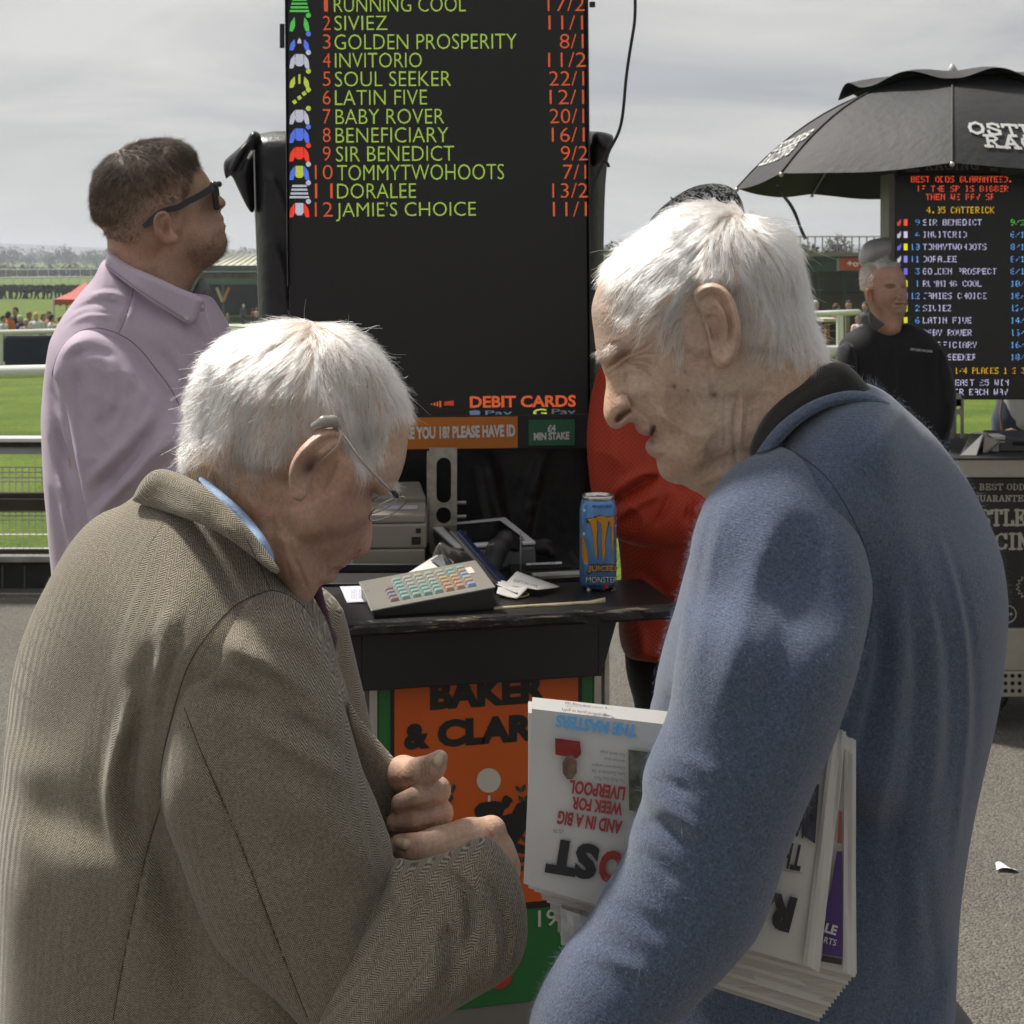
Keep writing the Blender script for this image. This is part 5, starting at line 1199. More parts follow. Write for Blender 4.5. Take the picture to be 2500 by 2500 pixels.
cslab('slot', [(1282, 1390, 2.637), (1283, 1384, 2.655), (1393, 1379, 2.68), (1395, 1385, 2.665)], .001, mat('slot_black', (.003, .003, .003), .6), cx_, 0)
cslab('red_lights', [(1272, 1350, 2.755), (1272, 1347, 2.765), (1334, 1347, 2.79), (1333, 1350, 2.78)], .001, mat('red_strip', (.25, .02, .01), .5), cx_, 0)
cslab('corner_plate', [(1382, 1347, 2.82), (1407, 1388, 2.66), (1419, 1386, 2.665), (1400, 1346, 2.83)], .0012, mat('plate_grey', (.03, .03, .032), .3), cx_, 0)
sk = empty('receipt_spike', onz(1271, 1412, tz), 'upright metal receipt spike with slips of paper on it', 'spike')
b0 = onz(1271, 1410, tz); mb = MB(); mb.tube([b0, b0+Vector((0, 0, .04)), P(1271, 1300, b0.y), P(1271.5, 1292, b0.y)], [.0016, .0016, .0013, .0003], 8); mb.build('needle', alu, sk, True)
mb = MB(); mb.lathe(b0+Vector((.012, -.03, 0)), [(.03, 0), (.03, .004), (.02, .008), (.003, .010)], 20); mb.build('base', mat('spike_base', (.05, .05, .05), .25, .6), sk, True)
def sheet(name, cor, m, par, amp=.004, nx_=8, ny_=6, seed=1, th=.0004):
    q = [P(*c) for c in cor]; w = Waves(seed, 10, 20, 90); v = []; f = []
    for j in range(ny_+1):
        for i in range(nx_+1):
            a, b = i/nx_, j/ny_; p = q[0].lerp(q[1], a).lerp(q[3].lerp(q[2], a), b); p = p.copy(); p.z += amp*float(w(p.x, p.y))*.6; p.y -= amp*float(w(p.y, p.x, 3))*.4; v.append(p)
    for j in range(ny_):
        for i in range(nx_): a = j*(nx_+1)+i; f.append((a, a+1, a+nx_+2, a+nx_+1))
    o = mesh(name, v, f, m, par, True); s = o.modifiers.new('s', 'SOLIDIFY'); s.thickness = th; return o
sheet('receipt', [(1230, 1426, 2.50), (1312, 1446, 2.46), (1368, 1436, 2.52), (1262, 1391, 2.54)], paperw, sk, .003, seed=2)
sheet('receipt', [(1212, 1438, 2.46), (1262, 1450, 2.44), (1292, 1430, 2.47), (1216, 1426, 2.48)], paperw, sk, .005, seed=5)
sheet('receipt', [(1208, 1424, 2.49), (1262, 1441, 2.45), (1275, 1426, 2.49), (1222, 1416, 2.51)], paperw, sk, .006, seed=6)
text_dir('receipt_print', lambda x, y: P(x, y, 2.46), 'CLARKE', (1278, 1418), (1254, 1414), 7, mat('ink_grey', (.12, .12, .12), .7), sk); text_dir('receipt_print', lambda x, y: P(x, y, 2.46), 'BAKER AND', (1312, 1428), (1280, 1420), 6, mat('ink_grey', (.12, .12, .12), .7), sk)
rb = onz(1255, 1453, tz+.002); mb = MB(); pts = [rb+Vector((.025*math.cos(t), .020*math.sin(t)*(1+.15*math.sin(3*t)), .001)) for t in [k*.2618 for k in range(25)]]; mb.tube(pts, .0011, 6)
tag(mb.build('rubber_band', mat('tan_rubber', (.42, .33, .13), .5), None, True), 'yellowish rubber band lying on the counter', 'rubber band')
a, b = onz(1206, 1487, tz), onz(1478, 1470, tz); n_ = 24; v = []; f = []; w9 = Waves(31, 10, 30, 200)
for i in range(n_+1):
    t = i/n_; c = a.lerp(b, t); wd_ = .005*(1-.25*math.sin(t*9))+.0012*float(w9(t, 0)); lift = .0012+.0035*max(0, t-.85)*8
    v += [c+Vector((0, -wd_, .0006)), c+Vector((0, 0, .0028+lift)), c+Vector((0, wd_, .0008+lift))]
for i in range(n_): k = 3*i; f += [(k, k+3, k+4, k+1), (k+1, k+4, k+5, k+2)]
o = mesh('masking_tape_strip', v, f, mat('old_tape', (.42, .37, .22), .5, noise=(60, .25)), None, True); o.modifiers.new('s', 'SOLIDIFY').thickness = .0006
tag(o, 'long cream strip of tape along the front edge of the counter', 'tape')
r1 = empty('loose_receipt', onz(870, 1450, tz), 'white receipt curling over the left end of the counter', 'receipt')
sheet('paper', [(829, 1434, 2.52), (848, 1470, 2.42), (918, 1468, 2.42), (910, 1430, 2.53)], mat('receipt_lilac', (.58, .58, .66), .7), r1, .004, seed=8)
for k in range(5): text_dir('receipt_print', lambda x, y: P(x, y, 2.40), '|||| ||| |||', (858, 1443+k*4.5), (900, 1442+k*4.5), 2.2, mat('ink_grey2', (.2, .2, .22), .7), r1)
# the can
cn = empty('drink_can', onz(1460, 1441, tz), 'tall blue energy drink can with orange claw marks', 'can'); cc0 = onz(1460, 1434, tz); Rr = .0327; Hc = .163
cmat = mat('can_blue', (.10, .25, .52), .28, .35, noise=(30, .06)); csil = mat('can_silver', (.62, .62, .6), .25, .9)
mb = MB(); mb.lathe(cc0, [(.024, 0), (.0285, .003), (Rr, .012), (Rr, Hc-.024), (.031, Hc-.016), (.0285, Hc-.006)], 48); mb.build('can_body', cmat, cn, True)
mb = MB(); mb.lathe(cc0, [(.0285, Hc-.0062), (.0285, Hc-.001), (.0278, Hc+.0012), (.0262, Hc+.0008), (.0258, Hc-.004), (.001, Hc-.0035)], 40); mb.build('can_lid', csil, cn, True)
mb = MB(); mb.box(cc0+Vector((.002, -.004, Hc-.0015)), (.013, .018, .0015), bev=.0006); mb.build('ring_pull', csil, cn)
mb = MB(); mb.lathe(cc0, [(.0235, -.0001), (.0245, .0002), (.0292, .0035), (.0288, .0028)], 40); mb.build('can_base', mat('can_dark', (.02, .02, .02), .3, .6), cn, True)
def canpt(x, y, off=.0004):
    s = (x-1460)/FX*(cc0.y-Rr); th = max(-1.5, min(1.5, math.asin(max(-.999, min(.999, s/Rr))))) ; z = CH-(y-HY)/FX*(cc0.y-Rr*math.cos(th)); zl = z-cc0.z
    r = Rr if zl < Hc-.024 else np.interp(zl, [Hc-.024, Hc-.016, Hc-.006], [Rr, .031, .0285])
    r += off; th = math.asin(max(-.999, min(.999, s/r))); return Vector((cc0.x+r*math.sin(th), cc0.y-r*math.cos(th), z))
def canpoly(name, pts, m, off=.0004):
    bm = bmesh.new(); vs_ = [bm.verts.new((x, y, 0)) for x, y in pts]; bm.faces.new(vs_); bmesh.ops.triangulate(bm, faces=bm.faces[:])
    for _ in range(2):
        bmesh.ops.subdivide_edges(bm, edges=[e for e in bm.edges if abs(e.verts[0].co.x-e.verts[1].co.x) > 6], cuts=1, use_grid_fill=False); bmesh.ops.triangulate(bm, faces=bm.faces[:])
    v = [canpt(p.co.x, p.co.y, off) for p in bm.verts]; bm.verts.index_update(); f = [tuple(q.index for q in fa.verts) for fa in bm.faces]; bm.free()
    return mesh(name, v, f, m, cn)
import bmesh
cor_ = mat('can_orange', (.58, .25, .02), .35, .2); cdk = mat('can_navy', (.012, .018, .05), .4)
claws = [[(1430, 1268), (1445, 1264), (1457, 1266), (1454, 1274), (1456, 1290), (1454, 1320), (1456, 1345), (1455, 1366), (1450, 1352), (1447, 1330), (1445, 1305), (1441, 1284), (1437, 1274)],
         [(1452, 1262), (1466, 1259), (1480, 1263), (1483, 1272), (1476, 1278), (1478, 1300), (1474, 1325), (1476, 1350), (1471, 1373), (1467, 1350), (1466, 1322), (1467, 1295), (1464, 1278), (1458, 1272)],
         [(1477, 1266), (1488, 1261), (1498, 1262), (1500, 1275), (1496, 1290), (1498, 1310), (1495, 1332), (1495, 1348), (1493, 1356), (1491, 1335), (1490, 1305), (1491, 1288), (1486, 1274)]]
for c in claws:
    cxm = sum(p[0] for p in c)/len(c); cym = sum(p[1] for p in c)/len(c)
    canpoly('claw_outline', [(cxm+(x-cxm)*1.28, cym+(y-cym)*1.03) for x, y in c], cdk, .0003); canpoly('claw_mark', c, cor_, .0006)
def cantext(body, x0, x1, y0, y1, m, bold=.03, off=.0008):
    V, F = text_mesh(body, bold); v = [canpt(x0+(x1-x0)*p[0], y1+(y0-y1)*p[1], off) for p in V]; return mesh('can_lettering', v, F, m, cn)
cantext('MANGO LOCO', 1444, 1493, 1233, 1240, cdk, .01); cantext('JUICED', 1431, 1506, 1377, 1401, cdk, .12, .0006); cantext('JUICED', 1433, 1504, 1380, 1398, cor_, .04); cantext('MONSTER', 1428, 1506, 1407, 1423, cdk, .09, .0006); cantext('MONSTER', 1429, 1505, 1408, 1422, mat('can_cream', (.6, .66, .62), .4), .0); cantext('ENERGY', 1429, 1469, 1427, 1434, cdk, .05); cantext('JUICE', 1488, 1506, 1427, 1434, cdk, .05)
canpoly('can_fruit', [(1475, 1424), (1482, 1426), (1484, 1433), (1479, 1438), (1474, 1434), (1472, 1427)], mat('can_red', (.4, .03, .02), .4), .0007)
rl = random.Random(8); dcol = [cor_, cdk, mat('can_pale', (.6, .6, .62), .4), mat('can_rust', (.35, .1, .02), .4)]
canpoly('can_artwork', [(1419, 1300), (1425, 1320), (1430, 1345), (1434, 1372), (1424, 1378), (1419, 1350)], cor_, .0005)
for k in range(26):
    x = rl.choice([rl.uniform(1419, 1437), rl.uniform(1500, 1507)]) if k < 18 else rl.uniform(1424, 1500); y = rl.uniform(1245, 1395) if k < 18 else rl.uniform(1437, 1443); s = rl.uniform(1.2, 3.2)
    canpoly('can_artwork', [(x+s*math.cos(t)*(1+.4*rl.random()), y+1.5*s*math.sin(t)) for t in (0, 1, 2.2, 3.3, 4.4, 5.4)], dcol[k % 4], .0007)
# ================================================================== THE SECOND BOOKMAKER: umbrella, screen, stand
um = empty('umbrella', P(2325, 640, 6.0), 'large black vented umbrella lettered in white over the second bookmaker', 'umbrella')
nyl = mat('black_nylon', (.011, .011, .013), .68, sheen=.05, bump=(26, .35, .01)); nwm = mat('umbrella_white', (.62, .62, .6), .7)
UC = P(2325, 640, 6.0); UR = .9; UROT = -math.radians(17.1); ZT = 1.972; UH = .44
def ust(ph, rho, lift=0.0, R0=1.0):
    """canopy point: angle, relative radius"""
    k = (ph+math.pi/2)/(math.pi/4); f = k-math.floor(k); sag = math.sin(math.pi*f)
    ph0 = ph; ph = ph+UROT; r = UR*rho*R0*(1-.055*sag*rho); z = ZT+UH*(1-rho**2.3)-.020*sag*rho**1.5-.10*max(0, rho-.97)*sag
    zf = .035*max(0, -math.sin(ph0))*rho
    return Vector((UC.x+r*math.cos(ph), 6.0+r*math.sin(ph), z+lift+zf))
for g in range(8):
    a0 = -math.pi/2+g*math.pi/4; mb = MB(); v = []; f = []; na, nr = 14, 16; wv = Waves(70+g, 10, 6, 30)
    for j in range(nr+1):
        for i in range(na+1):
            ph = a0+math.pi/4*i/na; rho = .06+.94*j/nr; p = ust(ph, rho); p.z += .004*float(wv(p.x, p.y))*math.sin(math.pi*i/na); v.append(p)
    for j in range(nr):
        for i in range(na): k = j*(na+1)+i; f.append((k, k+1, k+na+2, k+na+1))
    mesh('canopy_panel', v, f, nyl, um, True)
    # vent layer
    v = []; f = []; nr = 8
    for j in range(nr+1):
        for i in range(na+1):
            ph = a0+math.pi/4*i/na; b = j/nr; rho = .02+.50*b; q = math.sin(math.pi*i/na); p = ust(ph, rho, .012+.018*b+.050*b*b*q*q); v.append(p)
    for j in range(nr):
        for i in range(na): k = j*(na+1)+i; f.append((k, k+1, k+na+2, k+na+1))
    mesh('vent_panel', v, f, nyl, um, True)
    mb = MB(); mb.tube([ust(a0, .04+.96*k/14, .004) for k in range(15)], .0035, 6); mb.build('seam', nyl, um)
    mb = MB(); mb.tube([ust(a0, .04+.96*k/14, -.006) for k in range(15)], .004, 6); mb.build('rib', mat('rib_steel', (.3, .3, .3), .35, .8), um)
    mb = MB(); p = ust(a0, .55, -.01); mb.tube([p, Vector((UC.x, 6.0, ZT-.02))], .004, 6); mb.build('stretcher', mat('rib_steel', (.3, .3, .3), .35, .8), um)
    p = ust(a0, 1.0, -.004); mb = MB(); mb.lathe(p, [(.001, -.012), (.008, -.008), (.009, 0), (.006, .006), (.001, .008)], 10); mb.build('rib_tip', mat('tip_metal', (.55, .53, .5), .35, .7), um, True)
mb = MB(); mb.lathe(Vector((UC.x, 6.0, ZT+UH+.02)), [(.02, 0), (.022, .02), (.014, .035), (.008, .045), (.001, .05)], 14); mb.build('finial', mat('finial_white', (.5, .5, .5), .4), um, True)
mb = MB(); mb.tube([(UC.x, 6.0, ZT+UH), (UC.x, 6.0, .05)], .018, 10); mb.build('pole', mat('pole_steel', (.25, .25, .25), .4, .7), um)
def gore(k):
    a0 = -math.pi/2+k*math.pi/4
    def f(a, b, off=0):  # a 0..1 across, b 0..1 from rim inwards
        ph = a0+math.pi/4*a; p = ust(ph, 1-b, .006+off*3); return p
    return f
serif_on('umbrella_lettering', gore(0), 'OSTLERS', (.09, .126), (.86, .126), .058, nwm, um, .34)
serif_on('umbrella_lettering', gore(0), 'RACING', (.17, .070), (.80, .070), .052, nwm, um, .34)
serif_on('umbrella_lettering', gore(6), 'OSTLERS', (.08, .160), (.95, .160), .052, nwm, um, .34)
serif_on('umbrella_lettering', gore(6), 'RACING', (.12, .095), (.88, .095), .050, nwm, um, .34)
cc = chaikin([(1897, 452), (1912, 478), (1930, 500), (1945, 530), (1955, 560), (1966, 584)], 2, False); v = []; f = []
for i, (x, y) in enumerate(cc): w = 5.5; v += [P(x-w*.6, y+w*.3, 5.35+.01*math.sin(i*.5)), P(x+w*.6, y-w*.3, 5.36)]
for i in range(len(cc)-1): f.append((2*i, 2*i+1, 2*i+3, 2*i+2))
o = mesh('tie_strap', v, f, nyl, um); o.modifiers.new('s', 'SOLIDIFY').thickness = .002
# --- screen
SPl = Plane(P(2340, 640, 5.8), (1, .04, -.004), (-.03, 0, 1))
sn = empty('odds_screen', SPl.pt(0, 0), 'second bookmaker\'s black odds screen with white dot lettering', 'odds board')
plbox('casing', SPl, 2176, 2600, 424, 976, .12, blk, sn, -.004)
plbox('frame_side', SPl, 2170, 2182, 424, 974, .12, mat('frame_grey', (.2, .19, .17), .5, .4), sn, .004)
plbox('glass_panel', SPl, 2184, 2600, 430, 972, .01, mat('screen_gloss', (.008, .008, .009), .22, bump=(3, .1, .01)), sn, .001, 0)
plbox('header_board', SPl, 2198, 2449, 330, 425, .03, blk, sn, -.02)
gl = mat('header_grey', (.22, .2, .19), .7)
def sps(pl, off0=.001):
    return lambda a, b, off=0: pl.pt(a, b, off0+off)
def spx(pl, x, y): return pl.uv(x, y)
serif_on('header_lettering', sps(SPl, -.0185), 'RACING', spx(SPl, 2260, 414), spx(SPl, 2396, 413), .032, gl, sn, .17)
text_on('header_lettering', Plane(SPl.o-SPl.n*.019, SPl.u, SPl.v), 'ODDS', 2211, 2245, 412, 420, gl, sn, .03); text_on('header_lettering', Plane(SPl.o-SPl.n*.019, SPl.u, SPl.v), 'NO.', 2418, 2437, 410, 418, gl, sn, .03)
F57 = {'A': '7E0909097E', 'B': '7F49494936', 'C': '3E41414122', 'D': '7F4141413E', 'E': '7F49494941', 'F': '7F09090901', 'G': '3E41494932', 'H': '7F0808087F', 'I': '00417F4100', 'J': '2040413F01', 'K': '7F08142241', 'L': '7F40404040', 'M': '7F020C027F', 'N': '7F0204087F', 'O': '3E4141413E', 'P': '7F09090906', 'R': '7F09192946', 'S': '4649494931', 'T': '01017F0101', 'U': '3F4040403F', 'V': '1F2040201F', 'W': '3F4038403F', 'X': '6314081463', 'Y': '0708700807', 'Z': '6151494543', '0': '3E5149453E', '1': '00427F4000', '2': '4261514946', '3': '2141454B31', '4': '1814127F10', '5': '2745454539', '6': '3C4A494930', '7': '0171090503', '8': '3649494936', '9': '064949291E', '/': '2010080402', "'": '0005030000', '.': '0060600000', '£': '487E494242', ' ': '0000000000', ':': '0036360000'}
def dots(body, x0, yc, cw, ch, m, drop=.28, seed=1):
    r = random.Random(seed); mb = MB(); dx = cw/6.2; dy = ch/7
    for i, c in enumerate(body):
        g = F57.get(c, '0000000000'); dc = r.choice([0, 1, 3, 4, 9, 9]) if drop else 9; dc2 = r.choice([1, 3, 9]) if drop else 9
        for k in range(5):
            b = int(g[2*k:2*k+2], 16)
            if k == dc or k == dc2: continue
            for j in range(7):
                if b >> j & 1:
                    x = x0+i*cw+k*dx; y = yc-ch/2+j*dy; q = [SPl.at(x, y+dy*.82, .003), SPl.at(x+dx*.8, y+dy*.82, .003), SPl.at(x+dx*.8, y, .003), SPl.at(x, y, .003)]; mb.add(q, [(0, 1, 2, 3)])
    return mb.build('dot_lettering', m, sn)
def em(name, c, s): return mat(name, (.01, .01, .01), .6, emis=c, estr=s)
eR = em('dots_red', (.95, .10, .03), 1.0); eY = em('dots_yellow', (.95, .55, .02), .9); eW = em('dots_white', (.70, .66, .95), .95); eB = em('dots_blue', (.15, .42, .95), 1.1); eG = em('dots_green', (.15, .8, .08), .9)
dots('BEST ODDS GUARANTEED.', 2224, 438, 11.9, 15, eR, seed=3); dots('IF THE SP IS BIGGER', 2237, 461, 11.9, 15, eR, seed=4); dots('THEN WE PAY SP', 2260, 481, 12.2, 15, eR, seed=5); dots('4.05 CATTERICK', 2262, 513, 11.9, 16, eY, seed=6)
rws = [('9', 'SIR BENEDICT', '9/2', eG), ('4', 'INVITORIO', '6/1', eB), ('10', 'TOMMYTWOHOOTS', '8/1', eB), ('11', 'DORALEE', '8/1', eB), ('3', 'GOLDEN PROSPECT', '8/1', eB), ('1', 'RUNNING COOL', '10/1', eB), ('12', 'JAMIES CHOICE', '10/1', eB), ('2', 'SIVIEZ', '12/1', eB), ('6', 'LATIN FIVE', '14/1', eB), ('7', 'BABY ROVER', '16/1', eB), ('8', 'BENEFICIARY', '16/1', eB), ('5', 'SOUL SEEKER', '18/1', eB)]
icn = [((.9, .1, .05), (.8, .1, .1)), ((.7, .6, .8), (.7, .7, .9)), ((.85, .8, .02), (.2, .2, .9)), ((.3, .25, .85), (.8, .8, .9)), ((.2, .15, .8), (.2, .15, .8)), ((.7, .8, .05), (.7, .8, .05)), ((.5, .2, .8), (.5, .2, .8)), ((.8, .8, .02), (.8, .8, .02)), ((.8, .7, .02), (.8, .7, .02)), ((.7, .7, .7), (.7, .7, .7)), ((.2, .3, .9), (.2, .3, .9)), ((.7, .8, .1), (.7, .8, .1))]
for i, (n, nm, od, oc) in enumerate(rws):
    y = 543+i*29.9; dots(n.rjust(2), 2222, y, 12.5, 15, eB, seed=20+i); dots(nm, 2253, y, 12.1, 15, eW, seed=40+i); dots(od, 2467, y, 12.1, 15, oc, seed=60+i)
    poly_print('silks_icon', SPl, [(2206, y-8), (2215, y-8), (2215, y+8), (2206, y+8)], em('silk', icn[i][0], .8), sn, .003)
    poly_print('silks_icon', SPl, [(2190, y+8), (2190, y-1), (2194, y-2), (2199, y-9), (2199, y+1), (2196, y+8)], em('silk', icn[i][1], .6), sn, .003)
dots('1/4 PLACES 1 2 3', 2330, 905, 10.9, 15, eY, seed=90); dots('LEAST £5 WIN', 2320, 934, 12, 15, eW, seed=91); dots('OR EACH WAY', 2330, 957, 12, 15, eW, seed=92)
cvs = empty('rolled_cover', P(2130, 615, 5.7), 'shiny grey rolled cover hanging off the left side of the second screen', 'cover')
plain_inflate('cover_roll', [(2095, 634), (2098, 614), (2108, 596), (2122, 586), (2150, 580), (2176, 577), (2176, 622), (2158, 626), (2140, 636), (2118, 645), (2102, 648)], 5.72, .006, [(2140, 610, .07)], [(2140, 610, .045)], mat('grey_pvc', (.42, .42, .43), .28, bump=(8, .4, .02)), cvs)
s3 = empty('support_strut', P(2338, 1120, 5.5), 'slotted pale metal strut under the second screen', 'strut'); SQ = Plane(P(2338, 640, 5.55), (1, 0, 0), (0, 0, 1))
slotted('slotted_plate', SQ, 2322, 2352, 974, 1122, [(2329, 2346, 960, 1000), (2329, 2346, 1010, 1090)], .01, galv, s3)
# --- stand
S2 = empty('bookmaker_stand', (2.1, 5.3, 0), 'steel topped black betting stand with white painted lettering at the right edge', 'stand'); SY = 5.0
def b2(name, px0, px1, py0, py1, y, dep, m, bev=.003):
    a = P(px0, py0, y); c = P(px1, py1, y); mb = MB(); mb.box(((a.x+c.x)/2, y+dep/2, (a.z+c.z)/2), (c.x-a.x, dep, a.z-c.z)); return mb.build(name, m, S2, bevel=bev)
stl = mat('brushed_steel', (.38, .36, .31), .42, .7, noise=(5, .15), bump=(90, .1, .0005))
b2('counter_edge', 2318, 2760, 1122, 1166, SY, .7, stl); b2('counter_top', 2316, 2762, 1118.5, 1121.5, SY-.01, .72, mat('dark_rubber_mat', (.02, .02, .02), .6))
b2('front_panel', 2330, 2750, 1167, 1534, SY+.03, .6, mat('gloss_black_panel', (.010, .010, .010), .28)); b2('steel_plinth', 2326, 2754, 1535, 1638, SY+.01, .64, stl); b2('grille_panel', 2326, 2754, 1640, 1702, SY+.0, .03, stl)
b2('underframe', 2335, 2745, 1640, 1700, SY+.05, .5, blk)
for i in range(14):
    for j in range(3):
        c = P(2420+i*17.4, 1650+j*18.4, SY-.001); mb = MB(); mb.tube([c, c+Vector((0, .02, 0))], .0075, 12); mb.build('grille_hole_disc', mat('hole_shade', (.004, .004, .004), .9) if (i+j) == 0 else bpy.data.materials['hole_shade'], S2)  # dark discs on the steel stand in for the shade inside holes
for x in (2400, 2680):
    c = P(x, 1745, SY+.3); mb = MB(); M = Matrix.Rotation(math.radians(90), 4, 'X'); mb.lathe(Vector((c.x, SY+.25, .075)), [(.001, -.02), (.06, -.02), (.075, -.012), (.075, .012), (.06, .02), (.001, .02)], 20, M); mb.build('wheel', blk, S2)
P2 = Plane(P(2400, 1300, SY+.028), (1, 0, 0), (0, 0, 1)); cw_ = mat('painted_cream', (.42, .40, .35), .7)
sf2 = sps(P2, .0005)
def stx(body, x0, x1, yb, hpx, wt=.18): serif_on('painted_lettering', sf2, body, spx(P2, x0, yb), spx(P2, x1, yb), hpx/FX*SY, cw_, S2, wt)
stx('BEST ODDS', 2390, 2516, 1196, 15); stx('GUARANTEED', 2376, 2530, 1224, 15); stx('OSTLERS', 2362, 2560, 1283, 39, .2); stx('RACING', 2358, 2550, 1341, 39, .2)
v = []; 
for k in range(33):
    t = 2*math.pi*k/32; r = (30 if k % 2 else 22); v.append(P2.at(2510+r*math.cos(t), 1433+r*math.sin(t), .002))
mb = MB(); mb.tube(v, .0022, 5); mb.build('starburst_outline', cw_, S2)
mb = MB(); mb.tube([P2.at(2461+19*math.cos(.262*k), 1499+20*math.sin(.262*k), .002) for k in range(25)], .002, 5); mb.build('age_roundel', cw_, S2); text_on('age_lettering', P2, '18+', 2448, 2473, 1493, 1506, cw_, S2, .03)
# things on it
dsp = empty('ticket_dispenser', P(2375, 1118, 5.15), 'folded shiny steel dispenser on the second stand', 'dispenser'); z2 = CH-(1118.5-HY)/FX*(SY-.01)+.001
def q3(x, y, Y, z=None): p = P(x, y, Y); return p if z is None else Vector((p.x, p.y, z))
mb = MB(); mb.hexa([q3(2343, 1119, 5.05, z2), q3(2384, 1119, 5.05, z2), q3(2398, 1119, 5.25, z2), q3(2352, 1119, 5.25, z2), q3(2371, 1058, 5.12), q3(2399, 1060, 5.10), q3(2412, 1056, 5.22), q3(2378, 1054, 5.22)]); mb.build('steel_body', mat('mirror_steel', (.6, .58, .54), .16, .95, bump=(4, .3, .01)), dsp, bevel=.002)
mb = MB(); mb.hexa([q3(2399, 1119, 5.12, z2), q3(2412, 1119, 5.12, z2), q3(2420, 1119, 5.3, z2), q3(2402, 1119, 5.3, z2), q3(2402, 1062, 5.15), q3(2440, 1078, 5.12), q3(2450, 1074, 5.25), q3(2410, 1056, 5.25)]); mb.build('side_flap', mat('dark_steel', (.2, .18, .15), .3, .8), dsp, bevel=.002)
pp_ = empty('paper_pile', P(2425, 1118, 5.2), 'small pile of white slips beside the steel dispenser', 'paper')
for k in range(9):
    mb = MB(); a = q3(2414+R_.uniform(-2, 2), 1119, 5.2, z2+k*.0062+.003); mb.box((a.x+.022, 5.2+R_.uniform(-.004, .004), a.z), (.05, .08, .0045)); mb.build('slip', paperw, pp_)
cbx = empty('cash_box', P(2480, 1118, 5.2), 'black plastic box with a recessed handle at the right end of the second stand', 'box')
mb = MB(); a = q3(2440, 1119, 5.15, z2); mb.hexa([a+Vector(q) for q in ((0, 0, 0), (.18, 0, 0), (.18, .2, 0), (0, .2, 0), (.006, .01, .05), (.18, .01, .05), (.18, .2, .055), (.006, .2, .055))]); mb.build('case', mat('black_plastic2', (.03, .03, .034), .4), cbx, bevel=.004)
mb = MB(); mb.box(a+Vector((.095, .0035, .030)), (.09, .008, .014), bev=.004); mb.build('handle_shade_block', mat('recess_shade', (.003, .003, .003), .8), cbx)  # black block stands in for the shade of the handle hollow
# person in grey behind the counter
pg = empty('person', (P(2480, 640, 8).x, 8, 0), 'person in a pale grey jumper with a brown bag partly hidden behind the second screen', 'person')
gj = fabric('pale_grey_jersey', (.42, .42, .44), 'plain', .9, .2, .1)
garment('jumper', gj, pg, [(2432, 960), (2440, 860), (2470, 800), (2530, 790), (2590, 850), (2600, 1040), (2520, 1055), (2450, 1060), (2438, 1020)], 8, .012, [(2500, 950, .14)], [(2500, 950, .12)], [('l', [(2470, 960), (2490, 1010), (2480, 1050)], 8, -.02)])
V, Q = sdf_mesh([(P(2500, 720, 8), P(2505, 735, 8), .09, .085), (P(2505, 760, 8), P(2505, 800, 8), .05, .055), (P(2505, 850, 8), P(2505, 1050, 8), .09, .08), (P(2480, 1050, 8), P(2480, 1330, 8), .07, .05), (P(2520, 1050, 8), P(2520, 1330, 8), .07, .05)], .014, .03); link('body', np_mesh('body', V, Q), skinf, pg, True)
legs(pg, P(2500, 640, 8).x, 8, .86, fabric('dark_denim', (.03, .04, .07), 'plain'), BLACKSHOE, math.radians(-90), .1)
bg_ = empty('shoulder_bag', P(2470, 1060, 7.9), 'brown shoulder bag on a thin strap hanging beside the pale grey jumper', 'bag'); lea = mat('brown_leather', (.12, .065, .03), .45, noise=(30, .3))
plain_inflate('bag_body', [(2438, 1062), (2446, 1050), (2470, 1046), (2495, 1052), (2502, 1075), (2495, 1100), (2450, 1100), (2438, 1085)], 7.8, .006, [(2470, 1070, .05)], [(2470, 1070, .03)], lea, bg_)
mb = MB(); mb.tube([P(2446, 1052, 7.78), P(2442, 1010, 7.8), P(2447, 975, 7.82), P(2452, 900, 7.85)], .008, 6); mb.build('strap', lea, bg_)
mb = MB(); mb.tube([P(2452, 1054, 7.74), P(2470, 1048, 7.72), P(2490, 1056, 7.74)], .007, 6); mb.build('handle', mat('tan_handle', (.35, .22, .12), .4), bg_)
# ================================================================== MAN IN THE BLUE JUMPER
bm_ = empty('person', P(1950, 2750, 1.36)*0+Vector((.34, 1.33, 0)), 'white haired man in a blue jumper bending his head, newspaper under his arm', 'person')
Yh = 1.30
headp = [(1456, 858), (1459, 875), (1467, 887), (1472, 904), (1479, 922), (1480, 943), (1476, 966), (1473, 995), (1474, 1016), (1482, 1034), (1492, 1045), (1507, 1048), (1519, 1043), (1530, 1033), (1542, 1030), (1549, 1037), (1552, 1049), (1561, 1059), (1575, 1064), (1590, 1062), (1592, 1068), (1582, 1074), (1575, 1085), (1576, 1099), (1584, 1110), (1596, 1116), (1603, 1122), (1604, 1137), (1610, 1156), (1623, 1172), (1644, 1181), (1668, 1184), (1687, 1196), (1710, 1206), (1740, 1235), (1790, 1260), (1860, 1280), (1950, 1230), (2010, 1120), (2030, 1000), (2022, 890), (2000, 846), (1986, 812), (1974, 780), (1964, 738), (1962, 690), (1953, 640), (1935, 604), (1905, 568), (1868, 546), (1818, 524), (1776, 511), (1727, 501), (1694, 505), (1642, 525), (1606, 551), (1570, 584), (1540, 604), (1514, 628), (1489, 656), (1466, 684), (1451, 720), (1443, 752), (1446, 785), (1451, 818), (1453, 842)]
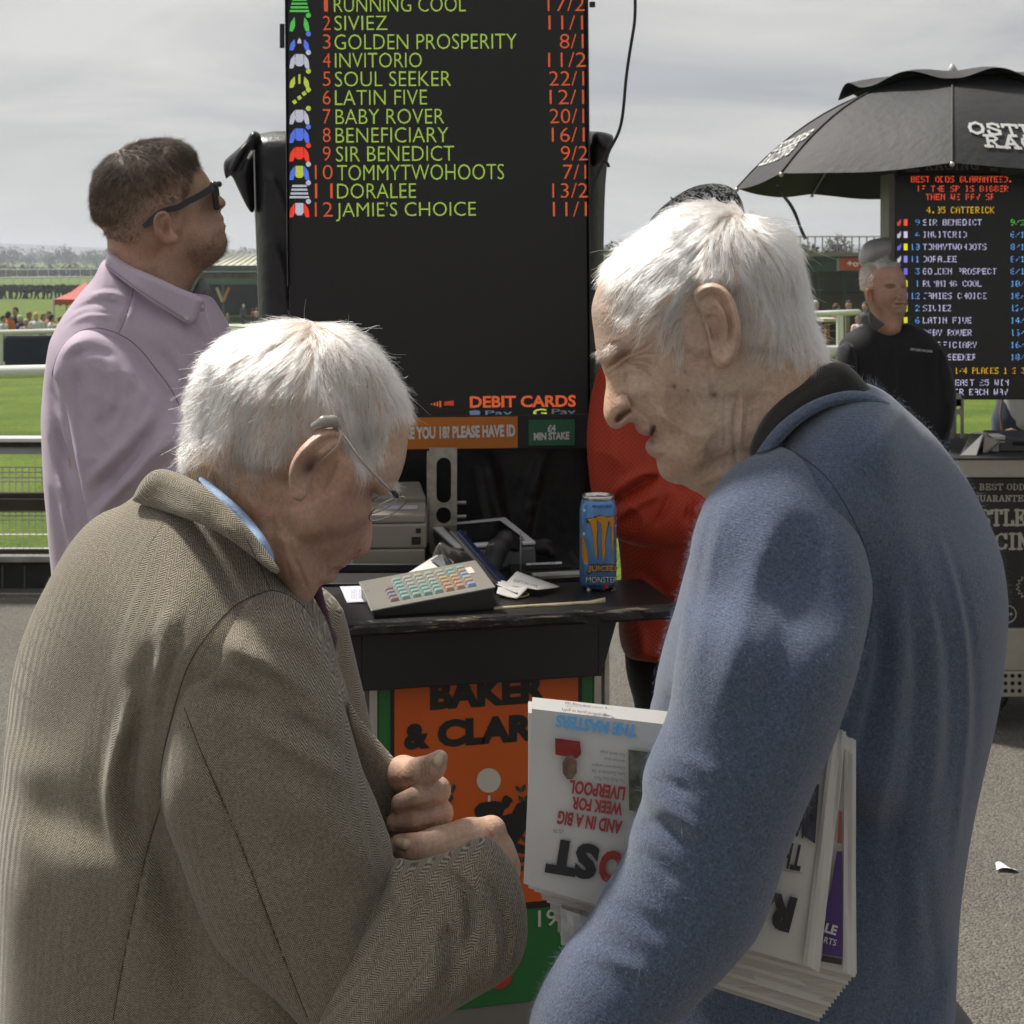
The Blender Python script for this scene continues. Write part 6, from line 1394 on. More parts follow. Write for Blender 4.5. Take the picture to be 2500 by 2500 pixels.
Wc = [(1480, 930, .017), (1483, 970, .017), (1487, 1010, .019), (1500, 1035, .015), (1522, 1018, .019), (1532, 990, .024), (1500, 900, .030), (1520, 880, .041), (1540, 905, .043), (1552, 945, .050), (1560, 990, .046), (1600, 930, .060), (1640, 900, .066), (1620, 1000, .058), (1556, 1042, .030), (1578, 1060, .026), (1586, 1092, .026), (1620, 1075, .046), (1612, 1130, .030), (1640, 1160, .034), (1660, 1100, .055), (1700, 1050, .062), (1700, 1150, .050), (1750, 1000, .066), (1740, 900, .070), (1800, 900, .067), (1800, 1000, .060), (1860, 950, .062), (1780, 1150, .060), (1900, 900, .064), (1950, 1000, .060), (1880, 1150, .055), (1950, 1200, .055), (1850, 1280, .05), (1600, 800, .068), (1650, 750, .073), (1560, 850, .060), (1480, 820, .054), (1470, 870, .044), (1700, 800, .074), (1780, 780, .074), (1850, 780, .073), (1920, 750, .070), (1920, 830, .066), (1720, 640, .078), (1800, 560, .078), (1640, 600, .074), (1560, 650, .069), (1500, 690, .062), (1460, 760, .054), (1900, 650, .073)]
Rc = [(1720, 560, .085), (1850, 600, .085), (1930, 700, .085), (1560, 620, .07), (1480, 720, .055), (1460, 800, .042), (1470, 860, .024), (1480, 930, .012), (1480, 1010, .012), (1505, 1035, .010), (1535, 1025, .012), (1555, 1045, .012), (1580, 1060, .012), (1580, 1095, .013), (1605, 1140, .018), (1640, 1175, .03), (1720, 1190, .045), (1980, 850, .055), (1960, 780, .07), (1700, 800, .09), (1650, 950, .06), (1560, 930, .03), (1540, 980, .02), (1800, 1100, .07), (1950, 1100, .08)]
rel = [
 ('b', 1476, 872, 17, 14, -20, .007), ('b', 1498, 872, 16, 10, -25, .004),
 ('l', [(1478, 896), (1488, 893), (1499, 885), (1511, 872), (1528, 863), (1546, 856)], 4, -.0075), ('l', [(1490, 884), (1500, 876), (1512, 862), (1530, 852)], 2.6, -.003),
 ('l', [(1500, 897), (1516, 886), (1530, 874), (1548, 866)], 2.4, .0028), ('l', [(1510, 905), (1522, 890), (1536, 878)], 5, -.003),
 ('l', [(1540, 868), (1556, 860), (1574, 850), (1588, 836)], 2.2, -.0022), ('l', [(1538, 873), (1560, 868), (1582, 864), (1604, 866)], 2.0, -.0018), ('l', [(1536, 884), (1560, 880), (1580, 884), (1598, 896)], 2.0, -.0018), ('l', [(1534, 893), (1556, 893), (1570, 900), (1584, 914), (1596, 930)], 2.4, -.0030), ('b', 1552, 905, 16, 7, 10, .0022),
 ('l', [(1546, 850), (1562, 836), (1580, 822)], 2.2, -.0018), ('l', [(1536, 848), (1548, 832), (1562, 818)], 2.0, -.0014), ('l', [(1486, 846), (1500, 838), (1516, 834)], 2.2, -.0018), ('l', [(1470, 852), (1478, 844), (1492, 836)], 2.0, -.0015),
 ('l', [(1479, 921), (1494, 909), (1506, 900)], 2.2, -.0020), ('l', [(1481, 934), (1496, 922), (1508, 914)], 2.0, -.0014), ('l', [(1474, 908), (1486, 902)], 2.0, -.0016),
 ('l', [(1530, 905), (1528, 930), (1530, 950), (1536, 965), (1546, 985)], 4, -.0035), ('b', 1560, 955, 22, 30, -20, .004),
 ('l', [(1511, 966), (1520, 962), (1532, 965), (1542, 975), (1549, 990), (1550, 1002)], 3.2, -.0055), ('b', 1522, 985, 13, 12, -35, .0065), ('b', 1482, 1005, 14, 20, 0, .003),
 ('l', [(1504, 1031), (1514, 1018), (1526, 1008), (1540, 1000)], 5.2, -.0105), ('l', [(1502, 1036), (1520, 1030), (1534, 1022)], 3, .003),
 ('l', [(1550, 994), (1568, 1010), (1584, 1024), (1594, 1040), (1602, 1058), (1612, 1076), (1624, 1092), (1632, 1104)], 4.0, -.0042), ('b', 1600, 1000, 26, 22, 40, .0028), ('l', [(1606, 1050), (1618, 1075), (1630, 1095)], 4, .0018),
 ('l', [(1598, 1044), (1594, 1054), (1588, 1062)], 4.5, -.011), ('b', 1572, 1050, 16, 9, 15, .0035), ('b', 1584, 1090, 8, 16, 0, .0035), ('l', [(1596, 1066), (1594, 1090), (1600, 1112)], 3, -.003), ('l', [(1568, 1020), (1572, 1034), (1574, 1040)], 3, -.0014),
 ('b', 1616, 1140, 15, 24, -10, .004), ('l', [(1604, 1118), (1614, 1112), (1626, 1112)], 5, -.004), ('b', 1650, 1110, 22, 30, 0, .0012),
 ('l', [(1800, 960), (1796, 1010), (1790, 1050), (1796, 1100), (1800, 1130)], 4, -.0026), ('l', [(1812, 960), (1810, 1020), (1808, 1080)], 3, .002), ('l', [(1770, 960), (1768, 1030), (1772, 1100)], 3, -.0012), ('l', [(1826, 980), (1824, 1050)], 2.5, -.0012), ('l', [(1842, 960), (1838, 1030)], 2.5, -.0010), ('l', [(1728, 860), (1734, 900), (1738, 940), (1736, 980)], 4, -.0010), ('l', [(1718, 850), (1722, 885)], 3, -.0008), ('l', [(1742, 905), (1746, 950), (1744, 1000)], 2.6, .0012),
 ('l', [(1566, 918), (1586, 934), (1600, 952), (1606, 975)], 4, -.0016), ('l', [(1590, 960), (1604, 985), (1610, 1010)], 4, -.0012), ('b', 1690, 960, 50, 40, 0, -.002), ('l', [(1680, 1188), (1740, 1170), (1790, 1150)], 8, .003),
 ('l', [(1462, 700), (1490, 690), (1530, 700)], 3, -.0008), ('l', [(1450, 770), (1480, 765), (1500, 772)], 3, -.0007), ('b', 1540, 740, 26, 40, 0, -.003), ('b', 1474, 770, 5, 4, 0, -.0008)]
skn = Waves(40, 30, 90, 420)
hd_ = inflate(headp, Yh, .00115, Wc, Rc, rel, sig=26., keep=True, rough_noise=[(skn, .00012, 1, 1), (Crease(47, 18, 160, 700), .00032, 1, 1)])
ear = inflate([(1694, 731), (1691, 713), (1704, 698), (1727, 689), (1752, 691), (1778, 707), (1796, 740), (1806, 778), (1810, 814), (1805, 847), (1796, 876), (1782, 895), (1763, 902), (1749, 897), (1740, 878), (1733, 850), (1727, 821), (1720, 800), (1711, 767), (1700, 749)], 1.222, .0009, [(1750, 790, .0085)], [(1750, 790, .008)], [
    ('l', [(1700, 742), (1698, 718), (1712, 705), (1730, 698), (1752, 700), (1771, 715), (1787, 745), (1797, 780), (1800, 815), (1795, 845), (1788, 868)], 5.5, .0050),
    ('l', [(1710, 745), (1716, 730), (1740, 718), (1760, 728), (1774, 752), (1783, 785), (1786, 815), (1781, 842)], 4.5, -.0045),
    ('l', [(1730, 752), (1748, 742), (1762, 758), (1772, 785), (1774, 815), (1768, 838), (1758, 848)], 5.5, .0035), ('l', [(1722, 765), (1738, 768), (1752, 765)], 4, .0015),
    ('b', 1748, 808, 11, 26, -12, -.0085), ('b', 1736, 782, 12, 9, 10, -.0055), ('b', 1728, 818, 5, 12, -8, .004), ('b', 1768, 880, 14, 13, 0, .0035), ('b', 1748, 856, 8, 6, 0, -.003)],
    yoff=[(1700, 740, .004), (1725, 820, .004), (1745, 880, .001), (1800, 780, -.014), (1770, 700, -.010), (1740, 690, -.004), (1795, 870, -.010), (1770, 890, -.006)], sig=26.)
core = sdf_mesh(body_core(.32, 1.36, 1.27, -.02), .014, .04)
arm = sdf_mesh([(P(1910, 1400, 1.17), P(1790, 1930, 1.13), .036, .034), (P(1790, 1930, 1.13), P(1480, 2450, 1.12), .034, .028), (P(1480, 2450, 1.12), P(1400, 2590, 1.12), .028, .036),
   (P(1390, 2610, 1.12), P(1330, 2690, 1.13), .016, .012), (P(1400, 2640, 1.12), P(1350, 2730, 1.13), .014, .010), (P(1420, 2650, 1.12), P(1380, 2750, 1.13), .014, .010), (P(1440, 2650, 1.12), P(1410, 2750, 1.13), .012, .009), (P(1370, 2620, 1.12), P(1330, 2640, 1.11), .014, .010)], .006, .008)
V, Q = join_np([(hd_.V, hd_.Q), (ear.V, ear.Q), core, arm]); me = np_mesh('body', V, Q)
tint(me, V, (.57, .395, .29), [('b', 1750, 600, 130, 70, 0, (.62, .52, .43), .8), ('b', 1900, 740, 60, 90, 0, (.60, .50, .40), .7), ('l', [(1483, 896), (1499, 886), (1512, 873), (1528, 865)], 2.6, (.16, .09, .07), .6), ('b', 1560, 1050, 26, 14, 20, (.42, .19, .16), .6), ('b', 1584, 1092, 12, 18, 0, (.42, .21, .18), .55), ('b', 1522, 985, 16, 14, 0, (.58, .34, .27), .6), ('b', 1500, 1020, 14, 12, 0, (.45, .24, .18), .4), ('b', 1620, 1130, 22, 18, 0, (.55, .33, .25), .5), ('b', 1700, 880, 60, 50, 0, (.50, .29, .22), .4), ('b', 1600, 940, 40, 40, 0, (.56, .37, .26), .5),
   ('b', 1520, 870, 26, 18, 0, (.42, .26, .20), .4), ('b', 1645, 944, 4, 4.5, 0, (.14, .07, .05), .8), ('b', 1679, 953, 2.4, 2.6, 0, (.16, .08, .06), .7), ('b', 1742, 964, 6.5, 6, 30, (.12, .07, .05), .9), ('b', 1739, 944, 5, 6, 0, (.28, .17, .12), .6), ('b', 1672, 907, 4, 3, 0, (.3, .15, .12), .6), ('b', 1475, 771, 6, 6, 0, (.3, .2, .14), .7), ('b', 1870, 895, 6, 6, 0, (.38, .16, .12), .6), ('b', 1665, 895, 3, 4, 0, (.3, .14, .1), .5), ('b', 1695, 985, 3, 3, 0, (.3, .15, .12), .5), ('b', 1780, 745, 24, 60, -15, (.52, .28, .20), .5), ('b', 1765, 885, 20, 20, 0, (.58, .40, .28), .6), ('b', 1748, 820, 10, 24, -10, (.30, .15, .11), .55),
   ('l', [(1598, 1042), (1590, 1062)], 3, (.05, .02, .02), .9), ('l', [(1504, 1030), (1520, 1014), (1538, 1002)], 4, (.12, .05, .04), .8)], 5, .07)  # eye slit, mouth, nostril and ear hollow darkened with painted shade
link('body', me, skin('skin_fair'), bm_, True)
wh = hair_mat('white_hair', (.80, .755, .68), .25)
hm = [(1532, 600), (1560, 585), (1600, 552), (1640, 522), (1700, 500), (1780, 505), (1870, 540), (1930, 595), (1965, 680), (1972, 760), (1992, 830), (2010, 870), (1960, 880), (1900, 872), (1850, 862), (1826, 830), (1818, 780), (1806, 735), (1780, 700), (1740, 680), (1700, 690), (1680, 720), (1680, 790), (1672, 850), (1650, 862), (1625, 820), (1590, 780), (1555, 745), (1535, 700), (1540, 650), (1520, 630)]
thin = [(1505, 640), (1540, 620), (1600, 660), (1640, 720), (1680, 780), (1672, 856), (1648, 880), (1610, 830), (1560, 780), (1500, 750), (1520, 700)]
dirs = [(1560, 590, -1, .35), (1620, 556, -1, .35), (1700, 512, -1, .15), (1790, 510, -.5, .6), (1560, 640, -.9, .6), (1610, 640, -.6, .8), (1700, 600, -.3, 1), (1760, 580, -.15, 1), (1830, 590, .05, 1), (1900, 620, .2, 1), (1950, 690, .1, 1), (1640, 700, -.45, .9), (1720, 680, -.35, .9), (1600, 760, -.55, .8), (1550, 700, -.8, .5), (1640, 800, -.1, 1), (1665, 850, .1, 1), (1800, 680, .1, 1), (1850, 720, -.1, 1), (1900, 740, -.3, 1), (1950, 760, -.45, 1), (1850, 800, -.3, 1), (1900, 830, -.45, 1), (1960, 840, -.3, 1), (1990, 870, 0, 1)]
hair('hair', hd_, [(thin, .35), (hm, 1.0), ([(1500, 640), (1545, 650), (1600, 720), (1660, 790), (1672, 856), (1648, 880), (1610, 830), (1560, 780), (1500, 750)], .42)], dirs, [(1600, 560, .045), (1700, 600, .045), (1850, 600, .04), (1950, 700, .034), (1900, 850, .026), (1990, 860, .016), (1560, 700, .032), (1650, 830, .026)], 1500, 30000, .22, wh, bm_, rad=.00014, clump=.72, noise=.30, curl=.0006, seed=3, base=.0012)
hair('eyebrow', hd_, [([(1458, 850), (1475, 838), (1500, 836), (1515, 845), (1500, 862), (1475, 868), (1460, 872)], 1)], [(1480, 850, -.6, .7)], [(1480, 850, .010)], 60, 220, .7, wh, bm_, rad=.00009, clump=.2, noise=.3, seed=4, base=.0003)
# clothes
blue = fabric('blue_wool', (.125, .160, .242), 'knit', .9, .4, .05, (.062, .080, .124), bumpd=.0020)
FZM = mat('blue_fuzz', (.30, .36, .50), .8)
fz = Waves(51, 26, 5, 22)
torso = [(1745, 1230), (1775, 1170), (1815, 1125), (1842, 1075), (1885, 1022), (1922, 990), (1980, 952), (2046, 932), (2110, 930), (2155, 950), (2200, 990), (2265, 1045), (2322, 1115), (2366, 1176), (2410, 1262), (2440, 1340), (2457, 1430), (2461, 1505), (2455, 1620), (2442, 1720), (2423, 1808), (2404, 1890), (2385, 1985), (2372, 2092), (2360, 2187), (2350, 2270), (2340, 2400), (2335, 2500), (2330, 2760), (1500, 2760), (1540, 2400), (1560, 2200), (1580, 2000), (1592, 1800), (1593, 1715), (1603, 1650), (1622, 1580), (1645, 1510), (1662, 1440), (1680, 1375), (1695, 1315), (1712, 1265)]
tr_rel = [('l', [(2290, 1300), (2340, 1450), (2362, 1600), (2366, 1750), (2352, 1900), (2336, 2050), (2326, 2150)], 7, .008), ('l', [(2318, 1330), (2366, 1500), (2384, 1650), (2384, 1800), (2366, 1950)], 8, -.006), ('l', [(2240, 1330), (2276, 1480), (2290, 1650), (2286, 1850), (2260, 2050)], 12, .006), ('l', [(2262, 1420), (2316, 1560), (2326, 1750), (2310, 1950)], 10, -.006), ('l', [(2190, 1400), (2205, 1550), (2190, 1750), (2150, 1950), (2130, 2100)], 16, .009), ('l', [(2150, 1480), (2160, 1600), (2130, 1750), (2090, 1900)], 14, -.012), ('l', [(2230, 1500), (2246, 1650), (2230, 1850), (2200, 2050)], 12, -.007),
   ('l', [(1911, 1090), (1925, 1062), (1945, 1045)], 3, -.003), ('l', [(2200, 1010), (2240, 1060), (2250, 1100)], 7, -.004), ('l', [(2180, 1950), (2200, 2200), (2190, 2450)], 18, -.008), ('l', [(2260, 2100), (2280, 2300), (2290, 2450)], 14, -.008)]
garment('jumper_body', blue, bm_, torso, 1.335, .0028, [(1950, 1300, .155), (2100, 1600, .160), (2050, 2250, .120), (1850, 2000, .12), (2300, 2100, .16), (1900, 2400, .11), (2050, 1030, .125)], [(2050, 970, .05), (1930, 1030, .04), (2250, 1080, .12), (2350, 1300, .13), (2400, 1700, .16), (2000, 2000, .17), (1750, 1300, .09), (1800, 2000, .15)], amp(tr_rel, .5), [(fz, .0022, 1, .5), (Crease(52, 12, 4, 14), .0020, 1.6, .5)], yoff=[(1980, 1010, -.062), (1900, 1080, -.065), (1850, 1130, -.060), (1790, 1180, -.05), (2050, 980, -.05), (2120, 985, -.03), (2060, 1100, -.03), (2200, 1150, 0), (2000, 1350, -.01), (2100, 1700, 0), (1900, 2000, 0), (2300, 1500, 0)], axis=[(2060, 940), (2090, 1500), (2060, 2760)], fuzz=(30000, .0013, FZM))
sleeve = [(1911, 1086), (1880, 1096), (1848, 1106), (1810, 1124), (1775, 1150), (1745, 1190), (1722, 1216), (1703, 1265), (1688, 1315), (1680, 1378), (1676, 1441), (1662, 1505), (1654, 1574), (1644, 1644), (1636, 1713), (1622, 1764), (1596, 1820), (1572, 1877), (1566, 1915), (1568, 1955), (1550, 1997), (1535, 2035), (1523, 2092), (1495, 2136), (1463, 2187), (1432, 2250), (1376, 2311), (1334, 2386), (1306, 2442), (1288, 2500), (1262, 2610), (1560, 2640), (1640, 2520), (1692, 2465), (1730, 2423), (1776, 2377), (1832, 2311), (1861, 2270), (1892, 2187), (1918, 2098), (1949, 2022), (1981, 1947), (2019, 1858), (2047, 1795), (2063, 1738), (2095, 1656), (2113, 1574), (2129, 1492), (2135, 1429), (2120, 1359), (2095, 1290), (2057, 1220), (2019, 1164), (1975, 1124)]
sl_rel = [('l', [(1752, 1215), (1722, 1300), (1708, 1400), (1700, 1480), (1684, 1560), (1668, 1640)], 5, -.006), ('l', [(1775, 1230), (1742, 1320), (1726, 1420), (1716, 1520), (1700, 1620)], 10, .005), ('l', [(1900, 1250), (1830, 1420), (1780, 1600), (1760, 1750)], 26, .008), ('l', [(1990, 1300), (1950, 1450), (1900, 1650), (1860, 1820)], 30, -.006),
   ('l', [(1568, 1900), (1620, 1905), (1690, 1940)], 12, -.007), ('l', [(1574, 1955), (1640, 1975), (1720, 2040)], 14, .006), ('l', [(1552, 2000), (1610, 2010), (1680, 2060)], 10, -.006), ('l', [(1530, 2060), (1600, 2100), (1660, 2160)], 14, -.005), ('l', [(1600, 1830), (1680, 1850), (1760, 1900)], 14, .004), ('l', [(1470, 2190), (1560, 2240), (1640, 2290)], 18, -.005), ('l', [(1400, 2300), (1500, 2340), (1600, 2380)], 16, .005)]
garment('jumper_sleeve', blue, bm_, sleeve, 1.125, .0026, [(1900, 1250, .06), (1850, 1700, .066), (1750, 2100, .062), (1500, 2450, .058)], [(1900, 1120, .045), (2080, 1300, .035), (1850, 1700, .06), (1700, 2100, .06), (1500, 2450, .06)], sl_rel, [(fz, .0022, 1, 1), (Crease(53, 12, 5, 20), .0022, 1, 1)], yoff=[(1911, 1090, .095), (1850, 1110, .09), (1980, 1140, .085), (1930, 1200, .05), (2050, 1240, .06), (1960, 1350, .03), (1750, 1250, .05), (1850, 1600, 0), (1750, 2100, 0), (1500, 2450, 0)], axis=[(1930, 1090), (1890, 1500), (1810, 1900), (1640, 2250), (1440, 2640)], fuzz=(30000, .0013, FZM))
# far sleeve
V, Q = sdf_mesh([(P(1900, 1330, 1.50), P(1720, 1750, 1.54), .06, .055), (P(1720, 1750, 1.54), P(1600, 2150, 1.46), .052, .042)], .007, .02); me = np_mesh('jumper_sleeve', V, Q); cloth_uv(me, V); link('jumper_sleeve', me, blue, bm_, True)
dkc = fabric('charcoal_cotton', (.035, .033, .032), 'plain', .9, .3, .15)
garment('polo_collar', dkc, bm_, [(1826, 1100), (1846, 1050), (1864, 1018), (1893, 982), (1930, 944), (1984, 904), (2020, 886), (2056, 882), (2078, 895), (2122, 945), (2160, 975), (2090, 1000), (2000, 1020), (1945, 1050), (1890, 1110), (1850, 1150), (1836, 1130)], 1.232, .0020, [(1980, 960, .020)], [(1980, 960, .016)], [('l', [(1850, 1090), (1880, 1030), (1930, 975), (1990, 935), (2050, 915)], 4, -.002), ('b', 2060, 905, 20, 12, 30, .004)], [(fz, .001, 1, 1)], yoff=[(1850, 1080, -.002), (1950, 950, 0), (2040, 900, .045), (2120, 960, .035)])
garment('neck_rib', blue, bm_, [(1745, 1232), (1790, 1180), (1838, 1120), (1862, 1080), (1893, 1041), (1930, 1010), (1984, 975), (2050, 955), (2095, 952), (2140, 962), (2180, 985), (2150, 1000), (2090, 985), (2040, 988), (1990, 1008), (1945, 1040), (1915, 1072), (1880, 1110), (1850, 1150), (1800, 1205)], 1.212, .0016, [(1980, 1000, .012)], [(1980, 1000, .010)], [('l', [(1858+i*9, 1062-i*5.3+(i*i)*.06), (1874+i*9, 1092-i*5.3+(i*i)*.06)], 2.0, .0016) for i in range(26)], yoff=[(1780, 1200, -.012), (1870, 1080, -.006), (1960, 1010, 0), (2060, 965, .016), (2160, 985, .030)])
dsm = mat('seam_navy', (.045, .058, .09), .9)
seam(bm_, [([(1911, 1088), (1975, 1126), (2019, 1164), (2057, 1220), (2095, 1290), (2120, 1359), (2134, 1429), (2130, 1500), (2112, 1580)], .0011), ([(1911, 1088), (1880, 1097), (1848, 1107), (1800, 1130), (1765, 1160), (1738, 1195)], .0011), ([(1911, 1088), (1918, 1072), (1934, 1055), (1946, 1042)], .0011)], dsm)
legs(bm_, .35, 1.34, .86, fabric('grey_trousers', (.05, .05, .055), 'plain'), BLACKSHOE, math.pi, .11)
# ---- newspapers under his arm
nw = empty('newspaper', P(1700, 2450, 1.17), 'folded upside down newspaper bundle clamped under the arm of the blue jumper', 'newspaper')
def npaper():
    m = mat('newsprint', (.56, .545, .52), .85, noise=(9, .06)); return m
NP = npaper(); NPd = mat('newsprint_edge', (.47, .44, .39), .9, noise=(40, .15), stretch=(1, 1, 14))
def page(name, cor, yb, m, curl=.0, nx_=28, ny_=16, bulge=.006, th=.0012, seed=1, wav=.0012):
    """a page hanging in the bundle: corners tl,tr,br,bl in the photograph at distance yb"""
    w = Waves(seed, 12, 8, 50); v = []; f = []
    for j in range(ny_+1):
        for i in range(nx_+1):
            a, b = i/nx_, j/ny_; x = (cor[0][0]*(1-a)+cor[1][0]*a)*(1-b)+(cor[3][0]*(1-a)+cor[2][0]*a)*b; y = (cor[0][1]*(1-a)+cor[1][1]*a)*(1-b)+(cor[3][1]*(1-a)+cor[2][1]*a)*b
            Y = yb-bulge*math.sin(math.pi*b)+wav*float(w(a*.6, b*.5)); Y += .010*max(0, 1-b*14)**2
            v.append(P(x, y, Y))
    for j in range(ny_):
        for i in range(nx_): k = j*(nx_+1)+i; f.append((k, k+nx_+1, k+nx_+2, k+1))
    o = mesh(name, v, f, m, nw, False); s = o.modifiers.new('s', 'SOLIDIFY'); s.thickness = th; s.offset = -1; return o
FC = [(1300, 1702), (2058, 1782), (1993, 2366), (1278, 2157)]
page('front_page', FC, 1.168, NP, 1, seed=3)
page('inner_page', [(1290, 1712), (2078, 1795), (2088, 2386), (1290, 2168)], 1.182, NP, 0, seed=4, th=.003)
lo = [(1300+int(70*(1-math.exp(-k/5))), 2092-(k*7), 2176+k*9, 2392+k*8, 1.185+.0022*k) for k in range(14)]
for k, (x0, x1, y0, y1, yy) in enumerate(lo): page('inner_page', [(x0, 1730+k*2), (x1-6, 1812+k*2), (x1, y1-14+k), (x0+4+5*math.sin(k*2.1), y0)], yy, NPd if k % 3 else NP, 0, seed=10+k, th=.0009)
page('inner_page', [(1370, 2200), (1460, 2230), (1462, 2340), (1370, 2306)], 1.184, NP, 1, 6, 6, 0, .002, 22)
# the turned edge of the front sheet
page('page_fold', [(2030, 1782), (2066, 1786), (2000, 2374), (1960, 2352)], 1.160, NP, 1, 4, 14, .003, .0015, 30)
page('inner_page', [(2062, 1784), (2090, 1806), (2089, 2384), (2058, 2372)], 1.172, NP, 0, 3, 14, .002, .0015, 31)
def nsurf(off=.0015):
    def f(x, y):
        # distance of the front sheet there
        b = min(1, max(0, (y-1702-(x-1300)*.18)/ (455+ (x-1300)*.16))); return P(x, y, 1.168-.006*math.sin(math.pi*b)-off-.0008-.0015+.010*max(0, 1-b*14)**2)
    return f
NS = nsurf(.0012); ink = mat('news_black', (.03, .03, .032), .8); inkr = mat('news_red', (.32, .045, .04), .8); inkb = mat('news_blue', (.15, .38, .68), .8); inkg = mat('news_grey', (.16, .16, .16), .8)
td = lambda b, p0, p1, h, m, bo=.02: text_dir('headline', NS, b, p0, p1, h, m, nw, bo)
td('THE MASTERS', (1557, 1770), (1359, 1744), 32, inkb, .05); td("Unbeatable 20-page pullout guide to golf's", (1556, 1752), (1372, 1727), 9, ink, 0); td("first Major featuring Steve Palmer's top tips", (1560, 1738), (1380, 1712), 8, ink, 0)
td('LIVERPOOL', (1528, 1921), (1392, 1903), 34, inkr, .04); td('WEEK FOR', (1522, 1960), (1398, 1944), 32, inkr, .04); td('AND IN A BIG', (1521, 2004), (1364, 1978), 34, inkr, .04); td('£5.70', (1376, 2026), (1351, 2023), 9, inkg, 0)
for k, tx in enumerate(('See back page', 'quarter-final', 'Champions League', 'Saint-Germain in the', 'The Reds face Paris')): td(tx, (1527, 1838+k*16), (1527-[62, 50, 82, 82, 76][k], 1830+k*16), 10, inkg, 0)
td('ST', (1466, 2064), (1343, 2044), 88, ink, .06); td('O', (1530, 2082), (1470, 2071), 82, inkr, .06); td('RACING P', (1948, 2192), (1535, 2086), 90, ink, .06)
td('THIS', (1966, 2064), (1880, 2046), 66, ink, .03); td('WEEK', (1974, 1988), (1890, 1970), 60, ink, .03); td('racingpost.com', (1960, 2128), (1890, 2116), 8, inkg, 0)
def nprint(name, pts, m, off=0): return mesh(name, [NS(x, y)+Vector((0, -off, 0)) for x, y in pts], [tuple(range(len(pts)))], m, nw)
nprint('news_photo', [(1534, 1830), (1600, 1838), (1590, 1990), (1536, 1978)], mat('photo_foliage', (.10, .11, .08), .8, noise=(90, .7)))
nprint('news_photo', [(1355, 1802), (1416, 1810), (1419, 1840), (1408, 1852), (1356, 1842)], mat('photo_red_shirt', (.23, .02, .02), .8, noise=(80, .3)))
nprint('news_photo', [(1382, 1846), (1398, 1844), (1408, 1858), (1408, 1886), (1398, 1902), (1384, 1902), (1374, 1888), (1373, 1862)], mat('photo_face', (.16, .10, .07), .8, noise=(150, .6)), .0003)
nprint('news_photo', [(1976, 1912), (2000, 1914), (1990, 2060), (1960, 2040)], mat('photo_dark', (.05, .05, .07), .8, noise=(90, .6)))
I2 = lambda x, y: P(x, y, 1.1685)
for pts, c in (([(2043, 2078), (2056, 2079), (2056, 2338), (2008, 2330), (2012, 2240), (2030, 2160)], (.065, .03, .15)), ([(2008, 2331), (2056, 2340), (2055, 2356), (2004, 2347)], (.03, .03, .03)), ([(2048, 1980), (2056, 1981), (2056, 2060), (2044, 2058)], (.3, .08, .06))):
    mesh('colour_panel', [I2(x, y) for x, y in pts], [tuple(range(len(pts)))], mat('panel_print', c, .7), nw)
pw = mat('panel_white', (.5, .5, .5), .7)
text_dir('headline', lambda x, y: P(x, y, 1.1665), 'LE', (2012, 2276), (2040, 2284), 24, pw, nw, .04); text_dir('headline', lambda x, y: P(x, y, 1.1665), 'RTS', (2010, 2302), (2040, 2310), 16, pw, nw, .01)
# ================================================================== MAN IN THE HERRINGBONE JACKET
hm_ = empty('person', (-.32, 1.42, 0), 'grey haired man in a beige herringbone jacket and glasses looking down at his hands', 'person')
Yb = 1.42
hp = [(909, 1214), (908, 1262), (909, 1296), (908, 1316), (905, 1338), (897, 1353), (883, 1363), (868, 1361), (860, 1366), (852, 1372), (848, 1381), (836, 1387), (826, 1395), (825, 1407), (815, 1420), (796, 1426), (784, 1429), (774, 1444), (763, 1462), (745, 1490), (705, 1470), (675, 1400), (640, 1345), (590, 1290), (530, 1225), (475, 1180), (446, 1145), (458, 1100), (466, 1026), (470, 983), (478, 936), (498, 897), (526, 860), (562, 828), (606, 812), (656, 795), (708, 786), (762, 785), (815, 795), (860, 813), (895, 840), (924, 870), (947, 905), (968, 940), (982, 965), (992, 995), (998, 1030), (997, 1062), (994, 1099), (987, 1135), (976, 1167), (962, 1192), (948, 1206), (932, 1212), (920, 1205), (912, 1200)]
Wb_ = [(720, 900, .080), (600, 900, .074), (850, 900, .072), (950, 980, .055), (975, 1080, .045), (950, 1150, .040), (925, 1195, .034), (890, 1150, .064), (800, 1000, .079), (700, 1050, .078), (600, 1050, .070), (500, 1050, .055), (560, 1150, .060), (650, 1200, .066), (760, 1250, .070), (850, 1230, .064), (890, 1270, .048), (898, 1335, .018), (875, 1355, .018), (850, 1375, .026), (825, 1405, .026), (790, 1410, .040), (840, 1310, .054), (720, 1350, .062), (600, 1300, .060), (500, 1200, .052), (490, 950, .055), (700, 1450, .060), (760, 1440, .04)]
Rb_ = [(720, 820, .09), (550, 880, .085), (480, 980, .08), (900, 860, .08), (970, 960, .06), (990, 1060, .045), (975, 1160, .03), (935, 1205, .02), (908, 1240, .035), (905, 1290, .03), (902, 1335, .013), (880, 1358, .012), (850, 1378, .012), (822, 1405, .014), (785, 1428, .03), (750, 1470, .05), (720, 1100, .1), (460, 1120, .06), (500, 1300, .07)]
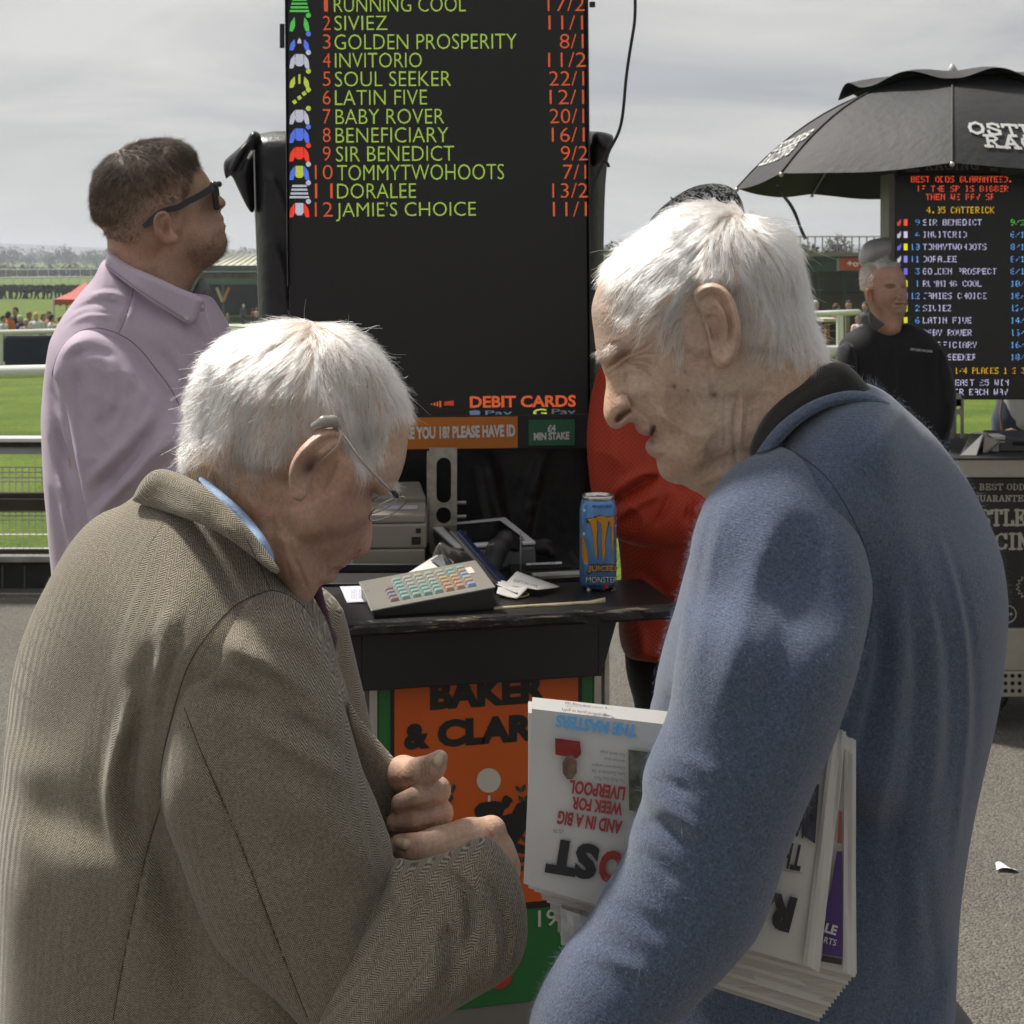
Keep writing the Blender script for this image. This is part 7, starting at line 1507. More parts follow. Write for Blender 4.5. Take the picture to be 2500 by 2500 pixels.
relb = [('l', [(907, 1186), (914, 1192), (922, 1190)], 4, -.003), ('l', [(905, 1130), (905, 1160), (900, 1190), (903, 1215)], 6, -.004), ('b', 930, 1185, 14, 14, 0, .003), ('l', [(915, 1195), (920, 1200), (928, 1196)], 2.5, .0016),
 ('l', [(862, 1358), (872, 1350), (878, 1342)], 3, -.005), ('b', 896, 1335, 9, 16, 0, .003), ('l', [(880, 1300), (872, 1320), (862, 1340), (856, 1356)], 3.5, -.0022), ('l', [(812, 1392), (826, 1388), (838, 1388)], 2.6, -.004), ('l', [(800, 1360), (795, 1385), (798, 1410)], 4, -.0016),
 ('b', 870, 1220, 34, 30, 0, .004), ('l', [(800, 1220), (790, 1270), (800, 1320)], 7, -.0022), ('b', 790, 1330, 40, 40, 0, -.003), ('l', [(660, 1240), (662, 1300), (672, 1360), (690, 1420)], 8, -.0035), ('l', [(690, 1290), (700, 1340), (720, 1400)], 6, .003), ('l', [(720, 1360), (735, 1400), (750, 1440)], 4, -.003), ('l', [(700, 1375), (712, 1420)], 3.5, -.0022),
 ('l', [(600, 1220), (610, 1270), (640, 1330)], 6, -.0018), ('l', [(470, 1120), (520, 1150), (560, 1160)], 8, .002), ('l', [(475, 1160), (540, 1200)], 5, -.0015), ('l', [(760, 1170), (765, 1200), (760, 1230)], 3, -.0018), ('l', [(960, 1090), (985, 1085)], 2.2, -.0007), ('l', [(955, 1115), (982, 1112)], 2.2, -.0007), ('l', [(958, 1060), (990, 1058)], 2.2, -.0006), ('b', 878, 1228, 7, 6, 0, .0015), ('b', 700, 1330, 40, 60, 0, .0015)]
hb = inflate(hp, Yb, .00115, Wb_, Rb_, relb, sig=30., keep=True, rough_noise=[(Waves(41, 30, 90, 420), .00014, 1, 1), (Crease(48, 18, 160, 700), .00034, 1, 1)], yoff=[(720, 1000, 0), (500, 1000, 0), (960, 1050, .015), (900, 1340, .030), (850, 1380, .022), (940, 1190, .012), (700, 1400, .0), (850, 1200, 0)])
earb = inflate([(838, 1057), (832, 1045), (809, 1042), (780, 1051), (755, 1070), (730, 1094), (712, 1124), (704, 1153), (706, 1185), (708, 1207), (719, 1222), (737, 1226), (753, 1208), (755, 1182), (762, 1167), (777, 1137), (799, 1118), (824, 1097), (838, 1073)], 1.325, .0009, [(750, 1120, .009)], [(750, 1120, .009)], [
   ('l', [(828, 1060), (812, 1052), (784, 1062), (758, 1080), (735, 1104), (720, 1130), (713, 1160), (716, 1190)], 6, .0050), ('l', [(826, 1072), (806, 1070), (786, 1082), (764, 1104), (744, 1130), (735, 1155)], 5, -.0065), ('l', [(822, 1084), (800, 1098), (778, 1118), (764, 1142), (752, 1165)], 4, .0035), ('b', 756, 1140, 13, 20, 35, -.0075), ('b', 732, 1208, 14, 13, 0, .0038), ('l', [(738, 1160), (733, 1182), (736, 1196)], 5, -.002)],
   yoff=[(838, 1060, .010), (770, 1160, .008), (755, 1190, .006), (705, 1160, -.020), (730, 1095, -.018), (780, 1050, -.008), (720, 1215, -.012)], sig=26.)
# hands
YH = 1.40
def H(x, y, dy=0): return P(x, y, YH+dy)
k1 = .0018
hand1 = [(H(985, 1890, .03), H(1030, 1886, .0), .017, .0135), (H(1030, 1886, 0), H(1058, 1872, -.004), .0135, .0115), (H(1058, 1872, -.004), H(1074, 1850, -.004), .0112, .0075),
   (H(1066, 1930, .012), H(1022, 1946, -.010), .0125, .0115, k1), (H(1022, 1946, -.010), H(978, 1962, -.004), .0115, .0095, k1),
   (H(1072, 1985, .014), H(1018, 2000, -.010), .0125, .0115, k1), (H(1018, 2000, -.010), H(966, 2008, -.002), .0115, .0095, k1),
   (H(1076, 2030, .018), H(1020, 2046, -.006), .0118, .0108, k1), (H(1020, 2046, -.006), H(975, 2052, 0), .0108, .009, k1),
   (H(1070, 2072, .022), H(1020, 2084, 0), .0105, .009, k1),
   (H(1066, 1930, .014), H(1030, 1905, .040), .013, .016), (H(1072, 1985, .016), H(1010, 1960, .045), .013, .018), (H(1076, 2030, .02), H(1000, 2020, .05), .012, .018), (H(1030, 1905, .040), H(985, 1890, .04), .018, .018), (H(1000, 1960, .05), H(900, 2040, .10), .024, .024)]
hand2 = [(H(978, 2066, -.03), H(1012, 2075, -.035), .0112, .0135, .003), (H(1012, 2075, -.035), H(1070, 2078, -.03), .0135, .018), (H(1070, 2078, -.03), H(1150, 2062, -.02), .022, .024), (H(1150, 2062, -.02), H(1200, 2030, -.01), .022, .0125),
   (H(1200, 2028, -.01), H(1206, 2040, .03), .0125, .010), (H(1206, 2040, .03), H(1180, 2070, .045), .010, .009), (H(1215, 2070, -.01), H(1218, 2080, .03), .0125, .010), (H(1218, 2080, .03), H(1190, 2105, .04), .010, .009), (H(1228, 2105, -.01), H(1226, 2118, .025), .012, .0095), (H(1236, 2140, -.01), H(1230, 2155, .02), .0105, .009),
   (H(1150, 2070, -.02), H(1215, 2085, -.012), .022, .017), (H(1150, 2090, -.02), H(1228, 2120, -.012), .022, .016), (H(1200, 2130, -.02), H(1190, 2200, -.03), .024, .022), (H(1190, 2200, -.03), H(1080, 2330, -.06), .024, .026)]
hA = sdf_mesh(hand1, .0012, .006, .004, 2); hB = sdf_mesh(hand2, .0012, .008, .004, 2)
armB = sdf_mesh([(P(640, 1700, 1.36), P(760, 2350, 1.28), .040, .036), (P(760, 2350, 1.28), P(1080, 2330, 1.33), .034, .027)], .007, .01)
armC = sdf_mesh([(P(760, 1750, 1.56), P(880, 2200, 1.6), .04, .034), (P(880, 2200, 1.6), P(900, 2040, 1.50), .032, .026)], .007, .01)
coreb = sdf_mesh(body_core(-.32, 1.45, 1.25, .02), .014, .04)
V, Q = join_np([(hb.V, hb.Q), (earb.V, earb.Q), hA, hB, armB, armC, coreb]); me = np_mesh('body', V, Q)
rl = random.Random(12); spots = [('b', rl.uniform(560, 900), rl.uniform(1180, 1430), rl.uniform(5, 16), rl.uniform(5, 14), 0, (.46, .17, .12) if rl.random() < .6 else (.50, .34, .24), rl.uniform(.15, .45)) for _ in range(60)]
tint(me, V, (.53, .345, .25), spots+[('b', 700, 860, 170, 70, 0, (.60, .50, .42), .8), ('b', 580, 980, 110, 90, 0, (.60, .50, .42), .8), ('b', 800, 950, 100, 90, 0, (.58, .47, .39), .7), ('b', 850, 1240, 60, 60, 0, (.46, .20, .15), .5), ('b', 880, 1345, 24, 24, 0, (.46, .20, .16), .5), ('b', 780, 1340, 70, 60, 0, (.40, .20, .15), .35), ('b', 960, 1070, 40, 60, 0, (.55, .39, .28), .7), ('b', 520, 1170, 80, 50, 0, (.55, .35, .22), .6), ('b', 735, 1120, 20, 60, 30, (.55, .28, .20), .5), ('b', 735, 1205, 22, 20, 0, (.55, .30, .23), .6), ('b', 756, 1140, 10, 17, 35, (.06, .04, .03), .85), ('b', 826, 1392, 14, 7, 0, (.36, .13, .11), .6), ('b', 830, 1414, 14, 9, 0, (.40, .16, .13), .5), ('b', 915, 1200, 9, 7, 0, (.25, .14, .10), .6),
   ('b', 1060, 1900, 60, 30, 0, (.52, .33, .24), .6), ('b', 1020, 2000, 60, 60, 0, (.48, .27, .20), .6), ('b', 1150, 2060, 90, 40, 0, (.58, .40, .29), .7), ('b', 1195, 2035, 10, 6, 30, (.45, .15, .11), .7), ('b', 1000, 2075, 20, 16, 0, (.50, .27, .19), .6), ('l', [(966, 2022), (1010, 2024), (1060, 2010)], 3, (.2, .09, .06), .6), ('l', [(1036, 1860), (1040, 1876), (1038, 1892)], 1.6, (.26, .13, .09), .6), ('l', [(1044, 1858), (1048, 1872), (1046, 1888)], 1.5, (.28, .14, .10), .5), ('l', [(1028, 1866), (1031, 1880), (1029, 1896)], 1.5, (.28, .14, .10), .5), ('l', [(1006, 2056), (1012, 2072), (1008, 2090)], 1.8, (.3, .16, .11), .5), ('l', [(1016, 2056), (1022, 2072), (1018, 2090)], 1.8, (.3, .16, .11), .5), ('l', [(1185, 2022), (1196, 2030), (1204, 2040)], 1.6, (.34, .14, .10), .6), ('b', 1078, 1935, 9, 9, 0, (.58, .34, .26), .6), ('b', 1082, 1990, 9, 9, 0, (.56, .32, .25), .6), ('l', [(1100, 2050), (1150, 2040), (1190, 2025)], 3, (.40, .30, .26), .4), ('l', [(966, 1975), (1010, 1972), (1060, 1955)], 3, (.2, .09, .06), .5)], 15, .08)  # finger gaps, hand creases and ear hollow carry painted shade
link('body', me, skin('skin_ruddy'), hm_, True)
nail = mat('nail', (.62, .48, .34), .3, coat=.3)
V, Q = sdf_mesh([(H(1066, 1860, -.013), H(1077, 1843, -.008), .0052, .0034), (H(1077, 1843, -.008), H(1081, 1836, -.006), .003, .0008)], .0007, .002, .003); link('thumbnail', np_mesh('thumbnail', V, Q), nail, hm_, True)
V, Q = sdf_mesh([(H(975, 2059, -.041), H(990, 2062, -.045), .0045, .0055)], .0007, .002, .003); V[:, 1] += .0; link('thumbnail', np_mesh('thumbnail', V, Q), nail, hm_, True)
gh = hair_mat('silver_hair', (.76, .73, .66), .28)
mk = [(440, 1150), (452, 1090), (460, 1000), (470, 940), (510, 860), (600, 800), (720, 775), (840, 790), (930, 860), (985, 950), (996, 990), (985, 1010), (962, 1000), (952, 1040), (940, 1080), (920, 1110), (900, 1130), (880, 1150), (860, 1145), (850, 1110), (845, 1070), (830, 1035), (800, 1030), (760, 1050), (720, 1085), (690, 1120), (650, 1140), (600, 1140), (560, 1110), (520, 1090), (490, 1110)]
dr = [(700, 800, -.5, .5), (600, 830, -.9, .6), (520, 900, -.6, .9), (480, 1000, -.2, 1), (850, 820, .8, .4), (940, 900, .6, .8), (980, 970, .5, .9), (760, 830, .1, 1), (650, 900, -.7, .8), (580, 1000, -.5, .9), (700, 950, -.45, 1), (760, 950, -.25, 1), (820, 930, .1, 1), (880, 960, .15, 1), (900, 1050, -.1, 1), (860, 1100, .1, 1), (640, 1050, -.35, 1), (560, 1080, .3, 1), (720, 1040, -.35, .9), (780, 1000, -.3, 1), (500, 1080, .2, 1), (940, 1040, -.3, 1)]
hair('hair', hb, [(mk, 1.0), ([(470, 1090), (520, 1085), (600, 1140), (650, 1150), (620, 1200), (520, 1190), (460, 1160)], .25), ([(640, 790), (720, 775), (800, 785), (790, 830), (700, 835)], .5)], dr, [(700, 820, .036), (600, 1000, .034), (500, 1000, .028), (560, 1120, .020), (900, 950, .034), (990, 980, .022), (870, 1100, .030), (660, 1120, .022)], 1600, 32000, .25, gh, hm_, rad=.00015, clump=.70, noise=.32, curl=.0008, seed=6, base=.0012, stray=.05)
hair('eyebrow', hb, [([(935, 1180), (960, 1170), (975, 1175), (965, 1195), (940, 1208)], 1)], [(950, 1190, .7, .5)], [(950, 1190, .011)], 40, 140, .9, gh, hm_, rad=.0001, clump=.2, noise=.4, seed=9, base=.0003)
# hearing aid, glasses
ha = MB(); V, Q = sdf_mesh([(P(768, 1042, 1.318), P(790, 1030, 1.316), .0042, .0052), (P(790, 1030, 1.316), P(812, 1028, 1.320), .0052, .005), (P(812, 1028, 1.320), P(826, 1044, 1.326), .005, .003)], .0009, .003, .005)
link('hearing_aid', np_mesh('hearing_aid', V, Q), mat('hearing_aid_grey', (.33, .31, .28), .28, .3), hm_, True)
mb = MB(); mb.tube([P(826, 1044, 1.322), P(832, 1062, 1.318), P(822, 1090, 1.316), P(800, 1110, 1.316), P(780, 1128, 1.318)], .0006, 6); mb.build('aid_tube', mat('clear_tube', (.5, .5, .48), .2, coat=.5), hm_, True)
gm = mat('glasses_metal', (.55, .52, .47), .22, .9)
mb = MB(); mb.tube([P(838, 1060, 1.345), P(872, 1110, 1.345), P(905, 1150, 1.352), P(940, 1184, 1.362), P(966, 1207, 1.372)], [.0011, .0011, .0012, .0014, .0018], 8); mb.build('glasses_temple', gm, hm_, True)
mb = MB(); mb.tube([P(962, 1203, 1.370), P(970, 1212, 1.374)], .0026, 8); mb.build('glasses_hinge', mat('hinge_dark', (.03, .03, .03), .4), hm_, True)
def ring(c, ax, ay, r1, r2, n=28): return [c+ax*math.cos(2*math.pi*k/n)*r1+ay*math.sin(2*math.pi*k/n)*r2 for k in range(n+1)]
lc = P(946, 1242, 1.385); ax = (P(988, 1212, 1.375)-P(906, 1285, 1.395)).normalized(); ay = Vector((.30, .88, -.33)); ay = (ay-ax*ay.dot(ax)).normalized()
r_1 = (P(982, 1216, 1.38)-P(908, 1284, 1.385)).length/2
mb = MB(); mb.tube(ring(lc, ax, ay, r_1, .019), .0009, 6); mb.build('glasses_rim', gm, hm_, True)
lc2 = lc+Vector((-.010, .062, -.004)); mb = MB(); mb.tube(ring(lc2, ax, ay, r_1, .019), .0009, 6); mb.build('glasses_rim', gm, hm_, True)
glass = mat('lens', (.8, .8, .8), .04, alpha=.10)
for c in (lc, lc2):
    v = [p for p in ring(c, ax, ay, r_1*.97, .0184, 24)][:-1]; nn = ax.cross(ay)*.0007; mb = MB(); n = len(v); mb.add([p-nn for p in v]+[p+nn for p in v], [tuple(range(n)), tuple(range(2*n-1, n-1, -1))]+[(i, (i+1) % n, n+(i+1) % n, n+i) for i in range(n)]); mb.build('lens', glass, hm_)
# jacket
tw = fabric('herringbone_tweed', (.36, .312, .235), 'herring', .92, .25, .10, (.088, .075, .058), bumpd=.0006)
FZT = mat('tweed_fuzz', (.45, .4, .3), .8)
fz2 = Waves(61, 26, 5, 20); fz3 = Waves(62, 26, 12, 40)
jt = [(300, 1232), (280, 1240), (233, 1258), (186, 1305), (154, 1352), (126, 1403), (93, 1463), (61, 1533), (42, 1594), (28, 1650), (16, 1720), (7, 1808), (0, 1890), (-6, 2050), (-8, 2300), (-15, 2500), (-20, 2800), (960, 2800), (962, 2500), (955, 2100), (945, 1950), (905, 1900), (880, 1860), (868, 1780), (857, 1720), (834, 1659), (811, 1566), (797, 1529), (769, 1463), (741, 1417), (699, 1384), (659, 1356), (600, 1290), (520, 1215), (440, 1180), (360, 1185)]
jr = [('l', [(318, 1700), (300, 1780), (280, 1852), (268, 1924), (274, 2000), (285, 2050), (300, 2125)], 13, .018), ('l', [(345, 1760), (320, 1830), (312, 1920), (318, 2000), (345, 2070)], 14, -.020), ('l', [(385, 1560), (355, 1640), (345, 1720), (352, 1800)], 16, -.010), ('l', [(420, 1480), (395, 1560), (385, 1650)], 14, .007), ('l', [(455, 1500), (430, 1600), (400, 1700), (385, 1800)], 12, -.007),
   ('b', 385, 2120, 26, 90, -12, -.020), ('b', 440, 2300, 40, 130, -14, -.030), ('l', [(393, 1966), (362, 2059), (340, 2150), (321, 2240), (300, 2340), (290, 2406), (276, 2500)], 3.5, -.006), ('l', [(310, 1580), (300, 1660), (320, 1740)], 18, .004), ('l', [(601, 1319), (633, 1375), (660, 1446)], 3.5, -.0035), ('l', [(615, 1310), (648, 1370), (676, 1436)], 8, .003), ('l', [(60, 1900), (55, 2100), (50, 2300)], 20, .004), ('l', [(130, 1800), (120, 2000), (130, 2300)], 30, -.005), ('l', [(500, 1230), (560, 1290), (610, 1350)], 16, .005), ('l', [(330, 1245), (420, 1262), (500, 1290), (560, 1325), (600, 1350)], 7, -.004)]
garment('jacket_body', tw, hm_, jt, 1.45, .0028, [(300, 1500, .165), (600, 1500, .175), (300, 2300, .19), (700, 2300, .19), (450, 1240, .13), (740, 1450, .16)], [(280, 1330, .17), (200, 1400, .22), (130, 1550, .24), (100, 1700, .22), (60, 2300, .20), (600, 1330, .075), (720, 1450, .07), (800, 1600, .08), (900, 2100, .12), (500, 2000, .2)], amp(jr, .6), [(fz2, .0028, 1, .7)], yoff=[(480, 1220, -.035), (560, 1290, -.050), (640, 1370, -.052), (720, 1450, -.045), (350, 1240, .0), (260, 1330, .03), (300, 1450, .02), (170, 1450, .03), (500, 1600, 0), (300, 2000, 0), (800, 1800, 0), (700, 2300, 0)], axis=[(480, 1180), (330, 1500), (300, 1900), (250, 2400), (240, 2800)], fuzz=(16000, .0013, FZT))
sj = [(664, 1441), (640, 1445), (603, 1459), (551, 1495), (499, 1557), (458, 1625), (437, 1687), (416, 1764), (401, 1826), (391, 1889), (393, 1956), (404, 2010), (424, 2059), (461, 2173), (497, 2261), (523, 2313), (585, 2375), (663, 2432), (725, 2500), (800, 2570), (900, 2610), (965, 2520), (988, 2380), (985, 2220), (966, 2130), (959, 2080), (957, 2061), (943, 2021), (925, 1971), (908, 1930), (893, 1900), (874, 1840), (856, 1775), (836, 1700), (815, 1630), (792, 1560), (763, 1505), (735, 1470), (700, 1448)]
sjr = [('l', [(560, 1570), (611, 1588), (680, 1625), (740, 1665), (802, 1717), (845, 1780)], 17, .012), ('l', [(690, 1570), (740, 1612), (790, 1680), (825, 1740)], 20, -.015), ('l', [(630, 1760), (690, 1800), (776, 1852), (850, 1890), (895, 1940)], 17, .011), ('l', [(700, 1750), (770, 1795), (840, 1845)], 17, -.012), ('l', [(500, 1700), (560, 1690), (640, 1720)], 20, -.008), ('l', [(830, 1690), (856, 1780), (880, 1870), (900, 1920)], 5, -.006),
   ('l', [(450, 1728), (497, 1852), (559, 1992), (621, 2147), (688, 2328), (750, 2483)], 3, -.0038), ('l', [(664, 1446), (603, 1463), (553, 1500), (503, 1560), (463, 1628)], 5, .004), ('l', [(700, 1930), (790, 1985), (860, 2060), (920, 2130)], 26, .007), ('l', [(680, 2030), (770, 2110), (860, 2220)], 26, -.006), ('l', [(960, 2080), (945, 2160), (900, 2240), (880, 2320)], 16, -.012), ('l', [(560, 2130), (680, 2250), (800, 2400)], 30, .005)]
garment('jacket_sleeve', tw, hm_, sj, 1.30, .0026, [(620, 1600, .066), (640, 2000, .074), (750, 2350, .07), (900, 2350, .06)], [(620, 1470, .030), (450, 1700, .035), (400, 1900, .045), (480, 2200, .05), (640, 1800, .08), (700, 2100, .08), (850, 1900, .05), (800, 2500, .07)], sjr, [(fz3, .0016, 1, 1), (Crease(63, 14, 5, 18), .0022, 1.3, .8)], yoff=[(660, 1450, .045), (600, 1530, .012), (520, 1600, .006), (640, 1800, 0), (640, 2200, 0), (850, 2400, 0)], axis=[(640, 1440), (560, 1800), (640, 2200), (850, 2600)])
fj = [(950, 2110), (962, 2098), (984, 2091), (1005, 2100), (1036, 2092), (1077, 2082), (1114, 2066), (1148, 2048), (1179, 2039), (1204, 2047), (1226, 2068), (1251, 2105), (1263, 2127), (1275, 2164), (1285, 2211), (1290, 2266), (1285, 2313), (1269, 2360), (1238, 2394), (1192, 2422), (1130, 2456), (1061, 2500), (980, 2560), (880, 2610), (790, 2600), (760, 2520), (800, 2400), (870, 2300), (925, 2200)]
fjr = [('l', [(974, 2105), (1030, 2108), (1067, 2120), (1108, 2148), (1136, 2182), (1147, 2226), (1150, 2280), (1140, 2330)], 10, -.015), ('l', [(1040, 2096), (1090, 2104), (1130, 2122), (1167, 2164), (1194, 2211), (1213, 2257), (1217, 2319), (1201, 2375)], 9, .010), ('l', [(1120, 2086), (1165, 2118), (1200, 2170), (1226, 2230), (1236, 2300), (1224, 2370)], 8, -.010), ('l', [(1160, 2080), (1195, 2112), (1222, 2155), (1250, 2200), (1262, 2266), (1257, 2319), (1235, 2370)], 8, .007),
   ('b', 1012, 2180, 15, 34, -20, -.024), ('l', [(962, 2110), (984, 2125), (1000, 2160), (1004, 2211), (1000, 2250)], 10, .013), ('l', [(940, 2180), (960, 2240), (940, 2320), (900, 2400)], 12, -.012), ('l', [(1030, 2230), (1070, 2300), (1060, 2390), (1000, 2470)], 20, .008), ('l', [(1085, 2260), (1110, 2340), (1090, 2420)], 14, -.009), ('l', [(1040, 2160), (1075, 2220), (1090, 2260)], 9, .006)]
garment('jacket_sleeve', tw, hm_, fj, 1.27, .0024, [(1100, 2250, .066), (950, 2400, .064), (1240, 2200, .05)], [(1100, 2150, .05), (1250, 2250, .055), (950, 2450, .07)], fjr, [(fz3, .0014, 1, 1), (Crease(64, 14, 8, 26), .0018, 1, 1)], axis=[(860, 2500), (1000, 2330), (1120, 2200), (1200, 2080)], yoff=[(1200, 2080, .05), (1100, 2150, .02), (1250, 2250, .02), (950, 2400, -.01), (1150, 2400, -.01)])
lap = [(845, 1690), (867, 1737), (898, 1778), (949, 1835), (991, 1887), (1019, 1924), (1012, 1938), (985, 1952), (966, 1972), (955, 2010), (962, 2080), (930, 2100), (880, 1950), (850, 1800)]
garment('jacket_front', tw, hm_, lap, 1.43, .0022, [(930, 1900, .016)], [(930, 1900, .014)], [('l', [(880, 1770), (940, 1850), (1000, 1915)], 6, .003), ('b', 960, 1970, 20, 30, 0, -.006)], [(fz3, .002, 1, 1)], axis=[(850, 1690), (960, 2080)], yoff=[(860, 1750, .02), (1010, 1925, .0), (950, 2000, .02)])
garment('jacket_collar', tw, hm_, [(321, 1221), (326, 1208), (350, 1165), (382, 1142), (425, 1150), (489, 1178), (559, 1238), (620, 1302), (657, 1352), (690, 1400), (672, 1404), (640, 1378), (600, 1345), (555, 1312), (500, 1282), (440, 1260), (390, 1244), (340, 1230)], 1.302, .0018, [(500, 1220, .014)], [(500, 1220, .012)], [('l', [(322, 1226), (400, 1247), (500, 1284), (600, 1346), (660, 1390)], 5, .004)], [(fz3, .0012, 1, 1)], axis=[(330, 1190), (480, 1230), (680, 1400)], rot=.6, yoff=[(325, 1215, .095), (370, 1170, .090), (430, 1200, .055), (500, 1230, .018), (600, 1310, .0), (680, 1400, -.012)], sig=50.)
lb = fabric('pale_blue_cotton', (.30, .42, .62), 'plain', .75, .1, .05)
garment('shirt_collar', lb, hm_, [(478, 1158), (506, 1172), (552, 1208), (592, 1244), (632, 1288), (658, 1328), (672, 1364), (668, 1392), (652, 1378), (614, 1322), (552, 1258), (498, 1200)], 1.318, .0014, [(560, 1260, .010)], [(560, 1260, .006)], axis=[(470, 1160), (660, 1370)], yoff=[(480, 1160, .050), (560, 1230, .015), (660, 1370, -.012)], sig=50.)
V, Q = sdf_mesh([(P(720, 1550, 1.62), P(840, 2000, 1.66), .06, .055), (P(840, 2000, 1.66), P(900, 2120, 1.56), .055, .045)], .007, .02); me = np_mesh('jacket_sleeve', V, Q); cloth_uv(me, V); link('jacket_sleeve', me, tw, hm_, True)
V, Q = sdf_mesh([(P(770, 1430, 1.46), P(800, 1560, 1.50), .006, .008), (P(800, 1560, 1.50), P(810, 1900, 1.52), .008, .01)], .004, .01); link('tie', np_mesh('tie', V, Q), mat('plum_tie', (.08, .03, .06), .6), hm_, True)
dtm = mat('seam_brown', (.07, .058, .044), .9)
seam(hm_, [([(664, 1441), (603, 1459), (551, 1495), (499, 1557), (458, 1625), (437, 1687), (416, 1764), (401, 1826), (391, 1889), (393, 1950)], .0012), ([(664, 1441), (700, 1450), (735, 1474), (762, 1508)], .0011), ([(604, 1322), (633, 1375), (661, 1444)], .0009), ([(450, 1728), (497, 1852), (559, 1992), (621, 2147), (688, 2328), (750, 2483)], .0009), ([(390, 1975), (362, 2059), (321, 2240), (290, 2406), (276, 2490)], .0009)], dtm)
legs(hm_, -.32, 1.48, .86, fabric('brown_trousers', (.08, .065, .05), 'plain'), BLACKSHOE, 0, .1)
# ================================================================== MAN IN THE LILAC SHIRT
pm = empty('person', (-.68, 2.5, 0), 'brown haired man in black sunglasses and a lilac shirt looking up at the board', 'person'); Yp = 2.5
pp_h = [(478, 400), (494, 413), (504, 426), (512, 440), (518, 450), (524, 460), (531, 473), (540, 480), (547, 486), (552, 495), (550, 503), (542, 510), (537, 516), (540, 522), (545, 528), (547, 536), (545, 541), (549, 546), (552, 551), (550, 559), (549, 566), (553, 576), (555, 590), (553, 608), (546, 622), (534, 634), (514, 649), (497, 660), (482, 676), (470, 695), (462, 715), (440, 760), (360, 770), (290, 720), (262, 650), (262, 610), (262, 580), (254, 566), (238, 552), (228, 530), (223, 500), (222, 460), (228, 430), (250, 402), (276, 378), (308, 358), (348, 348), (391, 343), (427, 346), (456, 360), (474, 378)]
Wpp = [(350, 420, .076), (260, 460, .070), (450, 400, .066), (490, 430, .054), (510, 455, .045), (535, 480, .024), (545, 495, .014), (540, 535, .026), (548, 552, .024), (545, 590, .034), (500, 480, .056), (480, 520, .064), (500, 560, .058), (520, 590, .050), (520, 620, .046), (470, 600, .066), (420, 560, .074), (380, 560, .076), (300, 560, .074), (440, 640, .070), (480, 650, .058), (360, 650, .074), (300, 640, .070), (400, 700, .07)]
Rpp = [(350, 380, .08), (250, 470, .08), (470, 400, .05), (505, 440, .03), (545, 495, .010), (540, 525, .012), (550, 550, .012), (552, 590, .022), (530, 630, .035), (480, 670, .05), (380, 560, .09), (270, 620, .06), (300, 560, .08)]
prl = [('b', 385, 600, 18, 14, 0, .002), ('l', [(262, 582), (275, 588), (300, 590)], 3, -.004), ('l', [(265, 604), (290, 612)], 6, .003), ('l', [(505, 560), (512, 580), (520, 600)], 6, -.003), ('b', 500, 575, 16, 14, 0, .004), ('l', [(534, 543), (540, 541), (546, 541)], 2, -.005), ('l', [(528, 520), (535, 528)], 3, -.003), ('b', 538, 503, 6, 5, 0, .004), ('l', [(460, 640), (490, 650), (520, 636)], 9, -.004), ('b', 470, 470, 14, 10, 0, -.002), ('b', 505, 425, 14, 6, 30, .002)]
hpu = inflate(pp_h, Yp, .0022, Wpp, Rpp, prl, sig=22., keep=True, yoff=[(400, 500, 0), (540, 500, .02), (545, 600, .012), (300, 500, 0)])
earp = inflate([(373, 539), (378, 525), (388, 516), (400, 514), (411, 519), (417, 530), (418, 548), (424, 566), (434, 574), (438, 584), (434, 594), (424, 598), (410, 598), (395, 592), (384, 582), (376, 562)], 2.415, .0012, [(400, 550, .009)], [(400, 550, .008)], [('l', [(414, 535), (409, 521), (398, 518), (384, 526), (378, 545), (382, 566), (393, 582)], 3, .0045), ('l', [(404, 527), (392, 530), (386, 548), (392, 568)], 2.6, -.005), ('b', 405, 555, 6, 12, 0, -.007), ('b', 424, 584, 8, 7, 0, .002)], yoff=[(380, 550, -.012), (415, 550, .006), (425, 590, .004)], sig=16.)
corep = sdf_mesh(body_core(-.66, 2.5, 1.40, 0), .016, .04)
armp = sdf_mesh([(P(240, 900, 2.42), P(225, 1200, 2.38), .045, .04), (P(225, 1200, 2.38), P(500, 1120, 2.36), .04, .03), (P(500, 1120, 2.36), P(560, 1110, 2.36), .028, .036), (P(560, 1110, 2.36), P(620, 1120, 2.37), .014, .01), (P(560, 1095, 2.36), P(615, 1095, 2.37), .013, .01), (P(560, 1125, 2.36), P(610, 1145, 2.37), .013, .01), (P(555, 1135, 2.36), P(600, 1160, 2.37), .011, .009), (P(545, 1090, 2.34), P(580, 1060, 2.33), .013, .01)], .006, .01)
V, Q = join_np([(hpu.V, hpu.Q), (earp.V, earp.Q), corep, armp]); me = np_mesh('body', V, Q)
tint(me, V, (.47, .295, .215), [('b', 330, 440, 110, 60, 0, (.12, .085, .06), .85), ('b', 280, 520, 60, 50, 0, (.16, .11, .08), .7), ('b', 400, 560, 20, 40, 0, (.52, .22, .15), .5), ('b', 500, 620, 46, 34, -30, (.20, .115, .075), .6), ('b', 540, 545, 9, 8, 0, (.42, .18, .14), .5), ('b', 470, 560, 30, 26, 0, (.52, .25, .17), .5), ('b', 330, 620, 60, 30, 0, (.42, .19, .12), .5), ('b', 360, 540, 40, 30, 0, (.30, .18, .12), .4), ('b', 465, 600, 22, 30, 0, (.30, .17, .11), .4), ('b', 430, 440, 50, 24, 0, (.34, .21, .15), .4), ('b', 405, 556, 6, 12, 0, (.16, .07, .05), .7)], 25, .07)
link('body', me, skin('skin_tanned'), pm, True)
bh_ = dark_hair('brown_hair', (.115, .088, .06))
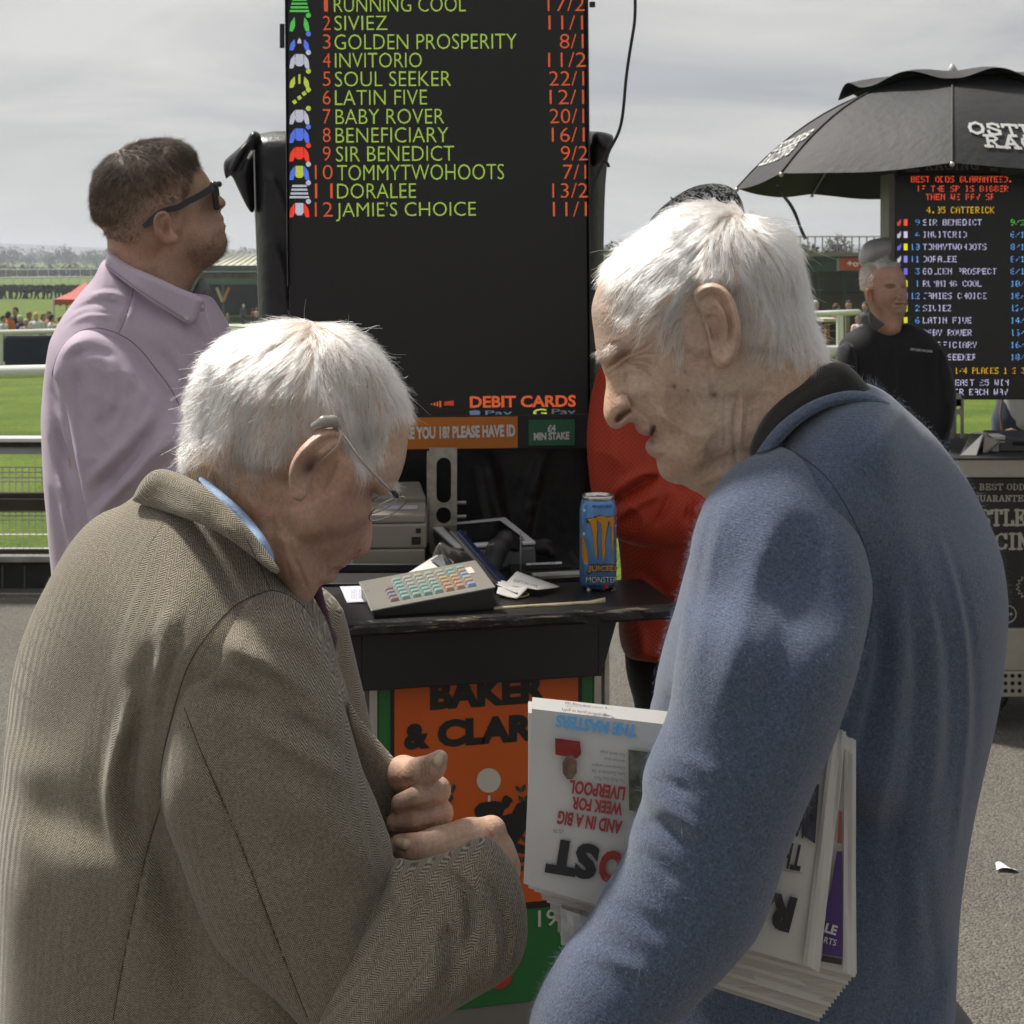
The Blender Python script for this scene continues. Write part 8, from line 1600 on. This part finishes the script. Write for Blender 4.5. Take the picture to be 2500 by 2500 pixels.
hair('hair', hpu, [([(222, 440), (260, 385), (340, 345), (430, 338), (475, 360), (492, 388), (478, 400), (468, 415), (455, 430), (430, 440), (400, 452), (370, 470), (340, 500), (310, 530), (280, 550), (240, 550), (222, 520)], 1), ([(400, 440), (440, 425), (478, 405), (462, 440), (455, 480), (445, 500), (400, 512), (372, 535), (345, 590), (300, 595), (262, 580), (250, 560), (310, 530), (350, 490)], .45)],
   [(320, 350, .7, -.5), (275, 385, -.2, .5), (400, 345, .9, -.3), (460, 360, 1, .1), (350, 400, .7, .25), (420, 400, .9, .3), (280, 420, -.3, .7), (250, 480, -.3, 1), (300, 500, .3, 1), (360, 470, .5, .8), (250, 550, .1, 1), (440, 430, .8, .5)], [(400, 350, .024), (460, 370, .026), (300, 400, .020), (260, 500, .012), (350, 500, .005), (400, 470, .006), (430, 460, .003), (300, 590, .003), (320, 540, .004)], 1300, 28000, .45, bh_, pm, rad=.00016, clump=.45, noise=.35, seed=31, sig=45., base=.0008)
hair('stubble', hpu, [([(455, 560), (470, 600), (500, 600), (520, 570), (540, 560), (555, 580), (555, 615), (520, 648), (480, 660), (455, 630)], 1)], [(500, 600, .5, .8)], [(500, 600, .0018)], 80, 4200, .9, bh_, pm, rad=.00012, clump=0, noise=.4, seed=33, K=2, base=.0002)
sg_ = mat('gloss_black_plastic', (.008, .008, .009), .18, coat=.5)
def bar(name, pts, w, y0, y1, m, par):
    v = []; f = []; cc = chaikin(pts, 2, False); n = len(cc)
    for i, (x, y) in enumerate(cc):
        t = i/(n-1); tx, ty = (cc[min(i+1, n-1)]-cc[max(i-1, 0)]); l = math.hypot(tx, ty); nx_, ny_ = -ty/l, tx/l; ww = (w[0]*(1-t)+w[1]*t)/2; Y = y0*(1-t)+y1*t
        v += [P(x+nx_*ww, y+ny_*ww, Y), P(x-nx_*ww, y-ny_*ww, Y), P(x-nx_*ww, y-ny_*ww, Y+.005), P(x+nx_*ww, y+ny_*ww, Y+.005)]
    for i in range(n-1):
        for k in range(4): f.append((4*i+k, 4*i+(k+1) % 4, 4*i+4+(k+1) % 4, 4*i+4+k))
    f += [(3, 2, 1, 0), (4*n-4, 4*n-3, 4*n-2, 4*n-1)]; return mesh(name, v, f, m, par)
bar('sunglasses_temple', [(349, 554), (360, 546), (376, 530), (392, 518), (412, 511), (435, 507), (455, 494), (480, 482), (505, 467), (521, 456)], (12, 17), 2.408, 2.435, sg_, pm)
V, Q = sdf_mesh([(P(522, 452, 2.455), P(529, 506, 2.470), .006, .005), (P(522, 452, 2.455), P(534, 450, 2.56), .006, .006), (P(529, 506, 2.47), P(540, 502, 2.53), .004, .004)], .0016, .004, .005); link('sunglasses_frame', np_mesh('sunglasses_frame', V, Q), sg_, pm, True)
mb = MB(); q = [P(520, 454, 2.452), P(529, 506, 2.468), P(540, 503, 2.53), P(533, 450, 2.53)]; mb.slab(q, (-.002, 0, .0)); mb.build('sunglasses_lens', mat('dark_lens', (.005, .005, .006), .06), pm)
lil = fabric('lilac_cotton', (.50, .41, .50), 'plain', .8, .15, .05, bumpd=.0004); wz = Waves(81, 30, 9, 50); wz2 = Waves(82, 30, 14, 70)
pt = [(255, 628), (236, 672), (212, 697), (186, 729), (156, 767), (134, 807), (123, 828), (115, 868), (108, 912), (103, 970), (100, 1015), (101, 1078), (103, 1129), (107, 1194), (113, 1259), (118, 1323), (123, 1375), (127, 1430), (134, 1520), (145, 1750), (600, 1750), (612, 1400), (630, 1120), (618, 940), (596, 870), (570, 815), (548, 772), (526, 736), (508, 718), (470, 716), (400, 700), (330, 655), (290, 622)]
prf = [('l', [(150+i*10, 800-i*14), (205+i*12, 760-i*10), (270+i*14, 765-i*6)], 3.2, .0022*(1.4 if i % 3 else -1.2)) for i in range(7)]+[('l', [(128+i*3, 960+i*40), (146+i*3, 1000+i*44), (168+i*2, 1060+i*46)], 4, .005*(1 if i % 2 else -1)) for i in range(8)]+[('l', [(350+i*14, 780+i*8), (400+i*16, 820+i*14), (460+i*14, 880+i*16)], 4, .003*(1 if i % 2 else -1)) for i in range(6)]+[('l', [(440, 1000), (450, 940), (470, 890)], 5, -.006)]+[('l', [(327, 700), (318, 740), (300, 790), (290, 812)], 3, -.006), ('l', [(333, 702), (324, 745), (308, 792)], 3.5, .005), ('l', [(270, 680), (320, 690), (380, 730), (440, 780)], 8, .004), ('l', [(210, 720), (260, 710), (310, 722)], 6, .005), ('l', [(190, 760), (240, 740), (300, 750)], 6, -.005), ('l', [(170, 790), (220, 765), (280, 775)], 5, .005), ('l', [(118, 900), (130, 1000), (150, 1100), (165, 1180)], 9, -.014), ('l', [(108, 1000), (125, 1100), (150, 1190), (165, 1300)], 8, .010), ('l', [(125, 1200), (150, 1300), (160, 1400)], 8, -.010), ('l', [(380, 850), (440, 930), (480, 980)], 10, -.006), ('l', [(470, 800), (500, 850), (520, 900)], 5, -.008), ('l', [(482, 780), (495, 800), (530, 850)], 4, .006), ('l', [(430, 800), (480, 860), (540, 900)], 10, .006)]
garment('shirt_body', lil, pm, pt, Yp, .0040, [(300, 900, .16), (300, 1400, .18), (300, 690, .115), (500, 800, .125)], [(250, 700, .10), (120, 900, .14), (120, 1400, .15), (560, 850, .10), (600, 1200, .14), (450, 740, .06)], prf, [(wz, .0035, 1, .8), (Crease(83, 22, 20, 110), .0040, 1.3, .7)])
ps = [(130, 915), (138, 865), (163, 825), (203, 802), (246, 798), (304, 820), (344, 852), (380, 900), (417, 945), (440, 990), (480, 1015), (530, 1060), (545, 1120), (510, 1190), (430, 1235), (330, 1290), (240, 1335), (214, 1292), (205, 1233), (196, 1168), (186, 1124), (176, 1065), (166, 1013), (152, 965), (136, 930)]
psr = [('l', [(250+i*22, 870+i*9), (262+i*16, 940+i*12), (250+i*10, 1010+i*14)], 4, .0018*(1 if i % 2 else -1)) for i in range(7)]+[('l', [(205+i*16, 1250-i*14), (270+i*22, 1190-i*16), (330+i*24, 1120-i*14)], 4.5, .006*(1 if i % 2 else -1)) for i in range(8)]+[('l', [(200, 812), (246, 806), (304, 828), (344, 860), (380, 908), (417, 953)], 2.5, .004)]+[('l', [(160, 860), (190, 830), (240, 818), (300, 838)], 7, .008), ('l', [(170, 880), (220, 850), (280, 870)], 8, -.010), ('l', [(205, 870), (235, 960), (250, 1050)], 10, .009), ('l', [(180, 900), (195, 980), (205, 1060)], 9, -.010), ('l', [(400, 970), (330, 1070), (260, 1140), (210, 1185)], 13, .014), ('l', [(380, 1040), (300, 1130), (235, 1200)], 12, -.016), ('l', [(420, 1060), (340, 1150), (260, 1230), (225, 1280)], 10, .014), ('l', [(430, 1110), (350, 1190), (280, 1260)], 10, -.014), ('l', [(350, 930), (280, 1010), (215, 1060)], 14, -.006), ('l', [(300, 880), (340, 950), (400, 990)], 12, .006), ('l', [(172, 1010), (186, 1060), (196, 1120), (205, 1180)], 4, .006), ('l', [(330, 1180), (290, 1220), (270, 1260)], 5, -.010)]
garment('shirt_sleeve', lil, pm, ps, 2.37, .0036, [(260, 950, .075), (300, 1150, .08), (480, 1110, .06)], [(240, 830, .04), (180, 900, .035), (400, 940, .035), (260, 1000, .06), (300, 1150, .08), (480, 1110, .05)], amp(psr, .8), [(wz, .0035, 1, 1), (Crease(84, 22, 20, 110), .0042, .8, 1.2)], yoff=[(250, 810, .03), (350, 870, .02), (250, 1000, .0), (300, 1200, 0), (480, 1100, 0)])
garment('shirt_collar', lil, pm, [(256, 655), (258, 632), (264, 612), (280, 622), (312, 646), (362, 668), (398, 684), (435, 702), (462, 712), (492, 724), (503, 737), (490, 745), (482, 785), (466, 794), (446, 786), (420, 768), (384, 747), (348, 721), (308, 692)], 2.375, .0020, [(350, 690, .014)], [(350, 690, .009)], [('l', [(262, 650), (310, 684), (350, 714), (420, 760), (462, 786)], 2.5, -.0015)], [(wz2, .0012, 1, 1)], yoff=[(258, 640, .085), (300, 660, .04), (360, 700, .008), (460, 760, 0), (500, 735, .03)], sig=40.)
garment('inner_collar', fabric('striped_inner', (.20, .19, .21), 'plain'), pm, [(466, 722), (476, 700), (487, 680), (494, 674), (504, 686), (514, 702), (511, 714), (500, 726), (482, 730)], 2.54, .0022, [(490, 700, .03)], [(490, 700, .008)], [('l', [(474+i*7, 690), (484+i*7, 718)], 1.6, -.003) for i in range(5)])
for x, y, Y in ((456, 776, 2.354), (493, 757, 2.40)): mb = MB(); c = P(x, y, Y); mb.tube([c, c+Vector((0, .003, 0))], .0038, 12); mb.build('button', mat('pearl_button', (.55, .52, .52), .3), pm)
mb = MB(); mb.tube([P(500, 740, 2.40), P(506, 775, 2.385), P(520, 820, 2.38), P(540, 880, 2.38)], .0022, 5); mb.build('placket', lil, pm)
lsm = mat('seam_lilac', (.20, .155, .20), .9)
seam(pm, [([(127, 916), (138, 868), (163, 828), (203, 803), (246, 799), (304, 820), (344, 853), (380, 900), (417, 947), (438, 990)], .0014), ([(327, 702), (318, 740), (304, 785), (290, 812)], .0012), ([(262, 650), (308, 684), (348, 714), (420, 760), (462, 786)], .0010)], lsm)
legs(pm, -.66, 2.5, .86, fabric('navy_trousers', (.02, .025, .045), 'plain'), BLACKSHOE, 0, .1)
# ================================================================== MAN IN THE RED JACKET
rm = empty('person', (.42, 2.86, 0), 'person in a red checked waterproof jacket and woven hat, mostly hidden behind the blue jumper', 'person')
V1, Q1 = sdf_mesh([(P(1700, 570, 2.80), P(1705, 620, 2.80), .062, .075), (P(1690, 640, 2.79), P(1680, 700, 2.77), .070, .050), (P(1720, 700, 2.82), P(1730, 850, 2.84), .055, .07), (P(1650, 640, 2.72), P(1645, 655, 2.71), .014, .016)], .005, .03)
rarm = sdf_mesh([(P(1545, 1010, 2.76), P(1500, 1230, 2.71), .035, .034), (P(1500, 1230, 2.71), P(1740, 1270, 2.66), .034, .026), (P(1740, 1270, 2.66), P(1790, 1275, 2.61), .028, .034)]+[(P(1790, 1250+i*14, 2.61), P(1850, 1250+i*15, 2.60+.01*i), .012, .009) for i in range(4)]+[(P(1780, 1240, 2.60), P(1810, 1205, 2.58), .012, .009)], .006, .01)
V, Q = join_np([(V1, Q1), rarm, sdf_mesh(body_core(.42, 2.9, 1.35), .016, .04)]); me = np_mesh('body', V, Q); tint(me, V, (.44, .27, .19), [], 44); link('body', me, bpy.data.materials['skin_ruddy'], rm, True)
def weave():
    m = mat('woven_straw', (.03, .03, .03), .8); nt = m.node_tree; N = nt.nodes; L = nt.links; b = N['Principled BSDF']; tc = N.new('ShaderNodeTexCoord')
    v = N.new('ShaderNodeTexVoronoi'); v.inputs['Scale'].default_value = 210; L.new(tc.outputs['Object'], v.inputs['Vector']); s_ = N.new('ShaderNodeSeparateXYZ'); L.new(v.outputs['Color'], s_.inputs[0])
    r = N.new('ShaderNodeValToRGB'); r.color_ramp.interpolation = 'CONSTANT'; L.new(s_.outputs[0], r.inputs[0]); e = r.color_ramp.elements; e[0].color = (.012, .012, .013, 1); e[1].position = .58; e[1].color = (.36, .36, .35, 1); L.new(r.outputs[0], b.inputs['Base Color'])
    bp = N.new('ShaderNodeBump'); bp.inputs['Distance'].default_value = .004; L.new(v.outputs['Distance'], bp.inputs['Height']); L.new(bp.outputs[0], b.inputs['Normal']); return m
WV_ = weave(); plain_inflate('woven_hat', [(1566, 575), (1580, 545), (1602, 517), (1640, 485), (1680, 460), (1722, 447), (1766, 448), (1795, 462), (1812, 490), (1820, 525), (1818, 575), (1700, 600)], 2.79, .004, [(1700, 520, .088)], [(1700, 520, .075)], WV_, rm, noise=[(Waves(90, 20, 40, 300), .0012, 1, 1)])
for i in range(7):
    y = 470+i*16; mb = MB(); x0 = 1690-95*math.sqrt(max(0, 1-((600-y)/150)**2)); mb.tube([P(1690+(115*math.cos(t))*min(1, .45+.09*i), y+12-10*math.sin(-t), 2.79-.092*math.sin(t)*min(1, .45+.09*i)) for t in [k*.2618 for k in range(13)]], .0018, 5); mb.build('hat_band', WV_, rm)
redm = fabric('red_ripstop', (.34, .022, .007), 'grid', .55, .05, .06, (.42, .07, .03), bumpd=.0005); wr_ = Waves(95, 26, 8, 40)
garment('jacket_body', redm, rm, [(1505, 880), (1560, 830), (1700, 800), (1900, 830), (2010, 930), (2060, 1100), (2080, 1300), (2070, 1640), (1900, 1660), (1700, 1640), (1600, 1618), (1525, 1600), (1510, 1585), (1510, 1500), (1518, 1420), (1512, 1340), (1500, 1250), (1490, 1150), (1488, 1000)], 2.90, .005, [(1750, 1200, .14)], [(1750, 1100, .12), (1700, 1630, .02), (1530, 1590, .03), (1950, 1640, .02), (1520, 1400, .08)], [('l', [(1540, 1380), (1600, 1420), (1650, 1500)], 12, -.012), ('l', [(1530, 1450), (1560, 1540), (1570, 1600)], 10, .01)], [(wr_, .005, 1, 1), (Crease(97, 18, 7, 40), .009, 1, 1)], rot=.2)
garment('jacket_sleeve', redm, rm, [(1466, 889), (1449, 935), (1440, 980), (1434, 1040), (1432, 1090), (1437, 1150), (1443, 1200), (1456, 1245), (1480, 1292), (1520, 1326), (1600, 1342), (1700, 1345), (1780, 1325), (1800, 1255), (1745, 1208), (1700, 1194), (1650, 1184), (1615, 1150), (1600, 1060), (1605, 960), (1580, 900), (1530, 868), (1490, 870)], 2.70, .004, [(1520, 1050, .07), (1600, 1270, .065)], [(1520, 1050, .07), (1600, 1270, .06)],
   [('l', [(1610, 1172), (1570, 1185), (1520, 1215), (1480, 1250)], 7, -.020), ('l', [(1600, 1150), (1550, 1160), (1500, 1200)], 7, .012), ('l', [(1570, 1165), (1590, 1170), (1610, 1168)], 4, -.018), ('l', [(1620, 1205), (1560, 1225), (1500, 1270)], 8, .010), ('l', [(1680, 1205), (1690, 1230), (1680, 1280)], 6, -.014), ('l', [(1640, 1200), (1630, 1240), (1600, 1290)], 7, -.010), ('l', [(1720, 1215), (1740, 1260), (1730, 1310)], 7, .010), ('l', [(1470, 1000), (1500, 1080), (1500, 1160)], 12, .006), ('l', [(1560, 960), (1590, 1050), (1590, 1140)], 12, -.012)], [(wr_, .007, 1, 1), (Crease(96, 22, 18, 100), .009, 1, 1)], axis=[(1510, 880), (1510, 1200), (1560, 1275), (1780, 1270)], yoff=[(1510, 900, .06), (1510, 1100, .0), (1600, 1270, -.03), (1780, 1270, -.08)])
garment('trousers', fabric('charcoal_trousers', (.03, .028, .026), 'plain'), rm, [(1522, 1560), (1524, 1610), (1532, 1660), (1548, 1712), (1560, 1800), (1590, 2000), (1900, 2000), (1980, 1600), (1800, 1560)], 2.92, .008, [(1700, 1750, .10)], [(1700, 1750, .09)])
legs(rm, .43, 2.9, .9, fabric('charcoal_trousers', (.03, .028, .026), 'plain'), BLACKSHOE, math.radians(200), .11)
# ================================================================== MAN IN BLACK
km = empty('person', (P(2170, 640, 5.4).x, 5.4, 0), 'grey haired man in a black shirt with a grey collar standing before the second screen', 'person'); Yk = 5.4
kh = [(2103, 664), (2101, 685), (2104, 700), (2110, 716), (2114, 735), (2121, 750), (2127, 765), (2126, 790), (2132, 815), (2165, 830), (2198, 815), (2201, 795), (2203, 781), (2208, 768), (2214, 757), (2215, 740), (2214.5, 722), (2214, 705), (2213, 690), (2209, 672), (2200, 655), (2187, 644), (2160, 640), (2132, 643), (2112, 652)]
krl = [('b', 2174, 701, 8, 3.5, 0, -.014), ('b', 2206, 700, 5, 3.5, 0, -.014), ('l', [(2160, 694), (2174, 690), (2188, 695)], 2.6, .006), ('l', [(2198, 695), (2208, 692)], 2.4, .006), ('l', [(2194, 695), (2197, 710), (2200, 724)], 4, .020), ('b', 2199, 727, 6, 4, 0, .012), ('l', [(2186, 743), (2200, 742), (2212, 743)], 1.5, -.007), ('b', 2199, 739, 9, 3, 0, .004), ('b', 2199, 748, 9, 3, 0, .005), ('l', [(2190, 726), (2182, 736), (2179, 748)], 2, -.005), ('b', 2196, 762, 9, 5, 0, .006), ('b', 2172, 720, 10, 10, 0, .004), ('l', [(2160, 745), (2172, 762)], 4, -.003), ('b', 2174, 703, 5, 2, 0, .006)]
kk = inflate(kh, Yk, .0026, [(2160, 670, .088), (2160, 720, .088), (2195, 740, .080), (2165, 780, .055), (2165, 820, .05)], [(2160, 670, .075), (2160, 730, .07), (2165, 790, .05)], krl, sig=22., keep=True)
ke = inflate([(2112, 704), (2118, 702), (2125, 706), (2128, 720), (2129, 738), (2127, 745), (2121, 742), (2115, 728)], 5.345, .0018, [(2120, 720, .009)], [(2120, 720, .008)], [('l', [(2125, 708), (2117, 706), (2115, 720), (2121, 736)], 1.8, .004), ('b', 2123, 722, 3, 8, 0, -.006)], sig=20.)
karm = sdf_mesh([(P(2100, 880, 5.42), P(2095, 1080, 5.42), .034, .034), (P(2095, 1080, 5.4), P(2160, 1200, 5.3), .042, .03), (P(2160, 1200, 5.3), P(2185, 1210, 5.28), .035, .03), (P(2275, 880, 5.42), P(2285, 1060, 5.42), .04, .038), (P(2285, 1060, 5.42), P(2200, 1190, 5.3), .042, .03), (P(2200, 1190, 5.3), P(2180, 1205, 5.26), .035, .03)], .009, .02)
V, Q = join_np([(kk.V, kk.Q), (ke.V, ke.Q), karm, sdf_mesh(body_core(km.location.x, 5.42, 1.33, 0, .10, 'x'), .016, .04)]); me = np_mesh('body', V, Q)
tint(me, V, (.46, .275, .20), [('b', 2165, 665, 26, 14, 0, (.50, .25, .19), .5), ('b', 2120, 722, 8, 16, 0, (.50, .20, .13), .7), ('b', 2150, 756, 5, 4, 0, (.25, .14, .1), .5), ('l', [(2186, 743), (2213, 743)], 1.4, (.2, .09, .07), .8), ('b', 2174, 702, 6, 2, 0, (.10, .06, .05), .7), ('b', 2206, 701, 4, 2, 0, (.10, .06, .05), .7), ('b', 2130, 752, 5, 8, 0, (.5, .32, .24), .5), ('b', 2170, 745, 14, 20, 0, (.40, .24, .18), .4)], 35)
link('body', me, bpy.data.materials['skin_ruddy'], km, True)
kg = hair_mat('grey_hair', (.50, .48, .44), .4)
hair('hair', kk, [([(2101, 690), (2103, 662), (2115, 645), (2150, 633), (2190, 640), (2200, 653), (2180, 652), (2155, 655), (2140, 662), (2134, 680), (2132, 700), (2124, 702), (2112, 702), (2106, 705)], 1)], [(2110, 690, -.1, 1), (2125, 660, -.2, .8), (2150, 640, .1, -1), (2185, 640, .5, -.8), (2125, 700, 0, 1)], [(2150, 640, .022), (2110, 690, .014), (2190, 645, .02)], 260, 7000, .7, kg, km, rad=.00035, clump=.5, noise=.3, seed=41, sig=14., base=.001)
bks = fabric('black_cotton', (.012, .012, .014), 'plain', .75, .2, .1); wk = Waves(99, 24, 8, 40)
garment('shirt', bks, km, [(2124, 788), (2095, 798), (2066, 815), (2048, 838), (2039, 870), (2034, 920), (2026, 1000), (2030, 1100), (2060, 1180), (2090, 1400), (2290, 1400), (2300, 1120), (2322, 1050), (2332, 1000), (2334, 954), (2324, 912), (2310, 868), (2290, 834), (2266, 810), (2232, 791), (2205, 786), (2185, 806), (2150, 806)], 5.42, .007, [(2180, 1000, .13), (2060, 950, .075), (2300, 950, .075)], [(2180, 1000, .10)], [('l', [(2135, 830), (2148, 870), (2150, 900)], 4, -.006), ('l', [(2060, 850), (2090, 920), (2100, 1000)], 7, -.015), ('l', [(2285, 850), (2275, 930), (2270, 1000)], 7, -.015), ('l', [(2192, 810), (2196, 900), (2198, 1000)], 2, .004), ('l', [(2205, 1000), (2240, 1080), (2240, 1150)], 8, -.01)], [(wk, .006, 1, 1)])
garment('shirt_sleeve', bks, km, [(2060, 830), (2046, 850), (2038, 890), (2034, 960), (2030, 1040), (2034, 1110), (2070, 1180), (2130, 1210), (2150, 1190), (2110, 1120), (2100, 1000), (2098, 900), (2086, 840)], 5.38, .008, [(2065, 1000, .075)], [(2065, 1000, .06)], [('l', [(2050, 1060), (2080, 1090), (2100, 1100)], 6, -.02), ('l', [(2050, 900), (2070, 1000)], 6, .012)], [(wk, .006, 1, 1)])
garment('shirt_sleeve', bks, km, [(2290, 836), (2312, 868), (2326, 912), (2335, 954), (2333, 1004), (2322, 1052), (2300, 1110), (2250, 1180), (2210, 1200), (2205, 1170), (2250, 1110), (2268, 1040), (2270, 950), (2268, 880)], 5.40, .008, [(2300, 1000, .075)], [(2300, 1000, .06)], [('l', [(2270, 1060), (2300, 1080), (2318, 1060)], 6, -.02), ('l', [(2300, 900), (2310, 1000)], 6, .012)], [(wk, .006, 1, 1)])
garment('grey_collar', fabric('collar_grey', (.09, .088, .09), 'plain'), km, [(2119, 764), (2124, 756), (2132, 768), (2148, 782), (2162, 792), (2152, 797), (2137, 812), (2128, 800), (2120, 784)], 5.335, .0022, [(2140, 790, .008)], [(2140, 790, .006)])
kp = Plane(P(2250, 855, 5.282), (1, .0, 0), (0, 0, 1)); text_dir('shirt_lettering', lambda x, y: P(x, y, 5.265), 'OSTLERS RACING', (2222, 855), (2276, 861), 5.5, mat('embroidery', (.5, .5, .5), .7), km, .03)
legs(km, km.location.x, 5.42, .88, fabric('black_trousers', (.015, .015, .016), 'plain'), BLACKSHOE, math.radians(-60), .1)

# ================================================================== HAZE over the fields
hzm = bpy.data.materials.new('haze_air'); hzm.use_nodes = True; nt = hzm.node_tree; nt.nodes.clear(); pv = nt.nodes.new('ShaderNodeVolumePrincipled'); pv.inputs['Density'].default_value = .00062; pv.inputs['Color'].default_value = (.86, .91, 1.0, 1); pv.inputs['Anisotropy'].default_value = .3
oo = nt.nodes.new('ShaderNodeOutputMaterial'); nt.links.new(pv.outputs[0], oo.inputs['Volume'])
mb = MB(); mb.box((0, 1230, 15.5), (5400, 2540, 37.6)); tag(mb.build('haze', hzm), kind='stuff')
